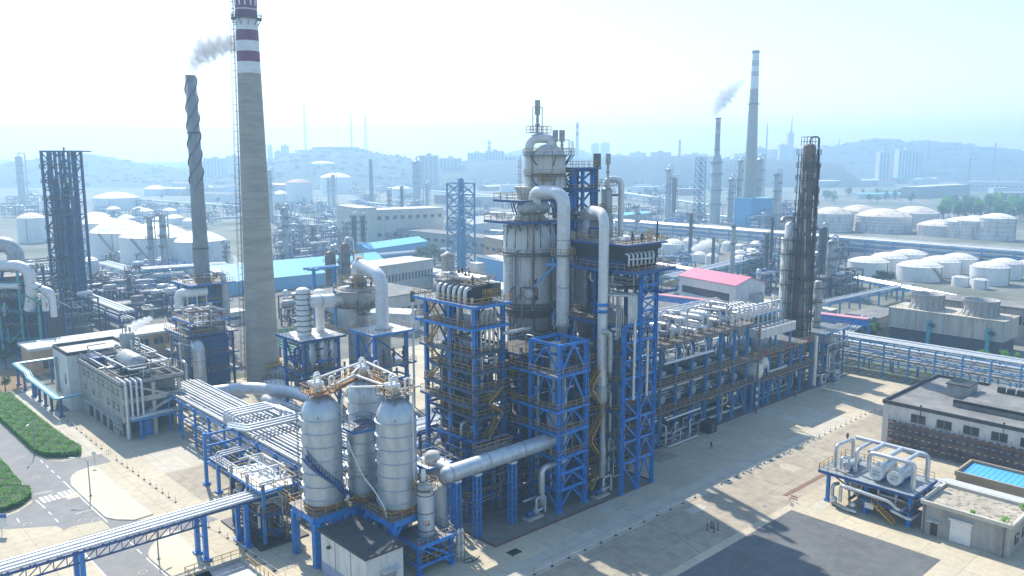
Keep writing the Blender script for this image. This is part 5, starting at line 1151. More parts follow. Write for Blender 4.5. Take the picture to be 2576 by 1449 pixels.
b = MB(T); b.ringplat(3.9, 5.6, 5.4, (15.9, 103.6), -1.9, .2, 8); b.ringrail(5.5, 5.5, (15.9, 103.6), -1.9, .2, 8); P_(T, 'landing', b, 'rail_ochre')
# ------------------------------------------------------------------ slim stack with helical strakes on its blue structure
KU, KV = 19.2, 145.9
T = thing('spiral_stack', 'slim grey stack wrapped in spiral fins, smoking, left of the striped chimney', 'stack', KU, KV, 21)
zt = 77.6; rr_ = lambda z: 1.42 + .75 * (zt - z) / 56
b = MB(T); b.lathe([(rr_(z), z) for z in (21, 35, 45, zt)] + [(rr_(zt) - .25, zt), (rr_(zt) - .3, zt - 2)], (KU, KV, 0), 24); P_(T, 'shaft', b, 'stack_grey')
for s in range(3):
    b = MB(T); vs = []; n = 90
    for i in range(n + 1):
        z = 47.5 + (zt - .5 - 47.5) * i / n; a = s * 2.094 + i / n * math.pi * 2 * 2.0; r0 = rr_(z)
        vs += [(KU + (r0 - .1) * math.cos(a), KV + (r0 - .1) * math.sin(a), z - .06), (KU + (r0 + .3) * math.cos(a), KV + (r0 + .3) * math.sin(a), z - .06), (KU + (r0 + .3) * math.cos(a), KV + (r0 + .3) * math.sin(a), z + .06), (KU + (r0 - .1) * math.cos(a), KV + (r0 - .1) * math.sin(a), z + .06)]
    b.add(vs, [(i * 4 + k, i * 4 + (k + 1) % 4, i * 4 + 4 + (k + 1) % 4, i * 4 + 4 + k) for i in range(n) for k in range(4)]); P_(T, 'spiral_fin', b, 'dark_steel')
for z in (30, 62): b = MB(T); b.lathe([(rr_(z), z), (rr_(z) + .2, z), (rr_(z) + .2, z + .3), (rr_(z), z + .3)], (KU, KV, 0), 20, close=False); P_(T, 'band', b, 'dark_steel')
T = thing('stack_structure', 'blue steel structure with rusty hoppers carrying the slim spiral finned stack', 'steel structure', 14, 140, 0)
posts(T, [(u, v) for u in (14, 24) for v in (140.5, 150.5)], 0, 21, .6)
for z in (7, 11, 15.5, 20.6): grid_beams(T, (14, 24), (140.5, 150.5), z, .34, 'navy_steel')
deck(T, 12.6, 138.6, 25.6, 152, 20.9); deck(T, 13, 139.6, 25, 151, 15.6); deck(T, 13, 139.2, 25, 151, 8.2); deck(T, 13, 139.6, 25, 151, 4.4)
for a, c in ((.3, 4.4), (8.2, 11.5), (11.5, 15.5), (15.6, 20.8)): brace(T, (14, 140.5), (24, 140.5), a, c, 'x', .22, 'navy_steel'); brace(T, (14, 140.5), (14, 150.5), a, c, 'k', .22, 'navy_steel')
b = MB(T); b.box(15, 141.5, 11, 23, 149.5, 20.5); P_(T, 'furnace_casing', b, 'navy_steel')
for u, v in ((17, 141.2), (21.5, 141.5)): b = MB(T); b.lathe([(.5, 4.6), (1.6, 7), (1.7, 10), (.9, 12), (.9, 20)], (u, v, 0), 14); P_(T, 'hopper', b, 'column_brown')
b = MB(T); b.lathe([(1.0, 11), (1.0, 20.6)], (22.8, 139.5, 0), 14); P_(T, 'duct', b, 'cladding_dull')
b = MB(T); b.tube([(18, 141, 18.6), (13, 140.5, 18.6), (11.2, 143, 18.6), (11.2, 143, 14)], 1.25, 14, 2); P_(T, 'duct', b, 'white_paint')
b = MB(T); b.tube([(23.2, 141, 20.6), (23.2, 141, 23), (21.4, 142.8, 23)], .8, 12, 1.2); P_(T, 'duct', b, 'cladding')
clutter(T, 14, 139.5, 1, 24.5, 150, 11, 26, 71, (.1, .25)); clutter(T, 13, 139.4, 21, 25, 146, 24, 12, 72, (.08, .2), ('rail_ochre', 'cladding', 'rust'))
# navy boiler block with the big bent pipe
T = thing('boiler_block', 'navy blue boiler structure crowned with tangled pipes behind the old plant building', 'boiler', 0, 108, 0)
b = MB(T); b.box(1, 109.5, .5, 10, 119.5, 12.6); P_(T, 'casing', b, 'navy_steel')
posts(T, [(u, v) for u in (0, 5, 10.6) for v in (108.4, 114, 120.2)], 0, 13.6, .45, 'navy_steel')
for z in (4.4, 8.6, 13.8): deck(T, -1.2, 107.2, 11.6, 121, z, edge='navy_steel', rail='rail_ochre')
deck(T, .4, 109, 10, 120, 16.6, edge='blue_steel', rail='rail_ochre'); posts(T, [(u, v) for u in (1, 9.4) for v in (110, 119)], 13.8, 16.6, .3, 'blue_steel', False)
clutter(T, 0, 108, 14, 10.5, 120, 19.5, 46, 73, (.08, .24), ('cladding', 'pipe_white', 'cladding_dull', 'rust')); clutter(T, -1, 107.4, 1, .6, 120, 13.4, 20, 74, (.1, .22), ('pipe_white', 'cladding_dull', 'blue_steel'))
for k in range(4): b = MB(T); b.cyl(2 + k * 2.2, 112 + (k % 2) * 4, 16.6, 19.6, .5, 10); P_(T, 'drum', b, 'cladding')
for k in range(3): b = MB(T); b.cyl(3 + k * 2.4, 116, 19, 22.5, .12, 6); P_(T, 'vent', b, 'white_paint')
T = thing('bent_duct', 'fat silver duct bending down the face of the navy boiler block', 'duct', 3, 105, 0)
b = MB(T); b.tube([(1.5, 109, 11.4), (1.0, 105.8, 11.4), (1.0, 105.8, 0)], 1.45, 18, 3); P_(T, 'pipe', b, 'cladding')
for z in (4, 8): b = MB(T); b.lathe([(1.45, z), (1.55, z), (1.55, z + .15), (1.45, z + .15)], (1.0, 105.8, 0), 18, close=False); P_(T, 'band', b, 'cladding_dull')
T = thing('ladder_tower', 'slim caged ladder tower at the corner of the navy boiler block', 'ladder', -2.4, 106.6, 0)
b = MB(T)
for x in (-.5, .5):
    for y in (-.5, .5): b.beam((-2.4 + x, 106.6 + y, 0), (-2.4 + x, 106.6 + y, 17), .12)
for i in range(18): b.rail([(-2.9, 106.1, i * .95 - 1), (-1.9, 106.1, i * .95 - 1), (-1.9, 107.1, i * .95 - 1), (-2.9, 107.1, i * .95 - 1)], closed=True, mid=False)
P_(T, 'frame', b, 'rail_grey'); b = MB(T); b.tube([(-3.4, 105.6, 13), (-3.4, 105.6, 9), (-3.2, 103, 8.6), (-3.2, 103, .5)], .3, 8, .8); P_(T, 'pipe', b, 'cladding')
# fat white lagged pipes near the chimney foot
T = thing('lagged_pipe', 'fat white lagged pipe elbowing beside the striped chimney foot', 'pipe', 0, 86, 0)
b = MB(T); b.tube([(-6.5, 90.5, 3), (-5.2, 88.6, 5), (3.6, 86.2, 5), (9.5, 76, 5), (9.5, 60, 5)], 1.35, 18, 3); P_(T, 'pipe', b, 'pipe_white')
for k in range(4): b = MB(T); b.box(-4 + k * 4 if k < 2 else 8.9, 86.9 if k < 2 else 70 - k * 3, 0, -3.4 + k * 4 if k < 2 else 10.1, 87.9 if k < 2 else 71 - k * 3, 4); P_(T, 'support', b, 'blue_steel')
T = thing('lagged_pipe', 'second fat pale pipe lying lower, between chimney foot and silos', 'pipe', 3, 70, 0)
b = MB(T); b.tube([(4.2, 79, 3.4), (4.2, 44, 3.4), (1, 38, 3.4)], 1.5, 18, 4); P_(T, 'pipe', b, 'cladding_dull')
for k in range(5): b = MB(T); b.box(3.4, 46 + k * 7, 0, 5, 46.6 + k * 7, 2); P_(T, 'support', b, 'kerb')
T = thing('flat_tank', 'low flat topped pale tank at the foot of the striped chimney', 'tank', 12.6, 92, 0)
b = MB(T); b.cyl(12.6, 92, 0, 3.4, 2.6, 24); P_(T, 'shell', b, 'tank_white'); b = MB(T); b.ringrail(2.5, 3.4, (12.6, 92), n=14); P_(T, 'railing', b, 'dark_steel')
# ------------------------------------------------------------------ fractionator decks behind the silos
T = thing('deck_structure', 'blue deck structure carrying a ringed white vessel, just right of the striped chimney', 'steel structure', 11, 76, 0)
posts(T, [(u, v) for u in (12.6, 21) for v in (76.6, 85.4)], 0, 15.6, .7)
for z in (6, 10.5, 15.5): grid_beams(T, (12.6, 21), (76.6, 85.4), z, .4, 'navy_steel')
deck(T, 11, 75.2, 22.4, 86.6, 16, 'white_paint', 'navy_steel', 'rail_ochre', fas=.5); deck(T, 11.6, 75.6, 22, 86, 8.6, edge='navy_steel')
brace(T, (12.6, 76.6), (21, 76.6), 8.6, 15.6, 'v', .3, 'navy_steel'); brace(T, (12.6, 76.6), (12.6, 85.4), 8.6, 15.6, 'v', .3, 'navy_steel'); brace(T, (12.6, 76.6), (21, 76.6), .3, 8.4, 'k', .3, 'navy_steel')
clutter(T, 12, 76, 1, 21.6, 85, 15, 34, 75, (.12, .3), ('cladding', 'pipe_dark', 'blue_steel', 'cladding_dull'))
for u in (14.5, 17.5, 20): b = MB(T); b.lathe([(.3, 8), (1.3, 11), (1.3, 13.5), (.6, 15.4)], (u, 77.4, 0), 12); P_(T, 'hopper', b, 'cladding')
T = thing('ringed_vessel', 'white upright vessel ringed with dark bands on the blue deck beside the chimney', 'vessel', 15.0, 80.8, 16)
vessel_v(T, 15, 80.8, [(1.55, 16), (1.55, 26)] + dome(1.55, 26, .9)[1:], 'white_paint')
for k in range(8): b = MB(T); z = 17 + k * 1.2; b.lathe([(1.55, z), (1.72, z), (1.72, z + .14), (1.55, z + .14)], (15, 80.8, 0), 22, close=False); P_(T, 'band', b, 'dark_steel')
b = MB(T); b.ladder(15.9, 79.3, 16, 26.4, .5, -.8); P_(T, 'ladder', b, 'dark_steel')
T = thing('white_drum', 'small white upright drum on the blue deck beside the ringed vessel', 'vessel', 20, 82.4, 16)
vessel_v(T, 20, 82.4, [(1.0, 16), (1.0, 21.4), (1.4, 21.8), (1.4, 25)] + dome(1.4, 25, .8)[1:], 'white_paint')
T = thing('cross_duct', 'horizontal white duct from the ringed vessel to the funnel topped reactor', 'duct', 16, 80, 24)
b = MB(T); b.hcyl((16.2, 80.3, 23.6), (24.5, 77.2, 23.6), 1.4, 18); P_(T, 'pipe', b, 'white_paint'); b = MB(T); b.lathe([(1.4, 18.4), (1.5, 18.4), (1.5, 18.6), (1.4, 18.6)], (0, 79.4, 23.6), 18, 'x', close=False); P_(T, 'band', b, 'cladding_dull')
T = thing('funnel_reactor', 'grey reactor with a wide funnel top and round railed platforms', 'reactor', 27, 76, 0)
vessel_v(T, 26.4, 76.0, [(2.6, 0), (2.6, 16), (2.2, 20), (3.3, 22), (4.4, 25.6), (4.4, 26.2), (2.0, 26.4), (1.9, 28.6)], 'cladding_dull', 'shell', 28)
for z, r0, r1 in ((25.7, 4.4, 5.6), (22, 3.3, 5.4), (27.6, 2, 3.4)): b = MB(T); b.ringplat(r0, r1, z, (26.4, 76)); o = P_(T, 'platform', b, 'grating'); b = MB(T); b.ringrail(r1 - .06, z + .1, (26.4, 76), n=18); P_(T, 'railing', b, 'rail_ochre', o)
clutter(T, 24, 72.5, 20, 29, 75, 30, 14, 76, (.06, .16), ('dark_steel', 'rail_ochre'))
T = thing('overhead_duct', 'huge white bent duct arching from the funnel reactor to the sunlit deck', 'duct', 26, 70, 18)
b = MB(T); b.tube([(26.4, 76.0, 28.4), (26.4, 76.0, 31.8), (26.0, 66.0, 30.0), (26.0, 66.0, 12)], 1.42, 20, 3.2); P_(T, 'pipe', b, 'pipe_white')
b = MB(T); b.ringplat(.4, 1.2, 33.0, (26.4, 75.4), n=10); b.ringrail(1.1, 33.1, (26.4, 75.6), n=8, h=1.4); P_(T, 'top_hatch', b, 'rail_ochre')
b = MB(T); b.tube([(26, 66, 18.2), (26, 66, 14), (26, 66, 9)], 1.75, 18); P_(T, 'sleeve', b, 'cladding_dull')
T = thing('deck_structure', 'blue structure with a sunlit white deck under the huge bent duct', 'steel structure', 21, 62, 0)
posts(T, [(u, v) for u in (22, 30.2) for v in (63.2, 70)], 0, 17.6, .7)
for z in (6, 10.6, 17.4): grid_beams(T, (22, 30.2), (63.2, 70), z, .36)
deck(T, 20.8, 62, 31.6, 71.4, 18, 'white_paint', 'blue_steel', 'rail_ochre', fas=.4); deck(T, 20.8, 61.6, 31.8, 71.4, 10.8, edge='navy_steel'); deck(T, 21, 62, 31, 71, 5.4, edge='navy_steel')
brace(T, (22, 63.2), (30.2, 63.2), 10.8, 17.4, 's', .3, 'navy_steel'); brace(T, (22, 63.2), (22, 70), 10.8, 17.4, 'x', .26); brace(T, (22, 63.2), (30.2, 63.2), .3, 5.2, 'k', .26, 'navy_steel')
clutter(T, 21.5, 62.6, 1, 31, 70, 10, 30, 77, (.1, .28), ('cladding', 'pipe_dark', 'cladding_dull', 'blue_steel'))
for k in range(3): b = MB(T); b.cyl(24 + k * 2.6, 62.9, 10.9, 14.4, .2, 8); b.cyl(24 + k * 2.6, 62.9, 12.5, 13.2, .42, 10); P_(T, 'valve', b, 'dark_steel')
T = thing('vent_stack', 'thin grey vent stack with a dark top beside the sunlit deck', 'stack', 31.6, 62.4, 0)
b = MB(T); b.cyl(31.6, 62.4, 0, 24, .26, 10); P_(T, 'pipe', b, 'pipe_white'); b = MB(T); b.cyl(31.6, 62.4, 24, 26.4, .5, 12); P_(T, 'silencer', b, 'dark_steel')
T = thing('blue_portal', 'small teal blue portal frame behind the ringed white vessel', 'steel frame', 22, 86, 0)
posts(T, [(22, 88), (27.4, 88)], 0, 29.6, .6, 'sky_steel'); b = MB(T); b.beam((20.5, 88, 29.6), (29, 88, 29.6), .5, .6); b.beam((22, 86, 29.6), (22, 90, 29.6), .4, .5); b.beam((20.5, 90, 29.6), (29, 90, 29.6), .4, .5); P_(T, 'beam', b, 'sky_steel')
# teal green duct bank past the chimney
T = thing('pipe_bank', 'bank of green pipes stepping down past the striped chimney', 'pipe rack', 18, 112, 0)
for k in range(5):
    b = MB(T); b.tube([(44, 128 - .2 * k, 7.4 - k * .6), (31 - k * .3, 128 - .2 * k, 7.4 - k * .6), (31 - k * .3, 120, 6.4 - k * .6), (31 - k * .3, 92, 5.4 - k * .6), (20, 90 - k * .2, 5.0 - k * .6)], .26, 7, 1.0); P_(T, 'pipe', b, 'green_pipe')
for v in (126, 120, 114, 106, 98, 92): b = MB(T); b.box(30, v, 0, 30.4, v + .4, 5); b.box(31.8, v, 0, 32.2, v + .4, 5); P_(T, 'post', b, 'navy_steel')
# ------------------------------------------------------------------ old plant building on the left
T = thing('plant_building', 'old grey three storey plant building with an open concrete stair at its end', 'building', -23.5, 83.5, 0)
b = MB(T); b.box(-23.4, 87.5, 0, -11.6, 111.4, 10.9); b.box(-23.4, 83.6, 3.9, -22.9, 87.5, 10.9); P_(T, 'wall', b, 'wall_grey')
b = MB(T); b.box(-23.7, 83.2, 10.9, -11.2, 111.4, 11.15); P_(T, 'roof', b, 'roof_dark')
b = MB(T)
for p, q in (((-23.6, 83.3), (-11.3, 83.3)), ((-23.6, 83.3), (-23.6, 111.3)), ((-11.3, 83.3), (-11.3, 111.3))): b.beam(p + (11.5,), q + (11.5,), .22, .7)
P_(T, 'parapet', b, 'wall_grey')
b = MB(T); b.rail([(-23.2, 111, 11.8), (-23.2, 84, 11.8), (-11.8, 84, 11.8)], w=.06); P_(T, 'railing', b, 'rail_grey')
for z in (3.7, 7.3):
    b = MB(T); b.box(-23.6, 83.4, z - .2, -11.3, 87.5, z); P_(T, 'landing', b, 'wall_grey'); b = MB(T); b.box(-23.6, 83.3, z, -11.3, 83.5, z + 1.0); P_(T, 'balustrade', b, 'wall_cream')
for z0, f in ((3.7, 1), (7.3, -1)):
    b = MB(T); a, c = (-21.5, -13.2) if f > 0 else (-13.2, -21.5); b.beam((a, 83.8, z0), (c, 83.8, z0 + 3.5), 1.4, .35); P_(T, 'stair_flight', b, 'wall_cream')
for u in (-22.6, -17.4, -12.2): b = MB(T); b.box(u - .35, 83.4, 0, u + .35, 84, 10.9); P_(T, 'pillar', b, 'wall_cream')
for i in range(8):
    for z in (5.2, 8.4):
        v = 85.6 + i * 3.1
        if z < 6 and i in (3, 6): continue
        b = MB(T); b.box(-23.46, v, z, -23.38, v + 1.35, z + 1.45); o = P_(T, 'window', b, 'glass_dark')
        b = MB(T); b.box(-23.5, v - .08, z - .1, -23.42, v + 1.43, z); b.box(-23.5, v + .63, z, -23.44, v + .72, z + 1.45); b.box(-23.5, v, z + .9, -23.44, v + .63, z + .98); b.box(-23.5, v + .72, z + .9, -23.44, v + 1.35, z + .98); P_(T, 'frame', b, 'wall_white', o)
for i, v in enumerate((90.5, 94.5, 99, 103.4)): b = MB(T); b.box(-23.46, v, .1, -23.36, v + 2.4, 2.9); P_(T, 'doorway', b, 'black')
b = MB(T); b.box(-23.46, 84.4, .9, -23.36, 89.4, 3.0); o = P_(T, 'window', b, 'glass_dark'); b = MB(T)
for k in range(6): b.box(-23.52, 84.4 + k * .98, .9, -23.44, 84.5 + k * .98, 3.0)
b.box(-23.53, 84.4, 1.9, -23.45, 89.4, 2.0); P_(T, 'frame', b, 'wall_white', o)
b = MB(T); b.box(-24.4, 84, 3.5, -23.4, 110, 3.65); P_(T, 'canopy', b, 'wall_grey')
for i in range(3): b = MB(T); v = 88.6 + i * 8; b.tube([(-23.7, v, 11.4), (-23.9, v, 10.6), (-23.9, v, .2)], .08, 6, .3); P_(T, 'downpipe', b, 'cladding_dull')
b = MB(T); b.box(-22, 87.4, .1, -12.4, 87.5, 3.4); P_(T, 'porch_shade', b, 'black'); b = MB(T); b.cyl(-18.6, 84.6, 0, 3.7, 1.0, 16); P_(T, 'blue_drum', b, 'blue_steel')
# pipes over its corner and a pipe bridge from it
T = thing('pipework', 'four white pipes bending down over the end of the old plant building', 'pipework', -22, 83, 0)
for k in range(4): b = MB(T); u = -22.9 + k * 1.0; b.tube([(u, 88, 11.75), (u, 82.7 - k * .05, 11.75), (u, 82.7 - k * .05, .3 if k == 0 else 4.4)], .25, 8, .8); P_(T, 'pipe', b, 'pipe_white')
T = thing('pipe_bridge', 'short bridge of white pipes from the old building to the big pipe rack', 'pipe rack', -22, 82.6, 0)
for k in range(4): b = MB(T); b.tube([(-22.4, 82.0 + k * .45, 4.5), (-10, 82.2 + k * .45, 4.7)], .2, 7); P_(T, 'pipe', b, 'pipe_white')
b = MB(T); b.beam((-22.4, 81.9, 4.1), (-10, 82.1, 4.1), .2, .35); b.beam((-22.4, 83.5, 4.1), (-10, 83.7, 4.1), .2, .35); P_(T, 'beam', b, 'sky_steel')
for u in (-20.6, -13): b = MB(T); b.box(u - .2, 82.4, 0, u + .2, 82.8, 4); b.box(u - .45, 82.2, 0, u + .45, 83, .4); P_(T, 'post', b, 'blue_steel')
T = thing('white_block', 'peeling white windowless block joined to the far end of the old building', 'building', -25.5, 111.5, 0)
b = MB(T); b.box(-25.6, 111.6, 0, -12.5, 123, 12.4); P_(T, 'wall', b, 'wall_white'); b = MB(T); b.box(-25.3, 111.9, 12.4, -12.8, 122.7, 12.5); P_(T, 'roof', b, 'roof_pale')
b = MB(T)
for p, q in (((-25.5, 111.7), (-12.6, 111.7)), ((-25.5, 111.7), (-25.5, 122.9)), ((-12.6, 111.7), (-12.6, 122.9)), ((-25.5, 122.9), (-12.6, 122.9))): b.beam(p + (12.8,), q + (12.8,), .24, .8)
P_(T, 'parapet', b, 'roof_dark'); b = MB(T); b.box(-25.66, 113.5, 5.8, -25.58, 114.7, 8.2); P_(T, 'window', b, 'glass_dark')
b = MB(T); b.beam((-25.64, 119, 3), (-25.64, 119.4, 11), .02, 1.2); P_(T, 'peeled_patch', b, 'wall_grey')
T = thing('deaerator', 'stacked grey deaerator vessels steaming on the old building roof', 'vessel', -16.8, 99, 11.15)
vessel_v(T, -16.8, 99, [(1.4, 12)] + [(1.75, 13), (1.75, 14.6), (1.2, 15), (1.2, 15.5), (1.5, 16), (1.5, 18)] + dome(1.5, 18, .7)[1:], 'cladding_dull')
for k in range(4): b = MB(T); a = k * 1.57 + .7; b.cyl(-16.8 + 1.4 * math.cos(a), 99 + 1.4 * math.sin(a), 11.1, 13, .15, 6); P_(T, 'leg', b, 'dark_steel')
for k in range(5): b = MB(T); b.cyl(-17.6 + k * .4, 99.2 - (k % 2) * .5, 18.5, 20.2 - .2 * k, .1, 6); P_(T, 'vent', b, 'dark_steel')
b = MB(T); b.tube([(-16.8, 97.4, 17), (-16.8, 96.6, 17), (-16.8, 96.6, 12)], .22, 8); b.tube([(-15.4, 99, 16.8), (-14.4, 99, 16.8), (-14.4, 99, 12)], .25, 8); P_(T, 'pipe', b, 'pipe_white')
b = MB(T); b.ringplat(1.7, 2.5, 14.6, (-16.8, 99)); b.ringrail(2.4, 14.7, (-16.8, 99), n=12); P_(T, 'platform', b, 'rail_grey')
T = thing('roof_drum', 'big round ended grey drum lying on the old building roof', 'drum', -19, 88, 11.15)
b = MB(T); b.lathe([(.2, -.9), (.9, -.65), (1.5, -.2), (1.75, .5), (1.75, 7.6), (1.3, 8.4)], (-18.6, 88, 14), 22, 'y'); P_(T, 'shell', b, 'cladding_dull')
for v in (89.5, 94): b = MB(T); b.box(-20, v, 11.15, -17.2, v + .7, 13); P_(T, 'saddle', b, 'navy_steel')
b = MB(T); b.box(-17, 89, 14.4, -16.2, 96, 14.5); b.rail([(-17, 88.6, 14.5), (-16.2, 88.6, 14.5), (-16.2, 96, 14.5)]); P_(T, 'walkway', b, 'rail_grey')
T = thing('roof_pipework', 'tangle of white pipes and valves on the old building roof', 'pipework', -22, 85, 11.15)
clutter(T, -22.8, 85, 11.3, -12, 110, 14.6, 36, 78, (.08, .22), ('pipe_white', 'cladding', 'cladding_dull', 'dark_steel'), vert=.35)
for k in range(2): b = MB(T); b.box(-22.4, 103 + k * 3.2, 11.2, -20, 105.6 + k * 3.2, 13); P_(T, 'cabinet', b, 'navy_steel')
# orange brick building behind
T = thing('orange_building', 'long low orange building with a flat pale roof behind the old plant', 'building', -24, 150, 0)
b = MB(T); b.box(-24.2, 151, 0, 14, 161, 6.4); P_(T, 'wall', b, 'wall_orange'); b = MB(T); b.box(-24.8, 150.4, 6.4, 14.6, 161.6, 7.1); P_(T, 'roof', b, 'roof_pale')
for i in range(9): b = MB(T); u = -21.5 + i * 4; b.box(u, 150.9, 3.6 if i > 2 else 1.4, u + 2.6, 151.02, 5.4 if i > 2 else 4.2); o = P_(T, 'window', b, 'glass_dark'); b = MB(T); b.box(u + 1.2, 150.86, 3.6 if i > 2 else 1.4, u + 1.32, 150.9, 5.4 if i > 2 else 4.2); P_(T, 'frame', b, 'wall_white', o)
for i in range(5): b = MB(T); b.box(-23 + i * 8, 151 - .25, 0, -22.4 + i * 8, 151, 6.4); P_(T, 'pilaster', b, 'wall_orange')
# teal pipe rack round the building corner
T = thing('teal_pipe_rack', 'teal painted pipe run on dark posts turning round the white block', 'pipe rack', -28, 126, 0)
for k in range(4):
    o_ = k * .42
    b = MB(T); b.tube([(-20.5, 143.6 + o_, 5.3), (-28.4 - o_, 143.6 + o_, 5.3), (-28.4 - o_, 133, 5.3), (-28.4 - o_, 131, 4.4), (-28.4 - o_, 108.3 - o_, 4.4), (-24.6, 108.3 - o_, 4.6)], .2, 7, .7); P_(T, 'pipe', b, 'teal_steel' if k in (0, 3) else 'pipe_white')
for u, v, h in ((-28.9, 143.6, 5), (-28.8, 137.6, 5), (-28.8, 129.7, 4.1), (-28, 131, 4.1), (-28.7, 124.6, 4.1), (-28.7, 119.6, 4.1), (-28.7, 114.6, 4.1), (-28.3, 108.6, 4.1), (-21.2, 144.2, 5)):
    b = MB(T); b.box(u - .25, v - .25, 0, u + .25, v + .25, h); b.box(u - .5, v - .5, 0, u + .5, v + .5, .35); P_(T, 'post', b, 'navy_steel')
b = MB(T); b.rail([(-27.6, 130, 4.6), (-27.6, 109, 4.6)], w=.05); P_(T, 'railing', b, 'rust')
# main white pipe rack from the old building to the silos
T = pipe_rack('broad rack of white pipes running from the old plant building towards the silos', -14.6, -5.6, 90, 24, 6.6, (4.6, 7.8), (8, 12), 'blue_steel', (.12, .3), seed=9, pm=('pipe_white', 'cladding', 'cladding_dull', 'cladding_dull'))
for k in range(4): b = MB(T); v = 58 - k * 1.3; b.tube([(-14, v, 8.2), (-14, v, 9.8), (-6 + k * .3, v, 9.8), (-6 + k * .3, v - 6, 9.8), (-6 + k * .3, v - 6, 8.4)], .26, 8, .6); P_(T, 'expansion_loop', b, 'pipe_white')
for k in range(3): b = MB(T); v = 48 - k * 1.3; b.tube([(-14.2 - k * .6, v + 8, 8.3), (-14.2 - k * .6, v, 9.6), (-4, v, 9.6)], .26, 8, .6); P_(T, 'pipe', b, 'cladding')
T = pipe_rack('lower rack of pale pipes between the chimney foot and the left blue structure', -4, 3.5, 66, 28, 7, (3.8, 6.2), (6, 9), 'navy_steel', (.12, .28), seed=10, pm=('cladding', 'pipe_white', 'cladding_dull'))
T = pipe_rack('rack of white pipes along the back of the great columns', 2, 52, 30, 36, 7, (4.0, 7.5), (6, 9), 'navy_steel', (.15, .3), along='u', seed=11)
T = pipe_rack('rack of pale pipes behind the long structure', 50, 132, 28, 34, 8, (5.0, 9.0), (6, 8), 'sky_steel', (.15, .3), along='u', seed=12)
# open blue frame and skid near the silos
T = thing('open_frame', 'tall open blue portal frame standing in the left yard', 'steel frame', -20.8, 50.6, 0)
for u, v, h in ((-20.8, 50.6, 9.2), (-14.6, 50.6, 9.2)):
    b = MB(T); b.box(u - .25, v - .25, 0, u + .25, v + .25, h); b.box(u - .5, v - .5, 0, u + .5, v + .5, .5); P_(T, 'post', b, 'blue_steel')
for z in (4.6, 6.8, 8.8): b = MB(T); b.beam((-20.8, 50.6, z), (-14.6, 50.6, z), .25, .35); P_(T, 'beam', b, 'blue_steel')
b = MB(T); b.box(-20.95, 45.6, 0, -20.45, 46.1, 4.8); b.box(-21.2, 45.4, 0, -20.2, 46.3, .4); P_(T, 'post', b, 'blue_steel')
b = MB(T); b.beam((-20.8, 50.6, 4.4), (-20.7, 45.8, 4.4), .22, .35); b.beam((-20.7, 45.8, 4.4), (-14.6, 45.8, 4.4), .22, .3); P_(T, 'beam', b, 'blue_steel')
for k in range(4): b = MB(T); b.tube([(-20.6 + .5 * k, 49, 5.2), (-20.6 + .5 * k, 36, 5.2), (-18 + .5 * k, 33, 5.2)], .13, 6); P_(T, 'pipe', b, 'pipe_white')
for k in range(3): b = MB(T); b.tube([(-20.4, 47 - k, 4.8), (-20.4, 47 - k, 6.6), (-10, 47 - k * .8, 6.6)], .12, 6, .4); P_(T, 'pipe', b, 'pipe_white')
T = thing('pipe_skid', 'dense skid of pumps, pipes and a yellow ladder cage left of the large silo', 'skid', -24, 22, 0)
b = MB(T); b.box(-25.2, 21.6, 0, -17.6, 35, .25); P_(T, 'plinth', b, 'dark_steel')
posts(T, [(u, v) for u in (-23.8, -19) for v in (23, 28, 33.4)], .2, 9.2, .4, 'sky_steel', False)
deck(T, -24.2, 22.6, -18.6, 34, 8.2, 'white_paint', 'blue_steel', 'rail_ochre'); deck(T, -24.2, 22.6, -18.6, 34, 4.6, 'grating', 'navy_steel', 'rail_ochre')
clutter(T, -24.4, 22.4, .4, -18.6, 34, 8, 44, 79, (.08, .24), ('pipe_white', 'cladding_dull', 'navy_steel', 'rust')); clutter(T, -24, 23, 8.4, -18, 34, 10.2, 14, 80, (.09, .2), ('pipe_white', 'cladding', 'pipe_white'))
b = MB(T); b.ladder(-20.6, 22.3, .3, 9.2, 0, -1); P_(T, 'ladder_cage', b, 'rail_ochre'); b = MB(T); b.cyl(-19.4, 22.4, .3, 8, .42, 12); P_(T, 'standpipe', b, 'pipe_dark')
b = MB(T); b.stair((-24.6, 24.2, .3), (-24.6, 29, 4.6)); P_(T, 'stair', b, 'dark_steel'); b = MB(T); b.hcyl((-22.2, 23.2, 1.2), (-20.6, 23.2, 1.2), .5, 12); P_(T, 'motor', b, 'navy_steel')
# pipe bridge across the road on blue legs
T = thing('truss_bridge', 'long bridge of white pipes on a blue truss crossing the grey road', 'pipe bridge', -60, 25.8, 0)
for k in range(6): b = MB(T); v = 24.5 + k * .5; b.tube([(-104, v + .4, 7.0 + .12 * (k % 2)), (-21, v - .2, 7.0 + .12 * (k % 2))], (.2, .26, .17, .24, .2, .17)[k], 8); P_(T, 'pipe', b, 'pipe_white')
for v in (24.3, 27.4):
    b = MB(T)
    for a, c in ((-104, -47.6), (-47.2, -32)):
        b.beam((a, v, 6.6), (c, v, 6.6), .2, .3); b.beam((a, v, 5.3), (c, v, 5.3), .16, .22); n = round((c - a) / 1.5)
        for i in range(n): p, q = a + (c - a) * i / n, a + (c - a) * (i + 1) / n; b.beam((p, v, 5.3), (q, v, 6.6), .1); b.beam((p, v, 5.3), (p, v, 6.6), .1)
    P_(T, 'truss', b, 'navy_steel')
b = MB(T); b.beam((-32, 24.4, 6.6), (-21, 24.2, 6.6), .2, .3); b.beam((-32, 27.2, 6.6), (-21, 27, 6.6), .2, .3)
for i in range(28): b.beam((-104 + i * 3, 24.2, 6.76), (-104 + i * 3, 27.5, 6.76), .16, .14)
P_(T, 'cross_beams', b, 'navy_steel')
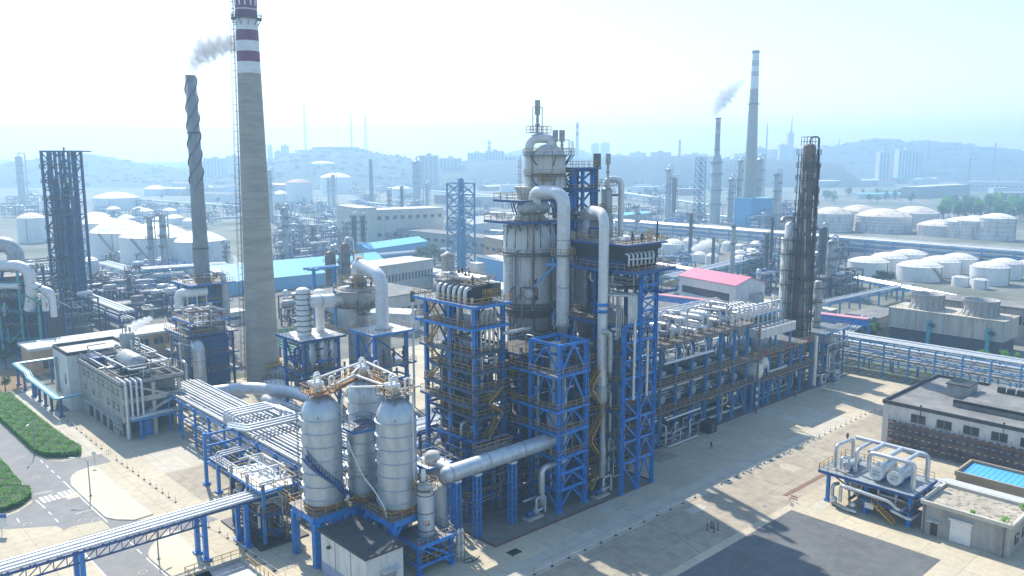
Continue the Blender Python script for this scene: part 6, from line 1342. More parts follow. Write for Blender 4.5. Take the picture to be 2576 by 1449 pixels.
for u in (-47.4, -31.9, -25.9):
    for v in (24.4, 27.2): b = MB(T); b.box(u - .3, v - .3, 0, u + .3, v + .3, 6.5); b.box(u - .6, v - .6, 0, u + .6, v + .6, .4); P_(T, 'leg', b, 'blue_steel')
b = MB(T); b.beam((-31.9, 24.4, 3.2), (-31.9, 27.2, 3.2), .2, .3); P_(T, 'cross_beam', b, 'blue_steel')
# sunken pit with rails at the bottom edge
T = thing('basin', 'railed concrete basin at the bottom edge of the yard', 'basin', -36, 12, 0)
b = MB(T); b.box(-36.2, 21.2, 0, -28.2, 21.6, .5); b.box(-28.6, 8, 0, -28.2, 21.2, .5); b.box(-36.2, 8, 0, -35.8, 21.2, .5); P_(T, 'curb', b, 'kerb'); b = MB(T); b.box(-35.8, 8, .01, -28.6, 21.2, .12); P_(T, 'bed', b, 'cladding_dull')
b = MB(T); b.rail([(-36, 8, .5), (-36, 21.4, .5), (-28.4, 21.4, .5), (-28.4, 8, .5)], step=1.2); P_(T, 'railing', b, 'rail_ochre')
# street lamps, signs
def lamp(u, v, h, arm, label):
    T = thing('street_lamp', label, 'street lamp', u, v, 0, 0, 'grey street lamps')
    b = MB(); b.lathe([(.13, 0), (.11, 1), (.07, h)], n=10); b.cyl(0, 0, 0, .3, .25, 10); P_(T, 'pole', b, 'lamp_pole')
    b = MB(); b.tube([(0, 0, h - .1), (arm[0] * .25, arm[1] * .25, h + .35), (arm[0], arm[1], h + .45)], .05, 6, .6); P_(T, 'arm', b, 'lamp_pole')
    b = MB(); d = Vector((arm[0], arm[1], 0)).normalized(); e = Vector((arm[0], arm[1], h + .42)); b.beam(e - d * .1, e + d * .8, .3, .12); P_(T, 'lamp_head', b, 'lamp_glass')
    return T
lamp(*G(228, 1249), 6.2, (-1.6, 1.6), 'grey street lamp leaning its arm over the road beside the pale rounded island')
lamp(*G(88, 1140), 5.8, (-1.0, -1.6), 'thin street lamp in front of the near end of the long hedge')
lamp(*zA(1135, 1330), 4.6, (.9, .3), 'short lamp with a blue flag on the lower pale island')
def road_sign(u, v, h, label, m, plate=(.9, .6), rot=0, letters=None):
    T = thing('road_sign', label, 'sign', u, v, 0, rot)
    b = MB(); b.cyl(0, 0, 0, h, .05, 6); P_(T, 'post', b, 'lamp_pole')
    b = MB(); b.box(-plate[0] / 2, -.09, h - plate[1], plate[0] / 2, -.06, h); P_(T, 'plate', b, m)
    return T
T = road_sign(*zA(15, 1150), 3.2, 'blue and white notice board on posts at the left edge of the photo', 'white_paint', (1.9, 1.9), -GA)
b = MB(); b.box(-.95, -.12, 2.6, .95, -.09, 3.2); P_(T, 'header', b, 'sign_blue')
T = thing('road_sign', 'round road sign on a thin post by the walkway end', 'sign', *zA(680, 668), 0, -GA)
b = MB(); b.cyl(0, 0, 0, 2.6, .04, 6); P_(T, 'post', b, 'lamp_pole'); b = MB(); b.lathe([(.02, -.08), (.42, -.08), (.42, -.05), (.02, -.05)], (0, 0, 2.5), 16, 'y'); P_(T, 'plate', b, 'helmet_white')
# low barriers: small dark footed stanchions linked by a pale rail
def barrier(pts, lab, glab):
    st = None
    for i, (u, v) in enumerate(pts):
        lb = f'dark footed barrier stanchion {glab}'
        if st is None:
            st = thing('stanchion', lb, 'stanchion', u, v, 0, 0, 'stanchions ' + glab)
            b = MB(); b.box(-.2, -.14, 0, .2, .14, .1); P_(st, 'foot', b, 'black'); b = MB(); b.cyl(0, 0, .1, .9, .04, 6); P_(st, 'post', b, 'rail_ochre')
        else: dupt(st, u, v)
    b = MB()
    for p, q in zip(pts, pts[1:]): b.tube([(p[0] - pts[0][0], p[1] - pts[0][1], .55), ((p[0] + q[0]) / 2 - pts[0][0], (p[1] + q[1]) / 2 - pts[0][1], .42), (q[0] - pts[0][0], q[1] - pts[0][1], .55)], .035, 5)
    solid('barrier_chain', b, 'white_paint', lab, 'barrier', pts[0][0], pts[0][1])
lerp = lambda a, c, n: [(a[0] + (c[0] - a[0]) * i / n, a[1] + (c[1] - a[1]) * i / n) for i in range(n + 1)]
barrier(lerp(zA(835, 622), zA(1255, 922), 10), 'pale chain barrier across the tan yard by the upper pale island', 'beside the upper pale island')
barrier(lerp(zA(485, 345), zA(725, 540), 7), 'pale chain barrier along the foot of the old plant building', 'in front of the old plant building')
barrier([zC(720, 870), zC(805, 932), zC(920, 985), zC(1005, 1048), zC(1105, 1112), zC(1200, 1186), zC(1300, 1248), zC(1395, 1325), zC(1500, 1397), zC(1620, 1470)], 'pale chain barrier between the bridge legs and the blue silo stand', 'between the bridge legs and the silo stand')
barrier(lerp(zB(395, 608), zB(1500, 75), 26), 'pale chain barrier along the edge of the main yard road', 'along the main yard road')
barrier(lerp(G(1345, 1446), zB(205, 705), 11), 'pale chain barrier in the shaded stretch of the yard road', 'in the shaded stretch of the yard road')
# ------------------------------------------------------------------ exchanger unit right of the yard
T = thing('exchanger_deck', 'small blue deck unit with sunlit plating beside the dark asphalt', 'steel structure', 50, -31, 0)
posts(T, [(u, v) for u in (50.4, 57.6) for v in (-24.8, -31, -37.6)], 0, 5, .5)
deck(T, 49.2, -38.4, 58.6, -23.6, 5.3, 'deck_plate', 'navy_steel', 'rail_ochre', sides='n', fas=.45)
b = MB(T); b.rail([(49.3, -23.7, 5.3), (49.3, -28, 5.3)]); b.rail([(58.5, -23.7, 5.3), (58.5, -38, 5.3)]); P_(T, 'railing', b, 'rail_ochre')
deck(T, 49.6, -38, 58, -30, 2.6, 'grating', 'navy_steel', 'rail_ochre', sides='w')
clutter(T, 50, -38, .4, 58, -27, 5, 34, 81, (.1, .28), ('cladding', 'pipe_dark', 'cladding_dull', 'pipe_white'))
brace(T, (50.4, -24.8), (57.6, -24.8), .4, 5, 's', .22, 'navy_steel')
b = MB(T); b.stair((49.2, -36, .2), (49.2, -32.5, 2.6)); P_(T, 'stair', b, 'rail_ochre')
b = MB(T); b.box(49.52, -32.6, 1.2, 49.58, -31.2, 2.1); o = P_(T, 'sign_board', b, 'white_paint')
def face_drum(v, r, L, z, lab, txt):
    D = make_exchanger('drum', lab, L, r, 50.6 + L / 2, v, z, math.pi, 'white drums on the small blue deck', 'cladding', .5, 'drum', 'white_paint')
    if txt:
        b = MB(); c = .5 + r
        for i, (t, s) in enumerate(txt):
            vs, fs = text_mesh(t, s); b.add([(L / 2 + .01 + zz, x, c + .12 - i * .48 + y) for x, y, zz in vs], fs)
        P_(D, 'lettering', b, 'pipe_dark')
face_drum(-32.2, .95, 6, 5.3, 'white drum with a lettered round end on the small deck, left of its pair', (('V-2307', .42), ('循环水', .36)))
face_drum(-34.9, .95, 6, 5.3, 'white drum with a lettered round end on the small deck, right of its pair', (('V-2308', .42), ('循环水', .36)))
make_exchanger('heat_exchanger', 'small silver exchanger at the open end of the small blue deck', 4.6, .55, 53.6, -27.2, 5.3, math.pi, 'white drums on the small blue deck', support=.45)
T = thing('portal_pipes', 'fat silver pipes looping over the small blue deck', 'pipework', 51, -31, 5.3)
for pts, r in (([(51.2, -25.4, 5.6), (51.2, -25.4, 9.4), (56.4, -25.8, 9.4), (56.4, -25.8, 6)], .27), ([(52, -28.4, 5.6), (52, -28.4, 9.2), (57, -28.4, 9.2)], .27), ([(57, -26, 9.5), (57, -37.4, 9.5), (57, -37.4, 3)], .36), ([(51.6, -30.6, 6.5), (51.6, -30.6, 9.5), (51.6, -37.4, 9.5), (51.6, -37.4, 2.4), (51.6, -36, 2.4)], .36),
               ([(51.6, -33.4, 9.5), (57, -33.4, 9.5)], .36), ([(51.6, -30.6, 9.5), (57, -30.6, 9.5)], .36), ([(51.6, -36, 9.5), (57, -36, 9.5)], .3), ([(50.6, -26.6, 6), (50.6, -26.6, 7.8), (51.4, -27.2, 7.8)], .2)):
    b = MB(T); b.tube(pts, r, 12, .9); P_(T, 'pipe', b, 'cladding')
T = thing('ground_pipes', 'silver pipe loops on the ground under the small blue deck', 'pipework', 49.6, -28, 0)
for pts, r in (([(50, -25.6, .4), (48.6, -28.6, .4), (48.6, -30.4, .4)], .28), ([(48.8, -27.6, 1.2), (48.8, -27.6, 4.0), (48.8, -35.4, 3.6), (48.8, -36.6, 2.6), (51, -37.2, 2.6)], .28), ([(49.4, -26, .4), (49.4, -26, 3.4), (50.6, -26.4, 3.4)], .3), ([(48.6, -35.6, 2.4), (48.6, -38.4, 1.8), (51.5, -38.6, 1.8)], .24)):
    b = MB(T); b.tube(pts, r, 10, .7); P_(T, 'pipe', b, 'cladding')
for k, (u, v) in enumerate(((48.9, -26.6), (49, -29.6))): b = MB(T); b.sphere((u, v, 1.3), .5, 8); P_(T, 'pump_casing', b, 'cladding')
T = thing('pipe_run', 'sheaf of white pipes running off right past the blue roofed shed', 'pipe rack', 61, -40, 0)
for k in range(5): b = MB(T); b.tube([(57.6, -37.2 - .3 * k, 4.2 - .1 * k), (60.4 + k * .52, -37.2 - .3 * k, 4.4), (60.4 + k * .52, -78, 4.4)], .24 if k != 1 else .4, 8, .8); P_(T, 'pipe', b, 'pipe_white')
for i in range(6): b = MB(T); b.box(60.2, -40 - i * 7, 0, 60.5, -39.7 - i * 7, 4.1); b.box(62.6, -40 - i * 7, 0, 62.9, -39.7 - i * 7, 4.1); b.box(60, -40 - i * 7, 3.9, 63, -39.7 - i * 7, 4.1); P_(T, 'trestle', b, 'navy_steel')
# pump house with the stained flat roof
T = thing('pump_house', 'small stained grey pump house with a white roller door and a weathered flat roof', 'building', 50, -45, 0)
b = MB(T); b.box(49.8, -51.3, 0, 58.8, -39.6, 4.6); P_(T, 'wall', b, 'wall_grey'); b = MB(T); b.box(50.1, -51, 4.6, 58.5, -39.9, 4.7); P_(T, 'roof', b, 'roof_old')
b = MB(T)
for p, q in (((49.6, -51.4), (49.6, -39.5)), ((49.6, -39.5), (59, -39.5)), ((59, -39.5), (59, -51.4)), ((59, -51.4), (49.6, -51.4))): b.beam(p + (4.85,), q + (4.85,), .4, .55)
P_(T, 'parapet', b, 'wall_cream')
b = MB(T); b.box(49.7, -46.4, .1, 49.82, -43.6, 3.3); P_(T, 'roller_door', b, 'white_paint'); b = MB(T); b.box(49.4, -46.6, 3.3, 49.8, -43.4, 3.6); P_(T, 'door_hood', b, 'wall_white')
b = MB(T); b.box(49.72, -41.9, .1, 49.82, -40.9, 2.1); P_(T, 'door', b, 'dark_steel'); b = MB(T); b.box(49.0, -42.2, 2.3, 49.8, -40.5, 2.4); P_(T, 'canopy', b, 'roof_pale')
for v in (-40.0, -50.6): b = MB(T); b.cyl(49.6, v, 0, 4.4, .09, 6); b.cyl(49.6, v, 4.2, 4.6, .16, 6); P_(T, 'downpipe', b, 'pipe_dark')
b = MB(T); b.box(52, -51.42, 1.4, 53.6, -51.3, 2.8); b.box(55.4, -51.42, 1.4, 57, -51.3, 2.8); P_(T, 'window', b, 'glass_dark')
def weed(u, v, z, s, lab):
    r_ = random.Random(int(u * 7 + v)); b = MB()
    for i in range(90):
        a = r_.uniform(0, 6.28); r = r_.uniform(0, s * .75); h = r_.uniform(.1, s * 1.1); q = r_.uniform(.05, .12)
        x, y = r * math.cos(a), r * math.sin(a); b.add([(x - q, y, h), (x + q, y + q, h + q), (x, y - q, h + q * 2)], [(0, 1, 2)])
    solid('weed', b, 'leaf_bright', lab, 'weed', u, v, z, 0, 'weeds on the pump house roof')
weed(50.3, -46.2, 4.7, .5, 'tuft of weeds at the roof edge above the roller door'); weed(50.4, -50.3, 4.7, .9, 'patch of weeds at the near right corner of the pump house roof'); weed(57.6, -50.6, 4.7, .8, 'tuft of weeds at the far right corner of the pump house roof')
# blue sheet roof shed
T = thing('blue_roof_shed', 'tan walled shed with a bright blue sheet roof sunk behind its parapet', 'shed', 68, -50, 0)
b = MB(T); b.box(67.6, -72, 0, 75, -38.2, 3.6); P_(T, 'wall', b, mat('wall_tan', (.4, .31, .2), .85, 0, .1, .3))
b = MB(T); b.add([(67.9, -71.6, 3.7), (74.7, -71.6, 3.9), (74.7, -38.5, 3.9), (67.9, -38.5, 3.7)], [(0, 1, 2, 3)]); b.add([(67.9, -71.6, 3.6), (74.7, -71.6, 3.6), (74.7, -38.5, 3.6), (67.9, -38.5, 3.6)], [(3, 2, 1, 0)])
for k in range(40): b.beam((67.9, -39 - k * .82, 3.72), (74.7, -39 - k * .82, 3.92), .1, .06)
P_(T, 'roof', b, mat('roof_sheet', (.1, .42, .85), .35, 0, .05, .3))
b = MB(T)
for p, q in (((67.6, -72), (67.6, -38.1)), ((67.6, -38.1), (75.1, -38.1)), ((75.1, -38.1), (75.1, -72))): b.beam(p + (3.95,), q + (3.95,), .3, .8)
P_(T, 'parapet', b, 'wall_tan')
T = thing('low_wall', 'low tan walled enclosure between the small deck and the big dark roofed building', 'enclosure', 62, -27, 0)
b = MB(T)
for p, q in (((60, -23.2), (67, -23.2)), ((67, -23.2), (67, -37.4)), ((60, -23.2), (60, -37.4)), ((60, -37.4), (67, -37.4))): b.beam(p + (1.0,), q + (1.0,), .3, 2.0)
P_(T, 'wall', b, 'wall_tan'); b = MB(T); b.box(60.2, -37.2, 1.3, 66.8, -23.4, 1.4); P_(T, 'slab', b, 'roof_pale'); b = MB(T); b.rail([(60, -30, 2), (60, -37, 2)]); P_(T, 'railing', b, 'rail_ochre')
# big dark roofed building
T = thing('workshop_building', 'large flat roofed grey building with scaffolding over its brick lower wall', 'building', 84, -40, 0)
b = MB(T); b.box(84.4, -96, 0, 112, -19, 8.2); P_(T, 'wall', b, 'wall_white')
b = MB(T); b.box(84.32, -96, .1, 84.4, -20.2, 5.2); P_(T, 'brick_band', b, 'brick_strip')
b = MB(T); b.box(84.6, -95.8, 8.2, 111.8, -19.2, 8.3); P_(T, 'roof', b, 'roof_grey')
b = MB(T)
for p, q in (((84.4, -96), (84.4, -18.9)), ((84.4, -18.9), (112, -18.9)), ((112, -18.9), (112, -96))): b.beam(p + (8.5,), q + (8.5,), .3, .7)
P_(T, 'parapet', b, 'roof_dark')
b = MB(T); b.box(91.2, -96, 8.3, 91.5, -29.2, 9.5); b.box(91.5, -96, 8.3, 111, -30, 9.2); P_(T, 'upper_roof', b, 'roof_grey'); b = MB(T); b.box(91.1, -96, 9.2, 91.5, -29.2, 9.7); P_(T, 'upper_parapet', b, 'black')
b = MB(T); b.box(98, -29.6, 8.3, 103.4, -25.6, 10.8); P_(T, 'stair_head', b, 'wall_grey'); b = MB(T); b.box(97.7, -29.8, 10.8, 103.6, -25.4, 11); P_(T, 'stair_head_roof', b, 'roof_dark')
for i in range(14): b = MB(T); v = -24.3 - i * 4.6; b.box(84.3, v - 2.6, 5.7, 84.42, v, 7.2); o = P_(T, 'window', b, 'glass_dark'); b = MB(T); b.box(84.26, v - 1.36, 5.7, 84.3, v - 1.26, 7.2); b.box(84.2, v - 2.7, 5.58, 84.4, v + .1, 5.68); P_(T, 'sill', b, 'wall_grey', o)
for i in range(4):
    b = MB(T); z = 5.05 - i * 1.32
    for k in range(62): b.box(84.2, -21 - k * 1.2, z, 84.3, -20.5 - k * 1.2, z + .16)
    P_(T, 'tile_course', b, 'wall_white')
b = MB(T)
for k in range(36):
    v = -20.6 - k * 2.1
    b.beam((83.4, v, 0), (83.4, v, 6.4), .07)
for z in (1.6, 3.3, 5.0): b.beam((83.4, -20.4, z), (83.4, -95, z), .06); b.box(83.4, -95, z - .05, 84.15, -20.4, z)
for k in range(12): b.beam((83.4, -20.6 - k * 6.3, 0), (83.4, -24.8 - k * 6.3, 5), .06)
P_(T, 'scaffold', b, 'rust')
for k in range(6): b = MB(T); b.box(104.4, -34 - k * 1.7, 9.2, 105.6, -32.8 - k * 1.7, 10.3); P_(T, 'roof_fan', b, 'dark_steel')
for k in range(3): b = MB(T); b.cyl(84.2, -26 - k * 14, 7, 9.2, .06, 6); b.box(84.1, -26.15 - k * 14, 9, 84.3, -25.85 - k * 14, 9.3); P_(T, 'roof_lamp', b, 'dark_steel')
# cooling towers
T = thing('cooling_tower', 'cream cooling tower block with two flared fan stacks and a dark louvred base', 'cooling tower', 181, -11, 0)
b = MB(T); b.box(181, -11.8, 3.9, 194, 20.2, 9.8); P_(T, 'wall', b, 'ct_wall'); b = MB(T); b.box(181.6, -11.2, 0, 193.4, 19.6, 3.9); P_(T, 'louvre_base', b, 'louvre')
b = MB(T); b.box(180.8, -12, 9.8, 194.2, 20.4, 10.0); P_(T, 'roof', b, 'yard_pale'); b = MB(T); b.rail([(181, -11.8, 10), (181, 20.2, 10), (194, 20.2, 10), (194, -11.8, 10)], closed=True, step=2); P_(T, 'railing', b, 'rust')
for k in range(5): b = MB(T); b.box(180.9, -11.8 + k * 7.9, 3.9, 181.02, -11.5 + k * 7.9, 9.8); P_(T, 'joint', b, 'wall_grey')
for v in (-3.4, 11.6):
    b = MB(T); b.lathe([(5.1, 10), (4.4, 11.2), (4.25, 12.4), (4.7, 14.2), (4.95, 14.5), (4.7, 14.5), (4.1, 12.4)], (187.6, v, 0), 30, close=False); o = P_(T, 'fan_stack', b, 'fan_grey')
    b = MB(T)
    for k in range(16): a = k * math.pi / 8; b.tube([(187.6 + 5.15 * math.cos(a), v + 5.15 * math.sin(a), 10), (187.6 + 4.4 * math.cos(a), v + 4.4 * math.sin(a), 11.6), (187.6 + 4.85 * math.cos(a), v + 4.85 * math.sin(a), 14.2)], .1, 4); 
    P_(T, 'rib', b, 'wall_grey', o)
    b = MB(T); b.lathe([(.02, 12.2), (4.1, 12.25)], (187.6, v, 0), 24, close=False); P_(T, 'fan', b, 'black', o)
for v in (8, -8): b = MB(T); b.box(180.2, v - .5, 0, 180.9, v + .5, 7.5); P_(T, 'riser_pipe', b, 'teal_steel'); b = MB(T); b.hcyl((180.5, v, 6.4), (180.5, v - 1.6, 6.0), .5, 10); P_(T, 'valve', b, 'dark_steel')
T = thing('cooling_tower', 'grey cooling block with three round fan drums behind the blue topped footbridge', 'cooling tower', 160, 36, 0)
c0 = G(2130, 800, 7)
b = MB(T); b.box(158, 34, 0, 176, 62, 8); P_(T, 'wall', b, 'wall_grey'); b = MB(T); b.box(157.8, 33.8, 8, 176.2, 62.2, 8.2); P_(T, 'roof', b, 'yard_pale')
for k in range(3): b = MB(T); b.lathe([(3.3, 8.2), (3.2, 12), (3.0, 12), (2.9, 9)], (164 + k * 3, 57 - k * 8.6, 0), 24, close=False); o = P_(T, 'fan_drum', b, 'fan_grey'); b = MB(T); b.lathe([(.02, 11), (3, 11.02)], (164 + k * 3, 57 - k * 8.6, 0), 20, close=False); P_(T, 'fan', b, 'black', o)
T = thing('water_house', 'low flat grey building with a pale roof between the two cooling blocks', 'building', 186, 24, 0)
b = MB(T); b.box(183, 24, 0, 202, 34, 5.4); P_(T, 'wall', b, 'wall_grey'); b = MB(T); b.box(182.6, 23.6, 5.4, 202.4, 34.4, 5.8); P_(T, 'roof', b, 'roof_grey')
T = thing('pump_hall', 'long cream hall with a flat roof behind the flared fan stacks', 'building', 204, 4, 0)
b = MB(T); b.box(203, -22, 0, 214, 22, 10.4); P_(T, 'wall', b, 'ct_wall'); b = MB(T); b.box(202.4, -22.6, 10.4, 214.6, 22.6, 10.9); P_(T, 'roof', b, 'roof_grey')
for k in range(6): b = MB(T); b.box(202.9, -18 + k * 6.4, 5.8, 203.02, -15.6 + k * 6.4, 8.4); o = P_(T, 'window', b, 'glass_dark'); b = MB(T); b.box(202.86, -16.9 + k * 6.4, 5.8, 202.9, -16.7 + k * 6.4, 8.4); b.box(202.86, -18 + k * 6.4, 7.0, 202.9, -16.9 + k * 6.4, 7.15); P_(T, 'frame', b, 'wall_white', o)
# pink topped footbridge and red roofed hall
T = thing('covered_bridge', 'long blue sided pipe gallery with a pink roof crossing behind the long structure', 'pipe gallery', 100, 80, 0)
A0, A1 = G(1650, 733, 10), G(2185, 803, 9)
A0 = (A0[0], A0[1]); L = math.hypot(A1[0] - A0[0], A1[1] - A0[1]); d = ((A1[0] - A0[0]) / L, (A1[1] - A0[1]) / L)
b = MB(T); b.beam(A0 + (8.0,), A1 + (8.0,), 2.6, 1.9); P_(T, 'gallery', b, 'blue_steel'); b = MB(T); b.beam(A0 + (9.1,), A1 + (9.1,), 3.2, .28); P_(T, 'roof', b, mat('pink_roof', (.55, .25, .3), .6))
for i in range(8): b = MB(T); t = i / 7; u, v = A0[0] + d[0] * L * t, A0[1] + d[1] * L * t; b.cbox(u, v, 3.5, .7, .7, 7.0, math.atan2(d[1], d[0])); P_(T, 'leg', b, 'blue_steel')
def hall(name, label, cat, pA_, pB_, h, depth, wall='wall_cream', roof='roof_pale', gable=0, rows=1, wins=8, wh=1.5, z0=0, win='glass_dark', frac=.55, over=.4, group=None, band=None):
    """a building whose visible base corners are the photo points pA_ and pB_"""
    a, c = G(*pA_), G(*pB_); L = math.hypot(c[0] - a[0], c[1] - a[1]); rot = math.atan2(c[1] - a[1], c[0] - a[0])
    T = thing(name, label, cat, a[0], a[1], z0, rot, group)
    b = MB(); b.box(0, 0, -.5, L, depth, h)
    if gable:
        for x in (0, L): b.add([(x, 0, h), (x, depth, h), (x, depth / 2, h + gable)], [(0, 1, 2) if x else (0, 2, 1)])
    P_(T, 'wall', b, wall)
    b = MB()
    if gable:
        for s in (0, 1):
            y0, y1 = (-over, depth / 2) if s == 0 else (depth + over, depth / 2); e = gable * over * 2 / depth
            q = [(-over, y0, h - e + .06), (L + over, y0, h - e + .06), (L + over, y1, h + gable + .06), (-over, y1, h + gable + .06)]
            b.add(q + [(x, y, z + .2) for x, y, z in q], [(3, 2, 1, 0), (4, 5, 6, 7), (0, 1, 5, 4), (1, 2, 6, 5), (2, 3, 7, 6), (3, 0, 4, 7)] if s == 0 else [(0, 1, 2, 3), (7, 6, 5, 4), (4, 5, 1, 0), (5, 6, 2, 1), (6, 7, 3, 2), (7, 4, 0, 3)])
    else: b.box(-over, -over, h, L + over, depth + over, h + .4)
    P_(T, 'roof', b, roof)
    for r in range(rows):
        zc = h * (r + frac) / rows
        for i in range(wins):
            x = L * (i + .5) / wins; w = L / wins * .5
            b = MB(); b.box(x - w / 2, -.08, zc - wh / 2, x + w / 2, .02, zc + wh / 2); P_(T, 'window', b, win)
    if band: b = MB(); b.box(L * .06, -.1, band[0], L * .9, .02, band[1]); P_(T, 'window_band', b, win)
    return T
T = hall('red_roof_hall', 'pale hall with a pinkish red gabled roof and a dark window band', 'building', (1706, 800), (1846, 835), 15, 13, 'wall_white', 'roof_red', 2.2, 0, 0, band=(9.6, 12))
for k in range(14): b = MB(); b.box(3 + k * 2.1, -.1, 1, 4.4 + k * 2.1, .02, 6); P_(T, 'window', b, 'teal_steel')
# ------------------------------------------------------------------ storage tanks
def tank(cx, yb, hw, yr, yd, label, shell='tank_white', roof='dome_white', group=None, stair=None, name='storage_tank', rail=True, Y=None, seg=34):
    """cx, yb: middle and front foot of the shell in the photo; hw half width; yr rim row; yd dome crown row"""
    if Y is None:
        u, v = G(cx, yb); Y = W(u, v)[1]; z0 = 0
    else: z0 = GY(cx, yb, Y)[2] - 4
    r = hw * Y / CF
    for _ in range(2): r = hw * (Y + r) / CF
    u, v, zt = GY(cx, yr + hw * .06, Y + r)
    zt = max(zt, 4)
    hd = max(.6, min(.42 * r, GY(cx, yd, Y + r)[2] - zt))
    T = thing(name, label, 'tank', u, v, z0, 0, group); zt -= z0
    b = MB(); b.lathe([(r, 0), (r, zt)], n=seg); P_(T, 'shell', b, shell)
    b = MB(); b.lathe([(r * 1.012, zt - .25), (r * 1.012, zt)] + [(max(.05, r * (1 - k / 8)), zt + hd * (1 - (1 - k / 8) ** 2)) for k in range(9)], n=seg); P_(T, 'roof', b, roof)
    if rail and r > 3:
        b = MB(); b.ringrail(r, zt, n=22, h=1.0, w=.1); P_(T, 'railing', b, 'rail_grey')
        b = MB(); a = math.radians(-43 - 50 + 30 * ((int(cx) % 3) - 1)); b.beam((r * 1.02 * math.cos(a), r * 1.02 * math.sin(a), 0), (r * 1.02 * math.cos(a), r * 1.02 * math.sin(a), zt), .3); P_(T, 'ladder', b, 'rail_grey')
    if stair:
        b = MB(); n = 16; a0 = math.radians(stair); pv_ = None
        for i in range(n + 1):
            a = a0 + i * .045; p = ((r + .5) * math.cos(a), (r + .5) * math.sin(a), zt * (1 - i / n))
            if pv_: b.beam(pv_, p, .7, .35); b.beam((pv_[0], pv_[1], pv_[2] + 1), (p[0], p[1], p[2] + 1), .1)
            pv_ = p
        P_(T, 'stair', b, 'rail_grey')
    if shell == 'tank_rusty':
        b = MB()
        for k in range(1, 5): z = zt * k / 5; b.lathe([(r, z), (r + .25, z), (r + .25, z + .12), (r, z + .12)], n=seg, close=False)
        P_(T, 'wind_girder', b, 'dome_brown')
    return T
GL = 'white domed tanks in the left tank farm'
tank(78, 612, 33, 545, 535, 'big tank with a rusty orange dome at the far left', roof='dome_rusty')
tank(250, 640, 46, 556, 542, 'white domed tank just right of the open left tower', group=GL)
tank(303, 655, 72, 577, 551, 'broad white domed tank with a diagonal stair, left of the twin slim columns', group=GL, stair=-150)
tank(391, 677, 84, 587, 560, 'broadest white domed tank, behind the twin slim columns', group=GL, stair=-150)
tank(498, 676, 68, 599, 580, 'white domed tank behind the slim spiral finned stack', group=GL)
tank(225, 694, 21, 653, 645, 'small white tank by the foot of the open left tower')
tank(240, 575, 34, 541, 533, 'low white dome peeping over the big tanks left', group=GL)
tank(291, 530, 54, 493, 483, 'wide pale blue hazed tank with a cream dome')
tank(392, 492, 28, 473, 466, 'pale flat dome on the hazy slope left of the spiral stack')
GS = 'small hazy domes beyond the left tank farm'
for x, y, w, d in ((318, 552, 20, 6), (366, 535, 19, 5), (427, 534, 17, 5), (438, 552, 22, 7), (285, 530, 17, 5), (350, 530, 16, 4), (475, 560, 15, 6), (400, 556, 17, 5), (508, 562, 14, 5)):
    tank(x, y + 14, w, y - 6, y - 6 - d, 'small hazy white dome beyond the big white tanks on the left', group=GS, rail=False, seg=20)
tank(694, 458, 15, 426, 420, 'pale slender tank at the foot of the hill by the chimney', rail=False)
tank(752, 512, 33, 457, 450, 'hazy tank with a brown dome right of the striped chimney', roof='dome_brown')
tank(706, 522, 18, 486, 479, 'grey hazy tank touching the striped chimney edge', roof='dome_white')
tank(845, 487, 39, 443, 434, 'large white domed tank standing alone below the hill')
tank(812, 425, 31, 409, 405, 'white tank on the hill slope', Y=1640)
tank(845, 385, 58, 367, 363, 'wide flat tank crowning the hill', 'wall_grey', 'roof_pale', Y=1840, rail=False)
tank(1010, 498, 24, 472, 467, 'low hazy white dome right of the dark stack', rail=False); tank(640, 465, 15, 448, 444, 'tiny pale tank left of the chimney by the hill foot', rail=False)
GM = 'small white domed tanks behind the red roofed hall'
for x, y, w, r_, d, lab in ((1570, 640, 25, 599, 590, 'white dome behind the dark deck block'), (1631, 648, 29, 602, 593, 'white domed tank right of the dark deck block'), (1693, 656, 30, 611, 600, 'tallest white tank above the red roofed hall'), (1736, 625, 19, 604, 598, 'white dome behind the tall tank above the red hall'),
                            (1787, 640, 23, 614, 606, 'white tank above the red hall, behind the steam wisp'), (1830, 632, 14, 611, 606, 'narrow white dome between two posts over the red hall'), (1862, 635, 17, 619, 613, 'white tank left of the squat bright pair'), (1907, 640, 21, 612, 604, 'upright white tank left of the dark column'),
                            (1862, 665, 17, 634, 628, 'low white dome in the middle of the tank cluster'), (1892, 662, 19, 631, 624, 'bright white dome beside the thin dark stack'), (1862, 686, 18, 647, 640, 'front white dome over the red hall, left one'), (1893, 680, 20, 643, 636, 'front white dome over the red hall, right one'),
                            (1792, 672, 17, 642, 636, 'low white dome over the steaming pipes'), (1760, 662, 19, 638, 633, 'pale low tank wrapped in steam'), (1988, 655, 16, 632, 626, 'white dome half behind the grey column'), (2060, 662, 28, 642, 630, 'white dome just right of the dark column')):
    tank(x, y, w, r_, d, lab, group=GM, seg=24)
GR = 'rust streaked domed tanks at the right'
for x, y, w, r_, d, lab in ((2160, 570, 46, 527, 515, 'rusty domed tank at the back, second from the dark column'), (2093, 585, 48, 533, 520, 'rust streaked tank nearest the dark column'), (2222, 588, 66, 538, 524, 'broad rust streaked tank in the middle of the rusty row'), (2302, 575, 56, 531, 518, 'tan domed rusty tank behind the gap'),
                            (2367, 596, 55, 562, 552, 'rusty edged tank at the left of the right hand group'), (2425, 600, 46, 553, 545, 'white domed tank second in the right hand group'), (2458, 603, 50, 551, 542, 'white domed tank third in the right hand group'), (2509, 607, 43, 545, 536, 'white domed tank at the right end of the rusty row')):
    tank(x, y, w, r_, d, lab, 'tank_rusty', 'dome_rusty' if x < 2400 else 'dome_white', GR)
GW = 'clean white domed tanks at the right'
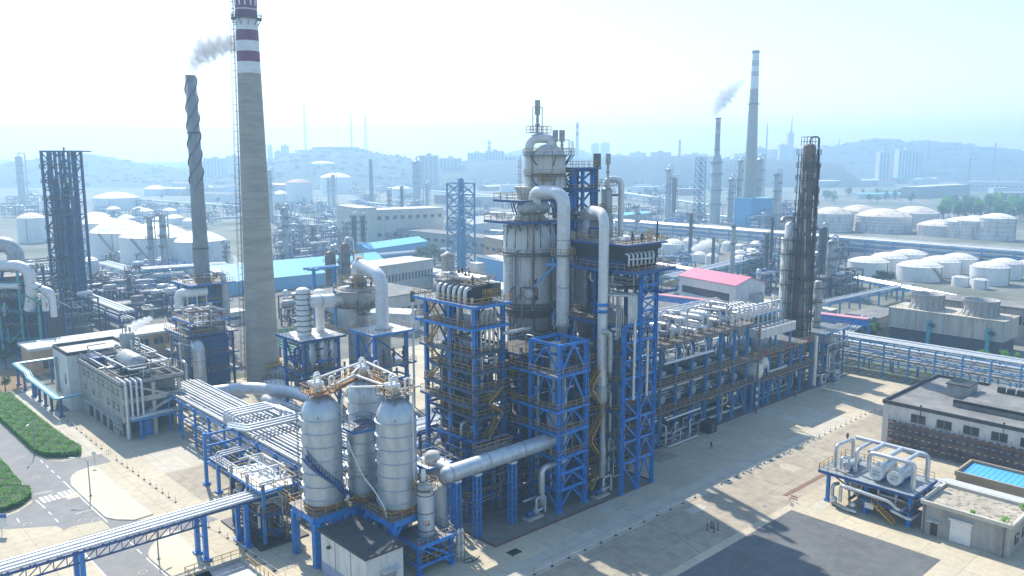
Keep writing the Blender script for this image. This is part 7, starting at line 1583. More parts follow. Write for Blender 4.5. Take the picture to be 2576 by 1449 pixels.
for x, y, w, r_, d, lab, st in ((2287, 680, 43, 634, 627, 'clean white tank at the back of the lower right group', None), (2155, 652, 42, 626, 616, 'low tank with a brown dome behind the clean white tanks', None), (2237, 690, 44, 643, 634, 'clean white tank, second row, left', None), (2185, 699, 49, 653, 645, 'clean white tank at the left end of the front row', None), (2413, 690, 43, 646, 636, 'clean white tank at the back with a brown seam', None),
                                (2366, 700, 47, 653, 643, 'clean white tank just right of the one with a stair', None), (2314, 711, 54, 664, 654, 'clean white tank with a dark diagonal stair', -128), (2535, 690, 32, 648, 640, 'white tank at the far right, rear', None), (2528, 705, 39, 658, 649, 'white tank at the far right, second row', None), (2491, 720, 45, 667, 657, 'clean white tank at the right end of the front row', None),
                                (2600, 700, 45, 660, 650, 'white tank cut by the right edge of the photo', None)):
    tank(x, y, w, r_, d, lab, 'tank_white', 'dome_brown' if 'brown dome' in lab else 'dome_white', GW, st)
tank(2416, 722, 20, 706, 702, 'tiny flat tank in front of the clean white tanks, left'); tank(2466, 729, 19, 710, 706, 'tiny flat tank in front of the clean white tanks, right')
# ------------------------------------------------------------------ stacks, masts and lattice towers
def stack(px_, yt, yb, w0, w1, label, m='shaft_concrete', Y=None, bands=(), name='chimney', cat='chimney', group=None):
    if Y is None: u, v = G(px_, yb); Y = W(u, v)[1]; zb = 0
    else: u, v, zb = GY(px_, yb, Y); zb = max(0, zb - 6)
    zt = GY(px_, yt, Y)[2] ; k = Y / CF
    T = thing(name, label, cat, u, v, zb, 0, group); h = zt - zb
    r = lambda z: (w0 + (w1 - w0) * z / h) * k / 2
    b = MB(); b.lathe([(r(h * i / 10), h * i / 10) for i in range(11)], n=20); P_(T, 'shaft', b, m)
    for a, c, mm in bands:
        z0, z1 = GY(px_, c, Y)[2] - zb, GY(px_, a, Y)[2] - zb
        b = MB(); b.lathe([(r(z0) * 1.02, z0), (r(z1) * 1.02, z1)], n=20, close=False); P_(T, 'painted_band', b, mm)
    for z in (h * .99, h * .7): b = MB(); b.ringplat(r(z), r(z) * 1.35, z, n=16, t=.4); P_(T, 'gallery', b, 'dark_steel')
    return T
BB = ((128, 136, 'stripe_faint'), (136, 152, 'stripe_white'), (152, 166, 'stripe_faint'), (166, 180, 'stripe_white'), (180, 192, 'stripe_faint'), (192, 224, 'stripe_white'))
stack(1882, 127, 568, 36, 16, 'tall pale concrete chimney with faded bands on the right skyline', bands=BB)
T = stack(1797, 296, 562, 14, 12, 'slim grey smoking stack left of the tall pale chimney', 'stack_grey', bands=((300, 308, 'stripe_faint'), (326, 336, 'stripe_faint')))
Yk = W(*T['_o'][:2])[1]; k = Yk / CF
b = MB(); b.lathe([(13 * k, 0), (13 * k, GY(1797, 400, Yk)[2]), (7 * k, GY(1797, 386, Yk)[2])], n=20); P_(T, 'furnace', b, 'cladding_dull')
for y in (410, 440, 480, 515): z = GY(1797, y, Yk)[2]; b = MB(); b.ringplat(13 * k, 17 * k, z, n=14); b.ringrail(16.8 * k, z, n=14, w=.12); P_(T, 'platform', b, 'dark_steel')
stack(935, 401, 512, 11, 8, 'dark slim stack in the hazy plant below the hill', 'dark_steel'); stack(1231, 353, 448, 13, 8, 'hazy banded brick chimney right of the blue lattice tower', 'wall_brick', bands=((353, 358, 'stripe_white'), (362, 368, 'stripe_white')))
stack(1451, 308, 430, 8, 7, 'far slim red and white chimney behind the pale column', 'stripe_white', Y=1700, bands=((312, 322, 'stripe_red'), (332, 342, 'stripe_red'))); stack(1439, 355, 430, 9, 8, 'far stubby chimney beside the slim banded one', Y=1700)
stack(1708, 352, 430, 6, 5, 'far tan chimney on the middle skyline', 'wall_cream', Y=1500)
stack(1937, 548, 690, 8, 7, 'thin dark stack rising left of the tall dark column', 'dark_steel'); stack(1840, 570, 715, 12, 11, 'pale concrete post standing in the pipework over the red hall', 'cladding_dull', name='post', cat='post'); stack(1792, 600, 690, 9, 8, 'rusty post beside the pale concrete post', 'column_brown', name='post', cat='post')
def lattice(px_, yt, yb, w, label, m='flare_blue', Y=None, taper=.6, n=8, name='lattice_mast', cat='mast', bw=.35, group=None, inner=None):
    if Y is None: u, v = G(px_, yb); Y = W(u, v)[1]; zb = 0
    else: u, v, zb = GY(px_, yb, Y); zb = max(0, zb - 5)
    h = GY(px_, yt, Y)[2] - zb; s0 = w * Y / CF / 1.36 / 2; T = thing(name, label, cat, u, v, zb, 0, group); b = MB()
    s = lambda z: s0 * (1 - (1 - taper) * z / h)
    for i, j in ((-1, -1), (1, -1), (1, 1), (-1, 1)): b.beam((i * s0, j * s0, 0), (i * s(h), j * s(h), h), bw)
    for k in range(n):
        a, c = h * k / n, h * (k + 1) / n
        for p, q in (((-1, -1), (1, -1)), ((1, -1), (1, 1)), ((1, 1), (-1, 1)), ((-1, 1), (-1, -1))):
            b.beam((p[0] * s(a), p[1] * s(a), a), (q[0] * s(c), q[1] * s(c), c), bw * .6); b.beam((q[0] * s(a), q[1] * s(a), a), (p[0] * s(c), p[1] * s(c), c), bw * .6); b.beam((p[0] * s(c), p[1] * s(c), c), (q[0] * s(c), q[1] * s(c), c), bw * .7)
    P_(T, 'lattice', b, m)
    if inner: b = MB(); b.lathe([(inner, 0), (inner, h * .6), (inner * .7, h * .62), (inner * .7, h * 1.04), (.3, h * 1.06)], n=14); P_(T, 'flare_pipe', b, 'flare_blue' if inner > .8 else 'dark_steel')
    return T
lattice(1161, 461, 690, 66, 'light blue square lattice tower round a flare pipe behind the left blue structure', taper=1, n=8, name='flare_tower', cat='flare tower', bw=.6, inner=2.2)
lattice(1758, 396, 556, 28, 'light blue lattice tower left of the banded stack', taper=.85, n=11, name='flare_tower', cat='flare tower', bw=.5)
GMS = 'thin masts on the hill'
lattice(769, 262, 380, 6, 'thin twin mast on the hill, leftmost and tallest of three', 'rail_grey', Y=1860, taper=.9, n=14, bw=.32, group=GMS); lattice(885, 285, 376, 4, 'thin mast in the middle of the hill', 'rail_grey', Y=1860, taper=.4, n=10, bw=.3, group=GMS); lattice(921, 287, 380, 9, 'tapering mast on the right of the hill', 'rail_grey', Y=1860, taper=.3, n=12, bw=.3, group=GMS)
lattice(1927, 310, 395, 4, 'thin mast on the right skyline', 'rail_grey', Y=2000, taper=.4, n=14, bw=.6); lattice(2498, 360, 440, 9, 'power pylon on the right hill', 'rail_grey', Y=2000, taper=.35, n=9, bw=.7, name='pylon', cat='pylon')
lattice(2437, 396, 450, 8, 'smaller power pylon below the right hill', 'rail_grey', Y=1700, taper=.35, n=8, bw=.6, name='pylon', cat='pylon'); lattice(2330, 352, 440, 7, 'faint power pylon in front of the right hill', 'rail_grey', Y=2100, taper=.35, n=9, bw=.6, name='pylon', cat='pylon')
lattice(2110, 350, 380, 3, 'tiny mast on the right hill crest', 'rail_grey', Y=2400, n=6, bw=.5)
# open lattice tower at the far left
T = thing('coker_tower', 'tall dark blue open lattice tower round grey drums at the left', 'steel tower', *GY(184, 740, 292)[:2], 0, -GA)
sx, sy, h_ = 4.7, 4.2, 57.5; xs = (-4.7, -1.6, 1.6, 4.7)
for i in xs:
    for j in (-1, 0, 1):
        if j == 0 and abs(i) < 3: continue
        b = MB(); b.box(i - .38, j * sy - .38, 0, i + .38, j * sy + .38, h_); P_(T, 'post', b, 'tower_steel')
for k in range(13):
    z0, z1 = k * h_ / 13, (k + 1) * h_ / 13; b = MB()
    for j in (-1, 1):
        for n, (a, c) in enumerate(zip(xs, xs[1:])):
            if n != 1 and j < 0 or k > 10: b.beam((a, j * sy, z0), (c, j * sy, z1), .3) if (k + n) % 2 else b.beam((c, j * sy, z0), (a, j * sy, z1), .3)
            b.beam((a, j * sy, z1), (c, j * sy, z1), .38)
    for i in (-1, 1): b.beam((i * sx, -sy, z1), (i * sx, sy, z1), .36); b.beam((i * sx, -sy, z0), (i * sx, sy, z1), .3); 
    P_(T, 'bracing', b, 'tower_steel')
for k in range(3): b = MB(); b.lathe([(.8, 10), (1.7, 15), (1.7, 33 + 4 * (k % 2)), (1.0, 38), (1.0, 48 - 3 * k)], (-3 + k * 3, .6, 0), 16); P_(T, 'drum', b, 'dark_steel' if k % 2 else 'pipe_dark')
for z in (9, 14, 20, 26, 31, 36, 41, 47, 52): b = MB(); b.box(-sx - .6, -sy - .9, z - .25, sx + .6, -1 + (z % 3), z); b.rail([(-sx - .5, -sy - .8, z), (sx + .5, -sy - .8, z)], w=.14); P_(T, 'deck', b, 'dark_steel')
b = MB(); b.box(-sx - .4, -sy - .5, h_, sx + 3.6, sy + .5, h_ + .4); P_(T, 'roof', b, 'tower_steel')
q = random.Random(2)
for k in range(30): b = MB(); x, z = q.uniform(-4.6, 4.6), q.uniform(4, 46); b.tube([(x, -3.8 + k % 4, z), (x, -3.8 + k % 4, z + q.uniform(4, 12)), (x + q.uniform(-3, 3), -3.6, z + q.uniform(4, 12))], q.uniform(.16, .4), 6); P_(T, 'pipe', b, q.choice(('cladding_dull', 'tower_steel', 'pipe_dark', 'dark_steel')))
b = MB(); b.cyl(1, 0, h_, h_ + 1.6, .3, 8); P_(T, 'vent', b, 'tower_steel')
T = lattice(205, 590, 745, 30, 'shorter dark blue lattice frame leaning on the tall open left tower', 'tower_steel', Y=288, taper=.9, n=7, bw=.4, name='lattice_tower', cat='steel frame')
# ------------------------------------------------------------------ slim columns in the haze
def col_px(px_, yt, yb, w, label, m='cladding_dull', Y=None, plats=4, group=None, name='slim_column'):
    if Y is None: u, v = G(px_, yb); Y = W(u, v)[1]
    else: u, v, _ = GY(px_, yb, Y)
    h = GY(px_, yt, Y)[2]; r = w * Y / CF / 2; T = thing(name, label, 'column', u, v, 0, 0, group)
    b = MB(); b.lathe([(r, 0), (r, h)] + dome(r, h, r * .7, 4)[1:], n=16); P_(T, 'shell', b, m)
    for i in range(plats):
        z = h * (.4 + .6 * (i + .9) / plats); a0 = i * 2.0
        b = MB(); b.ringplat(r, r + 1.1, z, a0=a0, a1=a0 + 4.4, n=10); b.ringrail(r + 1.05, z, a0=a0, a1=a0 + 4.4, n=10, w=.12); P_(T, 'platform', b, 'dark_steel')
    b = MB(); b.tube([(0, 0, h + r * .5), (0, 0, h + r * 1.6), (r * 1.6, -r * .6, h + r * 1.6), (r * 1.6, -r * .6, 2)], max(.15, r * .22), 6, r); P_(T, 'overhead_pipe', b, 'cladding')
    b = MB(); b.ladder(-r - .2, 0, 2, h, -1, 0, cage=False); P_(T, 'ladder', b, 'rail_grey')
    return T
for a in ((387, 548, 715, 13, 'slim column left of a pair before the broadest white tank'), (419, 542, 715, 15, 'slim column right of a pair before the broadest white tank'), (722, 526, 668, 16, 'grey column with a curved top pipe right of the striped chimney'), (835, 640, 762, 27, 'stout brown column left of a pair before the teal roofed shed', 'column_brown'), (873, 618, 765, 24, 'stout brown column right of a pair before the teal roofed shed', 'column_brown'),
          (872, 562, 650, 9, 'short slim column left of two taller ones behind the teal shed'), (893, 545, 650, 13, 'slim dark column, left of the two behind the teal shed', 'dark_steel'), (915, 545, 648, 12, 'slim dark column, right of the two behind the teal shed', 'dark_steel'), (1049, 410, 520, 20, 'stout hazy column in the plant below the hill'), (1075, 462, 520, 9, 'small hazy column right of the stout hazy one'), (828, 448, 518, 6, 'thin hazy column before the lone white tank, left'), (840, 442, 520, 10, 'thin hazy column before the lone white tank, right'),
          (684, 430, 560, 10, 'hazy column half hidden by the striped chimney'), (1679, 428, 552, 14, 'pale green hazed column left of a pair beyond the pipe rack'), (1694, 450, 552, 12, 'grey hazed column right of a pair beyond the pipe rack', 'dark_steel'), (1857, 405, 560, 13, 'hazy column with a rounded overhead pipe left of the pale chimney'), (1836, 452, 560, 15, 'stubby hazy column between the two right stacks'), (2062, 577, 735, 20, 'dark blue column right of the tall dark column', 'dark_steel'), (2085, 610, 745, 22, 'bluish column among pipework right of the dark column'),
          (760, 560, 640, 9, 'slim hazy column, first of a cluster right of the striped chimney'), (788, 572, 640, 8, 'slim hazy column, second of a cluster right of the striped chimney', 'dark_steel'), (980, 480, 560, 8, 'slim hazy column above the long pale hall, left'), (1012, 470, 560, 7, 'slim hazy column above the long pale hall, right', 'dark_steel'), (655, 560, 690, 8, 'slim column against the left side of the striped chimney', 'dark_steel'), (262, 690, 775, 11, 'slim column in the jumble right of the open left tower'), (330, 700, 785, 10, 'slim dark column in the jumble behind the orange building', 'dark_steel'), (1600, 520, 640, 8, 'slim hazy column just right of the curved overhead pipe'), (1735, 540, 650, 9, 'slim hazy column among the small tanks', 'dark_steel'), (1925, 590, 700, 10, 'slim column left of the grey column', 'dark_steel'), (58, 397, 520, 16, 'hazy column with a hooked pipe at the far left'), (572, 612, 690, 9, 'slim column with a hooked pipe right of the spiral stack'), (2012, 560, 690, 6, 'thin dark pipe column behind the tall dark column', 'dark_steel'), (1905, 404, 560, 18, 'hazy vessel tower right of the pale chimney'), (1950, 440, 575, 16, 'hazy vessel tower behind the teal block')):
    col_px(*a)
# ------------------------------------------------------------------ buildings in the middle distance
hall('hall', 'long pale hall with two rows of windows in the hazy middle distance', 'building', (905, 618), (1116, 604), 22, 20, 'wall_cream', 'roof_pale', 0, 2, 11, 2.4)
hall('gable_hall', 'pale gable end hall left of the long pale hall', 'building', (849, 606), (905, 620), 24, 12, 'wall_cream', 'roof_pale', 0, 1, 1, 2)
hall('hall', 'low flat grey hall with a row of windows before the long pale hall', 'building', (1000, 612), (1225, 640), 9, 16, 'wall_grey', 'roof_grey', 0, 1, 12, 2)
hall('teal_shed', 'long shed with a bright teal blue pitched roof behind the striped chimney', 'shed', (540, 748), (982, 700), 5.5, 26, mat('wall_teal', (.17, .45, .7), .6), 'roof_teal', 5.5, 0, 0)
hall('teal_shed', 'smaller pale teal roofed shed behind the blue lattice flare tower', 'shed', (930, 655), (1075, 632), 6, 14, 'wall_teal', 'roof_teal', 2.5, 0, 0)
hall('blue_shed', 'low blue walled shed behind the left blue structure and pale column', 'shed', (1200, 700), (1268, 716), 10, 20, 'wall_teal', 'roof_pale', 0, 0, 0)
hall('cream_factory', 'long cream factory with a clerestory band behind the left blue structure', 'building', (885, 835), (1085, 800), 9.4, 30, 'wall_cream', 'roof_grey', 0, 1, 12, 1.6, frac=.5)
hall('strip_window_factory', 'set back upper storey of pale strip windows on the cream factory line', 'building', (905, 755), (1090, 722), 12, 16, 'wall_cream', 'roof_pale', 0, 1, 22, 3.0, frac=.55)
hall('white_roof_shed', 'small white roofed shed in front of the cream factory', 'shed', (925, 836), (1030, 842), 6.4, 9, 'wall_white', 'roof_pale', .8, 0, 0)
hall('beige_block', 'beige block with a flat roof left of the great pale column', 'building', (1218, 655), (1268, 668), 13, 16, 'wall_orange', 'roof_pale', 0, 1, 3, 1.6)
hall('white_gable', 'white gabled shed between the lattice flare tower and pale column', 'shed', (1175, 612), (1262, 600), 12, 18, 'wall_white', 'roof_pale', 4, 0, 0)
hall('hut', 'small pale flat roofed hut between green pipes and chimney', 'hut', (562, 822), (622, 812), 4, 6, 'wall_white', 'roof_pale', 0, 1, 1, 1)
hall('teal_block', 'tall bright teal blue block right of the pale chimney', 'building', (1888, 571), (1940, 569), 23, 22, mat('wall_bright_teal', (.05, .33, .6), .6), 'roof_teal', 0, 0, 0)
hall('pink_hall', 'hazy flat building with a red roof behind the spiral stack', 'building', (432, 478), (500, 478), 12, 20, 'wall_cream', 'roof_red', 0, 1, 6, 2)
hall('brown_hall', 'hazy brown flat building left of the striped chimney', 'building', (535, 474), (600, 474), 13, 20, 'wall_brick', 'roof_grey', 0, 1, 6, 2)
hall('white_strip_hall', 'long white hall with a red window strip at the far right', 'building', (2430, 480), (2600, 484), 16, 24, 'wall_white', 'roof_pale', 0, 1, 14, 2.4, win='wall_brick')
hall('shed', 'very long pale shed below the right hill', 'shed', (2150, 437), (2350, 437), 14, 40, 'wall_grey', 'roof_pale', 0, 0, 0); hall('shed', 'long white roofed shed right of the dark column', 'shed', (2060, 472), (2215, 468), 12, 30, 'wall_grey', 'roof_pale', 2, 0, 0)
hall('blue_roof_hut', 'low hut with a blue roof before the wood at the right', 'hut', (2160, 500), (2270, 498), 6, 14, 'wall_white', 'roof_blue', 1.5, 0, 0); hall('plant_hall', 'grey plant hall among hazy vessels at the right', 'building', (2310, 500), (2440, 490), 16, 24, 'wall_grey', 'roof_pale', 0, 1, 8, 2); hall('white_hut', 'white two storey house at the right edge', 'house', (2520, 508), (2600, 508), 12, 14, 'wall_white', 'roof_pale', 0, 2, 5, 1.6)
hall('brick_shed', 'small brown shed with a white roof beyond the pipe rack', 'shed', (1704, 492), (1762, 492), 10, 16, 'wall_brick', 'roof_pale', 0, 0, 0); hall('white_roof_shed', 'low pale roofed shed beyond the long blue pipe rack', 'shed', (1560, 560), (1640, 552), 6, 12, 'wall_grey', 'roof_teal', 1.5, 0, 0)
# many small far sheds and halls that fill the hazy plain
q = random.Random(12)
for i in range(46):
    x = q.choice((q.uniform(430, 600), q.uniform(690, 1130), q.uniform(1200, 1330), q.uniform(1540, 1780), q.uniform(2060, 2560))); y = q.uniform(448, 520 if x < 1330 else 490); w = q.uniform(22, 70) * (y - 380) / 100
    ww = ('wall_white', 'wall_cream', 'wall_grey', 'wall_brick')[i % 4]; rr = ('roof_pale', 'roof_pale', 'roof_grey', 'roof_red', 'roof_blue')[i % 5]; D = 'left of the striped chimney' if x < 620 else 'between the striped chimney and the pale column' if x < 1340 else 'beyond the long blue rack' if x < 1800 else 'on the plain below the right hill'
    hall('shed', f'small hazy {ww[5:]} shed with a {rr[5:]} roof {D}', 'shed', (x - w / 2, y), (x + w / 2, y + q.uniform(-3, 3)), q.uniform(6, 12), q.uniform(10, 22), ww, rr, q.choice((0, 2.5)), 0, 0, group=f'hazy {ww[5:]} sheds with {rr[5:]} roofs {D}')
# city blocks on the skyline
def block(x0, x1, yt, Y, label, m='wall_grey', group='hazy city blocks on the skyline', floors=8, curved=False, name='apartment_block', cat='apartment block'):
    w = (x1 - x0) * Y / CF; u, v, h = GY((x0 + x1) / 2, yt, Y); h = max(8, h)
    T = thing(name, label, cat, u, v, 0, -GA, group); b = MB(); d = min(w, 22)
    b.box(-w / 2, 0, 0, w / 2, d, h)
    if curved: b.lathe([(w / 2 * math.cos(k / 5 * 1.57), h + w * .3 * math.sin(k / 5 * 1.57)) for k in range(6)], (0, d / 2, 0), 14)
    P_(T, 'wall', b, m)
    b = MB(); b.box(-w * .12, d * .3, h, w * .12, d * .7, h + 4) if not curved else b.box(-.5, d * .5, h, .5, d * .5 + 1, h + w * .35); P_(T, 'roof_house', b, m)
    n = max(2, min(8, int(w / 7)))
    if Y < 1950:
        for i in range(n): b = MB(); x = -w / 2 + w * (i + .5) / n; b.box(x - w / n * .22, -.15, h * .1, x + w / n * .22, .02, h * .95); P_(T, 'window_strip', b, 'pipe_dark')
    return T
r_ = random.Random(3)
for i, (x0, x1, y, Y) in enumerate(((510, 562, 398, 1900), (568, 600, 392, 2000), (672, 682, 365, 2100), (690, 704, 380, 2000), (706, 722, 366, 2000), (476, 506, 406, 1900), (1055, 1100, 391, 1500), (1105, 1160, 398, 1700), (1176, 1222, 384, 1900), (1222, 1268, 380, 1900), (1268, 1300, 392, 1800), (1585, 1625, 384, 2100), (1640, 1688, 383, 2100), (1720, 1780, 388, 2100), (1536, 1580, 390, 2200), (1905, 1925, 372, 2200), (1963, 1982, 364, 2100), (1983, 1998, 334, 2100), (1998, 2006, 375, 2100),
                                  (2215, 2240, 382, 1900), (2263, 2312, 376, 1900), (2312, 2324, 382, 2000))):
    D = ('left of the striped chimney', 'right of the striped chimney', 'in the middle of the skyline', 'near the tall dark column', 'below the right hill')[0 if x0 < 605 else 1 if x0 < 800 else 2 if x0 < 1800 else 3 if x0 < 2100 else 4]
    block(x0, x1, y, Y, f'pale hazed city block {D}', ('wall_grey', 'wall_cream', 'wall_white')[i % 3], f'hazy city blocks {D}')
for x0, x1, y, s_ in ((1488, 1508, 364, 'left'), (1512, 1534, 362, 'right')): block(x0, x1, y, 2600, f'far round topped tower behind the pale column, the {s_} twin', 'wall_white', 'round topped twin towers', curved=True, name='tower', cat='tower')
b = MB(); b.lathe([(2.4, 0), (1.2, 30), (.3, 52)], n=8); p = GY(1991, 334, 2105); solid('spire', b, 'wall_grey', 'needle spire on the tallest far tower near the dark column', 'spire', p[0], p[1], p[2])
# ------------------------------------------------------------------ pipe racks in the middle distance
def rack_px(a, c, label, zt=9, n=6, width=6, m='sky_steel', levels=2, rr=(.25, .5), step=12, seed=0, name='pipe_rack'):
    A, Cc = G(a[0], a[1], zt), G(c[0], c[1], zt); L = math.hypot(Cc[0] - A[0], Cc[1] - A[1]); rot = math.atan2(Cc[1] - A[1], Cc[0] - A[0]); q = random.Random(seed + int(a[0]))
    T = thing(name, label, 'pipe rack', A[0], A[1], 0, rot); k = min(40, max(2, int(L / step)))
    for i in range(k + 1):
        b = MB(); x = L * i / k; b.box(x - .25, -.25, 0, x + .25, .25, zt); b.box(x - .25, width - .25, 0, x + .25, width + .25, zt)
        for l in range(levels): b.box(x - .2, -.4, zt - .4 - l * 2.6, x + .2, width + .4, zt - l * 2.6)
        P_(T, 'trestle', b, m)
    for l in range(levels):
        b = MB(); b.beam((0, -.3, zt - .4 - l * 2.6), (L, -.3, zt - .4 - l * 2.6), .2, .6); P_(T, 'stringer', b, m)
        for i in range(n): r = q.uniform(*rr); y = width * (i + .5) / n; b = MB(); b.tube([(0, y, zt + r - l * 2.6), (L, y, zt + r - l * 2.6)], r, 6); P_(T, 'pipe', b, q.choice(('pipe_white', 'cladding', 'cladding_dull')))
    return T
rack_px((1530, 555), (2640, 640), 'very long blue pipe rack crossing the whole right half behind the columns', 11, 8, 9, levels=3, rr=(.3, .7), step=14)
rack_px((2110, 694), (2640, 800), 'white pipe run in front of the clean white tanks', 5, 5, 6, levels=1); rack_px((2060, 768), (2300, 718), 'pipe run behind the grey fan drum block', 5, 4, 4, levels=1)
rack_px((2165, 800), (2100, 845), 'short white pipe run sloping between gallery and cooling tower', 5, 4, 4, levels=1); rack_px((690, 668), (1140, 628), 'white pipe lines behind the teal roofed shed', 5, 6, 8, levels=1); rack_px((985, 670), (1300, 740), 'sunlit white pipe bank behind the left blue structure', 6, 9, 10, levels=1)
rack_px((235, 662), (420, 715), 'bright pipe run along the foot of the big white tanks', 4, 7, 8, levels=1); rack_px((240, 715), (450, 690), 'pale pipe run across the left plant', 6, 5, 6, levels=2); rack_px((360, 682), (575, 668), 'teal blue pipe rack at the foot of the spiral stack', 10, 6, 7, 'teal_steel', 2)
rack_px((170, 738), (300, 790), 'broad white pipes stepping down in the left plant', 7, 4, 5, 'navy_steel', 2, (.4, .6)); rack_px((300, 500), (600, 520), 'hazy white pipe lines on the left slope', 4, 4, 8, levels=1, rr=(.4, .6), step=25); rack_px((860, 560), (690, 540), 'hazy pipe lines right of the striped chimney', 6, 5, 8, levels=1, step=20); rack_px((1560, 486), (1800, 520), 'hazy white pipe lines beyond the blue rack', 8, 4, 8, levels=1, rr=(.4, .8), step=25)
rack_px((1560, 655), (1780, 690), 'pipe rack among the small tanks over the red hall', 8, 5, 6, levels=2); rack_px((1700, 700), (1960, 640), 'green blue pipe bank behind the red roofed hall', 7, 6, 6, 'teal_steel', 2); rack_px((940, 470), (1330, 500), 'hazy pipe lines under the hazy columns', 7, 4, 7, levels=1, rr=(.4, .7), step=25)
q = random.Random(77)
for i in range(26):
    x0, x1, ya, yb, D = ((690, 1130, 500, 590, 'between the striped chimney and the lattice flare tower'), (230, 600, 498, 556, 'beyond the left tank farm'), (1200, 1340, 480, 600, 'left of the pale column'), (1560, 1900, 470, 560, 'beyond the long blue rack'))[i % 4]
    x = q.uniform(x0, x1 - 60); y = q.uniform(ya, yb); rack_px((x, y), (x + q.uniform(60, 190), y + q.uniform(-9, 14)), f'thin hazy white pipe line {D}', q.uniform(3, 8), 3, 4, levels=1, rr=(.3, .55), step=26, seed=i)['group'] = f'thin hazy pipe lines {D}'
# ------------------------------------------------------------------ jumbled process modules
def module(u, v, w, d, h, label, group, seed, m='navy_steel', rail='rail_grey'):
    q = random.Random(seed); T = thing('process_module', label, 'process module', u, v, 0, q.choice((0, 0, .02)), group)
    nl = max(2, int(h / 4.2)); b = MB()
    for x in (0, w / 2, w):
        for y in (0, d): b.box(x - .2, y - .2, 0, x + .2, y + .2, h)
    for k in range(1, nl + 1):
        z = h * k / nl
        for y in (0, d): b.beam((0, y, z), (w, y, z), .25, .4)
        for x in (0, w / 2, w): b.beam((x, 0, z), (x, d, z), .2, .35)
        if q.random() < .6: b.beam((0, 0, z - h / nl), (w / 2, 0, z), .18)
    P_(T, 'frame', b, m)
    for k in range(1, nl + 1):
        z = h * k / nl + .02
        if q.random() < .8:
            b = MB(); x0, x1 = (-.6, w * q.uniform(.5, 1.05)); b.box(x0, -.6, z - .08, x1, d * q.uniform(.6, 1.05), z); b.rail([(x0, -.55, z), (x1, -.55, z)], w=.1, step=2.2); P_(T, 'deck', b, 'grating')
    for i in range(int(6 + w * d * h / 110)):
        b = MB(); p = [q.uniform(-.8, w), q.uniform(-.8, d), q.uniform(.5, h)]; pts = [tuple(p)]
        for _ in range(3):
            a = q.randrange(3); p[a] = q.uniform(0, (w, d, h)[a]); pts.append(tuple(p))
        b.tube(pts, q.uniform(.1, .32), 5); P_(T, 'pipe', b, q.choice(('cladding', 'pipe_white', 'cladding_dull', 'pipe_dark')))
        if i > 60: break
    for i in range(q.choice((1, 2, 3))):
        b = MB(); r = q.uniform(.7, 1.3); x, y = q.uniform(1, w - 1), q.uniform(1, d - 1)
        if q.random() < .5: z = h * q.choice((1, .5)) + r; b.lathe([(r * .4, -2.4), (r, -2), (r, 2), (r * .4, 2.4)], (x, y, z), 12, 'x')
        else: hh = h * q.uniform(.6, 1.25); b.lathe([(r, 0), (r, hh)] + dome(r, hh, r * .6, 3)[1:], (x, y, 0), 12)
        P_(T, 'vessel', b, q.choice(('cladding', 'vessel_grey', 'white_paint', 'column_brown')))
    return T
def scatter(n, box_, size, label, group, seed, m='navy_steel', avoid=()):
    q = random.Random(seed); done = 0; pts = []
    while done < n:
        x, y = q.uniform(box_[0], box_[2]), q.uniform(box_[1], box_[3]); u, v = G(x, y)
        if any(math.hypot(u - a, v - c) < size * 1.2 for a, c in pts): 
            if q.random() < .9: continue
        pts.append((u, v)); k = q.uniform(.7, 1.3)
        module(u, v, size * k * 1.2, size * q.uniform(.5, .8), size * q.uniform(.45, .95), label, group, seed * 100 + done, m); done += 1
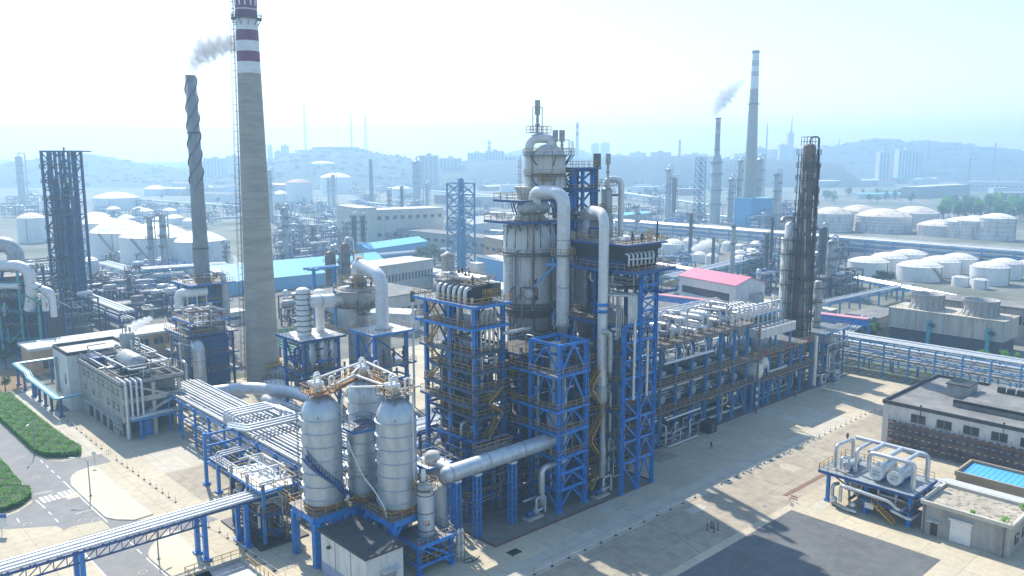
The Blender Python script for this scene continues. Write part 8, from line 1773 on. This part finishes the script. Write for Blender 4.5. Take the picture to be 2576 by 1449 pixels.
for n, bx_, s, lab, seed, m in ((16, (700, 520, 1000, 570), 12, 'hazy blue pipework module before the long pale hall', 31, 'sky_steel'), (12, (1190, 560, 1330, 640), 9, 'hazy pipework module left of the pale column', 32, 'navy_steel'), (12, (230, 560, 420, 720), 8, 'small pipework module between the big left tanks', 33, 'navy_steel'), (14, (690, 600, 840, 660), 10, 'hazy pipework module between striped chimney and the slim dark columns', 21, 'navy_steel'), (14, (230, 520, 600, 560), 11, 'hazy pipework module among the domes beyond the left tanks', 22, 'navy_steel'), (12, (1000, 520, 1130, 600), 10, 'hazy pipework module behind the low grey hall', 23, 'navy_steel'), (16, (1580, 560, 1760, 600), 11, 'hazy pipework module under the far blue rack', 24, 'sky_steel'), (16, (0, 720, 160, 860), 14, 'dark pipework module in the shaded plant at the far left', 1, 'dark_steel'), (26, (140, 735, 450, 810), 10, 'pipework module in the jumble behind the orange building', 2, 'navy_steel'), (14, (330, 690, 600, 745), 10, 'blue pipework module around the foot of the spiral stack', 3, 'blue_steel'),
                               (12, (705, 770, 830, 850), 9, 'pipework module in the jumble between striped chimney and blue decks', 4, 'dark_steel'), (10, (690, 640, 900, 690), 9, 'hazy pipework module behind the teal roofed shed', 5, 'navy_steel'), (12, (690, 545, 860, 610), 11, 'hazy pipework module right of the striped chimney', 6, 'navy_steel'), (12, (860, 480, 1130, 525), 14, 'hazy pipework module under the hazy columns below the hill', 7, 'dark_steel'),
                               (18, (1555, 640, 1720, 730), 9, 'blue green pipework module left of the red roofed hall', 8, 'sky_steel'), (16, (1890, 630, 1985, 740), 10, 'pipework module left of the tall grey and dark columns', 9, 'navy_steel'), (16, (2045, 640, 2135, 760), 10, 'pipework module right of the tall dark column', 10, 'dark_steel'), (14, (1905, 530, 2010, 585), 16, 'hazy tall pipework module right of the pale chimney', 11, 'navy_steel'),
                               (10, (1560, 500, 1760, 560), 12, 'hazy pipework module beyond the long blue rack', 12, 'navy_steel'), (12, (0, 500, 110, 560), 13, 'hazy pipework module at the far left edge', 13, 'navy_steel'), (10, (2290, 480, 2400, 500), 12, 'hazy pipework module before the right hill', 14, 'dark_steel'), (10, (1150, 500, 1330, 560), 12, 'hazy pipework module behind the lattice flare tower', 15, 'navy_steel'), (6, (590, 690, 640, 720), 8, 'pipework module left of the striped chimney shaft', 16, 'sky_steel')):
    scatter(n, bx_, s, lab, lab.replace('module', 'modules'), seed, m)
# left edge unit with fat white ducts
u_, v_ = G(20, 900); 
T = thing('duct_unit', 'dark unit with fat white ducts at the left edge of the photo', 'process unit', u_, v_, 0, -GA)
for x in (-13, -5, 3): b = MB(); b.box(x, 6, 0, x + 5.5, 14, (19, 22, 16)[(x + 13) // 8]); P_(T, 'casing', b, 'dark_steel')
for x in (-15, -9, -3, 3, 8):
    for y in (2.4, 5, 15): b = MB(); b.box(x, y, 0, x + .5, y + .5, 24 if x < 8 else 17); P_(T, 'post', b, 'navy_steel' if y > 3 else 'teal_steel')
for i, z in enumerate((4, 8, 12, 16, 20, 24)):
    b = MB(); b.box(-15.6, 1.6 + i % 2, z, 9 - (i > 3) * 3, 6, z + .2); P_(T, 'deck', b, 'dark_steel'); b = MB(); b.rail([(-15.6, 1.7 + i % 2, z + .2), (9 - (i > 3) * 3, 1.7 + i % 2, z + .2)], w=.12); P_(T, 'railing', b, 'rust' if i % 2 else 'teal_steel')
    b = MB(); b.beam((-15 + i, 2.3, z - 4), (-9 + i, 2.3, z), .25); b.beam((3, 2.3, z - 4), (-3, 2.3, z), .25); P_(T, 'bracing', b, 'navy_steel')
    b = MB(); x = -10 + i * 3.1; b.lathe([(.5, -2.2), (.9, -1.8), (.9, 1.8), (.5, 2.2)], (x, 3.8, z + 1.2), 12, 'x'); P_(T, 'drum', b, ('cladding_dull', 'rust', 'vessel_grey')[i % 3])
k = 2.1
b = MB(); b.tube([(-16, 3, 25.6), (4, 3, 25.6), (6.4, 3, 24), (6.4, 3, 17), (5.4, 3, 13)], 1.5, 14, 3); P_(T, 'duct', b, 'pipe_white')
b = MB(); b.tube([(-16, 8, 31), (-2, 8, 31), (0, 8, 29), (0, 8, 24)], 2.2, 16, 3); P_(T, 'duct', b, 'cladding_dull')
b = MB(); b.tube([(6.5, 3, 20.6), (10.6, 2, 19.4), (10.6, 2, 13)], .9, 12, 1.6); b.tube([(6.5, 3, 20.0), (13.4, 1, 18.6), (13.4, 1, 11.5)], .9, 12, 1.6); P_(T, 'duct', b, 'pipe_white')
b = MB(); b.tube([(-15, 2, 20), (4, 2, 20)], .9, 10); P_(T, 'duct', b, 'pipe_white')
for i in range(24): q = random.Random(i); b = MB(); x, z = q.uniform(-14, 16), q.uniform(1, 20); b.tube([(x, 1.5, z), (x, 1.5, z + q.uniform(-6, 5)), (x + q.uniform(-6, 6), 1.2, z)], .2, 5); P_(T, 'pipe', b, q.choice(('green_pipe', 'cladding_dull', 'pipe_dark', 'rust')))
T = thing('exhaust_duct', 'grey bent rectangular ducting on the ground at the left edge', 'duct', *G(70, 868), 0, -GA)
b = MB(); b.box(-9, 0, 2, 6, 2.4, 4.2); b.beam((6, 1.2, 3), (-2, 8, 6), 2.2, 2.2); b.box(-9, .4, 0, -8, 1.4, 2); b.box(2, .4, 0, 3, 1.4, 2); P_(T, 'casing', b, 'cladding_dull'); b = MB(); b.cyl(-4, 1, 4.2, 7, 1.1, 14); P_(T, 'stub', b, 'cladding')
# far tiny white things on the plain: spheres and tanks
for x, y, w, s_ in ((2018, 398, 8, 'left'), (2046, 396, 8, 'right')):
    pass
for x, y, w, lab in ((2283, 492, 9, 'hazy white sphere tank at the right before the hill, left one'), (2300, 490, 8, 'hazy white sphere tank at the right before the hill, right one'), (1821, 404, 10, 'hazy white sphere on the skyline left of the pale chimney'), (1845, 403, 9, 'hazy white sphere on the skyline beside the pale chimney')):
    u, v = G(x, max(y, 480)) if y > 450 else GY(x, y, 1500)[:2]; Yv = W(u, v)[1]; r = w * Yv / CF
    T = thing('sphere_tank', lab, 'sphere tank', u, v, 0); zc = max(r * 1.3, GY(x, y, Yv)[2]); b = MB(); b.sphere((0, 0, zc), r, 10); P_(T, 'shell', b, 'tank_white')
    for q in range(6): b = MB(); a = q * 1.05; b.cyl(r * .95 * math.cos(a), r * .95 * math.sin(a), 0, zc, .3, 6); P_(T, 'leg', b, 'rail_grey')
# ------------------------------------------------------------------ vegetation
def leaf_cloud(b, c, rad, n, s, r_, squash=.8):
    for _ in range(n):
        while True:
            x, y, z = r_.uniform(-1, 1), r_.uniform(-1, 1), r_.uniform(-1, 1); d = x * x + y * y + z * z
            if .25 < d < 1: break
        p = Vector((c[0] + x * rad, c[1] + y * rad, c[2] + z * rad * squash)); a = Vector((r_.uniform(-1, 1), r_.uniform(-1, 1), r_.uniform(-.4, .4))).normalized() * s * r_.uniform(.6, 1.3)
        q = a.cross(Vector((r_.uniform(-1, 1), r_.uniform(-1, 1), 1))).normalized() * s * r_.uniform(.4, .9)
        b.add([tuple(p - a), tuple(p + q), tuple(p + a), tuple(p - q)], [(0, 1, 2, 3)])
def make_tree(u, v, h, r, seed, label, m='leaf', group=None, n=420, s=.35, z=0, lobes=7):
    r_ = random.Random(seed); T = thing('tree', label, 'tree', u, v, z, r_.uniform(0, 6), group)
    b = MB(); b.lathe([(.035 * h, 0), (.022 * h, h * .4), (.01 * h, h * .8)], n=7)
    for k in range(4): a = k * 1.6 + r_.random(); b.beam((0, 0, h * (.3 + .09 * k)), (r * .6 * math.cos(a), r * .6 * math.sin(a), h * (.55 + .09 * k)), .016 * h)
    P_(T, 'trunk', b, 'bark')
    b = MB()
    for k in range(lobes):
        a = r_.uniform(0, 6.28); d = r * r_.uniform(.1, .62); zc = h * r_.uniform(.42, .86)
        leaf_cloud(b, (d * math.cos(a), d * math.sin(a), zc), r * r_.uniform(.4, .62), n // lobes, s, r_)
    P_(T, 'crown', b, m); return T
protos = []
def tree_at(u, v, h, label, group, kind):
    while len(protos) < 6:
        i = len(protos); protos.append(None)
        protos[i] = ('leaf', 'leaf_dark', 'leaf_bright')[i % 3]
    T = TREES.get(kind)
    if T is None:
        T = TREES[kind] = make_tree(u, v, 10, 3.6, kind, label, protos[kind % 6], group, 560, .42)
        T.scale = (h / 10,) * 3; return T
    c = dupt(T, u, v, 0, rnd.uniform(0, 6), label); c['group'] = group; c.scale = (h / 10 * rnd.uniform(.85, 1.2), h / 10 * rnd.uniform(.85, 1.2), h / 10); return c
TREES = {}
make_tree(*G(16, 930), 6.0, 1.7, 21, 'young tree at the left edge beside the soil bed, the farther one', 'leaf', 'young trees at the left edge', 420, .22)
make_tree(*G(14, 985), 4.6, 1.5, 22, 'young tree at the left edge on the soil bed, the nearer one', 'leaf', 'young trees at the left edge', 420, .2)
q = random.Random(9)
def grove(n, x0, y0, x1, y1, h, lab, grp, kinds):
    for i in range(n):
        x = q.uniform(x0, x1); y = q.uniform(y0, y1); u, v = G(x, y); tree_at(u, v, h * q.uniform(.7, 1.25), lab, grp, q.choice(kinds))
grove(125, 2365, 512, 2640, 556, 14, 'green tree in the wood at the right edge behind the rusty tanks', 'trees of the wood at the right edge', (0, 2, 5, 3))
grove(26, 2060, 488, 2300, 512, 12, 'hazy green tree behind the rusty domed tanks', 'trees behind the rusty tanks', (0, 2, 3))
grove(60, 1540, 455, 1800, 500, 12, 'hazy dark tree in the far belt beyond the long blue rack', 'trees of the far belt in the middle', (1, 4, 3))
grove(30, 2060, 440, 2250, 468, 12, 'hazy tree in the far belt right of the dark column', 'trees of the far belt right', (1, 4))
grove(36, 2250, 420, 2600, 470, 12, 'hazy tree on the plain below the right hill', 'trees below the right hill', (1, 4, 0))
grove(14, 1000, 655, 1130, 690, 9, 'green tree behind the cream factory', 'trees behind the cream factory', (1, 0))
grove(18, 690, 512, 860, 540, 8, 'hazy tree on the slope right of the striped chimney', 'trees right of the striped chimney', (0, 2, 4))
grove(20, 400, 500, 600, 545, 8, 'hazy tree on the slope left of the striped chimney', 'trees left of the striped chimney', (0, 2, 4))
grove(12, 2110, 848, 2240, 880, 5, 'small tree between the pipe rack and the cooling tower', 'small trees by the cooling tower', (0, 1, 2)); grove(8, 2420, 905, 2600, 935, 4, 'bright bush behind the pipe rack at the right edge', 'bushes behind the pipe rack', (2, 5)); grove(6, 2190, 712, 2260, 726, 6, 'dark conifer in front of the clean white tanks', 'dark trees before the clean white tanks', (1, 4))
grove(6, 1690, 790, 1760, 812, 5, 'bright green tree at the foot of the red roofed hall', 'trees at the red roofed hall', (2, 5))
# scrub on the hills: far-off cover that reads as one mass
b = MB(); q2 = random.Random(4)
for ho, n in ((hill_a, 900), (hill_b, 900), (hill_d, 900)):
    V_ = [v.co for v in ho.data.vertices if v.co.z > 6]
    for i in range(n):
        c = q2.choice(V_)
        leaf_cloud(b, (c.x + q2.uniform(-14, 14), c.y + q2.uniform(-14, 14), c.z), q2.uniform(5, 10), 12, 3.2, q2, .35)
o = struct('scrub', b, 'leaf_dark'); o['kind'] = 'stuff'
# clipped hedges beside the road: nobody could count the leaves
def hedge(pts, h, label, seed, per=75):
    r_ = random.Random(seed); c = (sum(p[0] for p in pts) / len(pts), sum(p[1] for p in pts) / len(pts))
    rel = [(u - c[0], v - c[1]) for u, v in pts]; xs = [p[0] for p in rel]; ys = [p[1] for p in rel]
    def inside(x, y):
        k = False; n = len(rel)
        for i in range(n):
            (x1, y1), (x2, y2) = rel[i], rel[i - 1]
            if (y1 > y) != (y2 > y) and x < (x2 - x1) * (y - y1) / (y2 - y1) + x1: k = not k
        return k
    T = thing('hedge', label, 'hedge', c[0], c[1], 0, 0, 'clipped hedges by the road')
    b = MB(); s = [(x * .985, y * .985) for x, y in rel]; b.prism(s, 0, h * .8); P_(T, 'stems', b, 'leaf_dark')
    b = MB(); area = (max(xs) - min(xs)) * (max(ys) - min(ys)); k = 0
    def leaf(x, y, z, s=.14):
        a = Vector((r_.uniform(-1, 1), r_.uniform(-1, 1), r_.uniform(-.6, .6))).normalized() * s; d = a.cross(Vector((r_.uniform(-.6, .6), r_.uniform(-.6, .6), 1))).normalized() * s * .8
        p = Vector((x, y, z)); b.add([tuple(p - a), tuple(p + d), tuple(p + a), tuple(p - d)], [(0, 1, 2, 3)])
    for _ in range(int(area * per * .35)):
        x, y = r_.uniform(min(xs), max(xs)), r_.uniform(min(ys), max(ys))
        if inside(x, y): leaf(x, y, h * (.86 + .12 * math.sin(x * 1.7) * math.sin(y * 1.3)) + r_.uniform(-.1, .08), .15)
    n = len(rel)
    for i in range(n):
        (x1, y1), (x2, y2) = rel[i], rel[(i + 1) % n]; L = math.hypot(x2 - x1, y2 - y1)
        for _ in range(int(L * 34)): t = r_.random(); leaf(x1 + (x2 - x1) * t + r_.uniform(-.1, .1), y1 + (y2 - y1) * t + r_.uniform(-.1, .1), r_.uniform(.05, h))
    P_(T, 'foliage', b, 'leaf_bright')
hedge(pA((0, 165), (80, 172), (180, 262), (330, 385), (480, 498), (582, 556), (572, 592), (440, 606), (330, 604), (250, 575), (120, 452), (0, 340), (-150, 215), (-160, 100)), 1.3, 'long dense clipped green hedge island beside the grey road', 31)
hedge(pA((-160, 610), (0, 640), (60, 700), (110, 770), (150, 805), (150, 830), (0, 838), (-160, 800)), 1.1, 'upper clump of the hedge cut by the left edge of the photo', 32)
hedge(pA((-160, 850), (0, 838), (90, 832), (215, 840), (222, 890), (150, 950), (60, 985), (0, 1000), (-160, 1000)), 1.1, 'lower rounded clump of the hedge cut by the left edge of the photo', 33)
# ------------------------------------------------------------------ people
def person(u, v, rot, label, cloth, hat, pose):
    T = thing('person', label, 'person', u, v, 0, rot, 'workers in the yard')
    st, sw = pose
    J = {'pel': (0, 0, .95), 'che': (0, .02, 1.32), 'nec': (0, .02, 1.5), 'hea': (0, .0, 1.62), 'top': (0, 0, 1.74),
         'hl': (-.1, 0, .9), 'kl': (-.11, -.12 * st, .5), 'al': (-.11, -.26 * st + .12 * abs(st), .08), 'tl': (-.11, -.26 * st - .02, .04), 'hr': (.1, 0, .9), 'kr': (.11, .08 * st - .06 * abs(st), .5), 'ar': (.11, .3 * st, .09), 'tr': (.11, .3 * st - .14, .04),
         'sl': (-.2, .02, 1.42), 'el': (-.26, .06 + .1 * sw, 1.14), 'wl': (-.25, -.02 + .06 * sw - .05, .9), 'sr': (.2, .02, 1.42), 'er': (.26, .06 - .1 * sw, 1.14), 'wr': (.25, -.06 - .08 * sw, .9)}
    Rr = dict(pel=.155, che=.17, nec=.065, hea=.1, top=.08, hl=.1, kl=.07, al=.05, tl=.045, hr=.1, kr=.07, ar=.05, tr=.045, sl=.08, el=.055, wl=.04, sr=.08, er=.055, wr=.04)
    E_ = [('pel', 'che'), ('che', 'nec'), ('nec', 'hea'), ('hea', 'top'), ('pel', 'hl'), ('hl', 'kl'), ('kl', 'al'), ('al', 'tl'), ('pel', 'hr'), ('hr', 'kr'), ('kr', 'ar'), ('ar', 'tr'), ('che', 'sl'), ('sl', 'el'), ('el', 'wl'), ('che', 'sr'), ('sr', 'er'), ('er', 'wr')]
    for s, w in ((-1, 'wl'), (1, 'wr')):
        for f in range(5):
            a = (f - 2) * .016; p = J[w]; k = f'f{s}{f}'; J[k + 'a'] = (p[0] + (0 if f else -.04 * s), p[1] - a if f else p[1] - .045, p[2] - .09 if f else p[2] - .05); J[k + 'b'] = (J[k + 'a'][0] - .012 * s, J[k + 'a'][1] - .012, J[k + 'a'][2] - (.075 if f in (2, 3) else .06 if f else .045)); Rr[k + 'a'] = .012; Rr[k + 'b'] = .009; E_ += [(w, k + 'a'), (k + 'a', k + 'b')]
    names = list(J); me = bpy.data.meshes.new('body'); me.from_pydata([J[n] for n in names], [(names.index(a), names.index(c)) for a, c in E_], []); o = bpy.data.objects.new('body', me); COL.objects.link(o); o.parent = T
    md = o.modifiers.new('skin', 'SKIN'); md.use_smooth_shade = True
    for i, n in enumerate(names): me.skin_vertices[0].data[i].radius = (Rr[n],) * 2
    me.skin_vertices[0].data[0].use_root = True
    o.modifiers.new('sub', 'SUBSURF').levels = 1; o.modifiers['sub'].render_levels = 1
    m = MATS.get('person_' + cloth)
    if m is None:
        m = bpy.data.materials.new('person_' + cloth); m.use_nodes = True; MATS['person_' + cloth] = m; N = m.node_tree.nodes; L = m.node_tree.links
        tc = N.new('ShaderNodeTexCoord'); sp = N.new('ShaderNodeSeparateXYZ'); L.new(tc.outputs['Object'], sp.inputs[0]); cr = N.new('ShaderNodeValToRGB'); cr.color_ramp.interpolation = 'CONSTANT'
        mr = N.new('ShaderNodeMath'); mr.operation = 'DIVIDE'; mr.inputs[1].default_value = 2; L.new(sp.outputs[2], mr.inputs[0]); L.new(mr.outputs[0], cr.inputs[0])
        cl = {'navy': (.03, .045, .11, 1), 'olive': (.07, .055, .03, 1)}[cloth]; e = cr.color_ramp.elements; e[0].color = (.02, .02, .02, 1); e[0].position = 0; e[1].position = .05; e[1].color = cl; x = e.new(.755); x.color = (.42, .25, .17, 1)
        L.new(cr.outputs[0], N['Principled BSDF'].inputs['Base Color'])
    me.materials.append(m)
    b = MB(); b.lathe([(.155, 1.68), (.13, 1.69), (.12, 1.76), (.08, 1.82), (.01, 1.845)], n=14); b.box(-.07, -.19, 1.675, .07, -.1, 1.69); P_(T, 'helmet', b, hat)
    b = MB()
    for s in (-.035, .035): b.sphere((s, -.088, 1.645), .014, 5)
    b.box(-.03, -.1, 1.572, .03, -.094, 1.58); P_(T, 'face', b, 'black'); b = MB(); b.lathe([(.018, 0), (.012, .04), (.004, .06)], (0, -.105, 1.595), 6); P_(T, 'nose', b, 'skin')
    if cloth == 'olive': b = MB(); b.box(-.16, .12, 1.05, .16, .22, 1.45); P_(T, 'vest', b, 'orange')
    return T
person(*G(1789, 1130), 1.2, 'person in dark navy work clothes walking in the shade by the long structure', 'navy', 'helmet_white', (.8, .8))
person(*zB(1303, 297), -.6, 'person in dark work clothes with a bright vest walking on the sunny road', 'olive', 'helmet_red', (1, 1))
person(*zB(928, -12), 2.4, 'person in dark work clothes on the sunlit concrete near the pipe rack', 'olive', 'helmet_white', (.7, -.6))
# bollards and a small red barrier
t0 = None
for i, (x, y) in enumerate(((293, 938), (320, 922), (333, 925), (342, 955), (369, 938))):
    if t0 is None:
        t0 = thing('bollard', 'thin black bollard in the small cluster at the shadow edge on the yard', 'bollard', *zB(x, y), 0, 0, 'black bollards at the shadow edge')
        b = MB(); b.cyl(0, 0, 0, 1.15, .07, 8); P_(t0, 'post', b, 'black'); b = MB(); b.cyl(0, 0, 0, .06, .2, 10); P_(t0, 'foot', b, 'dark_steel')
    else: dupt(t0, *zB(x, y))
for i, (x, y, lab) in enumerate(((885, 745, 'small red and white barrier beside the drain channel, left one'), (918, 735, 'small red and white barrier beside the drain channel, right one'))):
    T = thing('barrier', lab, 'barrier', *zB(x, y), 0, .4 + i); b = MB(); b.beam((-.6, 0, 0), (-.6, 0, 1), .07); b.beam((.6, 0, 0), (.6, 0, 1), .07); b.beam((-.8, 0, .04), (-.4, 0, .04), .2, .06); b.beam((.4, 0, .04), (.8, 0, .04), .2, .06); P_(T, 'leg_frame', b, 'stripe_white'); b = MB(); b.beam((-.6, 0, .9), (.6, 0, .9), .06, .18); b.beam((-.6, 0, .5), (.6, 0, .5), .06, .14); P_(T, 'board', b, 'sign_red')
b = MB()
for k in range(3): b.beam((-.4 + k * .4, 0, 0), (-.4 + k * .4, 0, .7), .05)
b.beam((-.4, 0, .7), (.4, 0, .7), .06); solid('cycle_rack', b, 'rail_grey', 'small metal rack on the pavement by the old building barrier', 'rack', *zA(775, 575))
# ------------------------------------------------------------------ steam and smoke
def steam_mat(name, d, col):
    m = bpy.data.materials.new(name); m.use_nodes = True; n = m.node_tree; n.nodes.remove(n.nodes['Principled BSDF']); v = n.nodes.new('ShaderNodeVolumePrincipled'); v.inputs['Color'].default_value = col + (1,); v.inputs['Density'].default_value = d; v.inputs['Anisotropy'].default_value = .2; n.links.new(v.outputs[0], n.nodes['Material Output'].inputs['Volume']); MATS[name] = m
def plume(path, label, density, col, seed, name='steam_plume', cat='steam'):
    """path: (photo x, photo y, half width px) at one depth Y"""
    Y = path[0]; r_ = random.Random(seed); pts = path[1]; u0, v0, z0 = GY(pts[0][0], pts[0][1], Y); b = MB(); rings = []
    n = 20; seg = 10 * (len(pts) - 1)
    for i in range(seg + 1):
        t = i / seg * (len(pts) - 1); k = min(int(t), len(pts) - 2); f = t - k; x, y, w = (pts[k][c] + (pts[k + 1][c] - pts[k][c]) * f for c in range(3))
        rings.append((GY(x, y, Y), w * Y / CF))
    vs = []; ph = [r_.uniform(0, 6) for _ in range(8)]
    for i, ((u, v, z), r) in enumerate(rings):
        e = min(1, i / 2 + .35, (seg - i) / 3 + .02)
        c0, c1 = rings[max(0, i - 1)][0], rings[min(seg, i + 1)][0]; w0, w1 = W(c0[0], c0[1]), W(c1[0], c1[1]); dx, dz = w1[0] - w0[0], c1[2] - c0[2]; L = math.hypot(dx, dz); nx, nz = dz / L, -dx / L
        for k in range(n):
            a = 2 * math.pi * k / n
            wob = 1 + .2 * math.sin(3 * a + i * .8 + ph[0]) + .16 * math.sin(2 * a - i * 1.1 + ph[1]) + .14 * math.sin(5 * a + i * 1.7 + ph[2])
            q = r * e * wob; x, y = S(*(lambda w: (w[0] + q * math.cos(a) * nx, w[1] + q * .9 * math.sin(a)))(W(u, v))); vs.append((x - u0, y - v0, z - z0 + q * math.cos(a) * nz))
    b.add(vs, [(i * n + k, i * n + (k + 1) % n, (i + 1) * n + (k + 1) % n, (i + 1) * n + k) for i in range(seg) for k in range(n)], True); b.add(vs[:n], [tuple(range(n))[::-1]]); b.add(vs[-n:], [tuple(range(n))])
    mn = 'steam_%d' % seed; steam_mat(mn, density, col); return solid(name, b, mn, label, cat, u0, v0, z0)
plume((230, ((483, 180, 9), (492, 152, 18), (515, 128, 27), (548, 114, 24), (585, 108, 22), (620, 104, 16))), 'grey smoke plume drifting right from the slim spiral stack', .55, (.66, .66, .69), 1, 'smoke_plume', 'smoke')
plume((700, ((1797, 294, 5), (1803, 272, 13), (1822, 245, 20), (1845, 222, 14), (1862, 208, 9), (1878, 200, 4))), 'white smoke plume rising right from the slim grey stack', .2, (.7, .71, .75), 2, 'smoke_plume', 'smoke')
plume((173, ((302, 842, 4), (318, 832, 9), (345, 818, 12), (368, 806, 9), (385, 798, 5))), 'white steam puff from the deaerator on the old plant building', 1.2, (.95, .95, .96), 3)
plume((395, ((1738, 628, 5), (1762, 620, 11), (1785, 612, 12), (1800, 606, 6))), 'white steam wisp among the small tanks over the red hall', .7, (.95, .95, .96), 4)
plume((330, ((590, 678, 4), (596, 664, 7), (592, 650, 5), (586, 640, 2))), 'thin steam wisp left of the striped chimney by the teal shed', .7, (.9, .9, .92), 5)
# ------------------------------------------------------------------ the hazy air
b = MB(); b.box(-3600, -400, -1.5, 3600, 3550, 175)
hz = b.build('haze', bpy.data.materials.new('haze_air')); hz['kind'] = 'stuff'
hm = hz.data.materials[0]; hm.use_nodes = True
hn = hm.node_tree; hn.nodes.remove(hn.nodes['Principled BSDF'])
pv = hn.nodes.new('ShaderNodeVolumePrincipled')
pv.inputs['Color'].default_value = (0.48, 0.74, 1.0, 1)
pv.inputs['Density'].default_value = 0.0005
pv.inputs['Anisotropy'].default_value = 0.42
hn.links.new(pv.outputs[0], hn.nodes['Material Output'].inputs['Volume'])
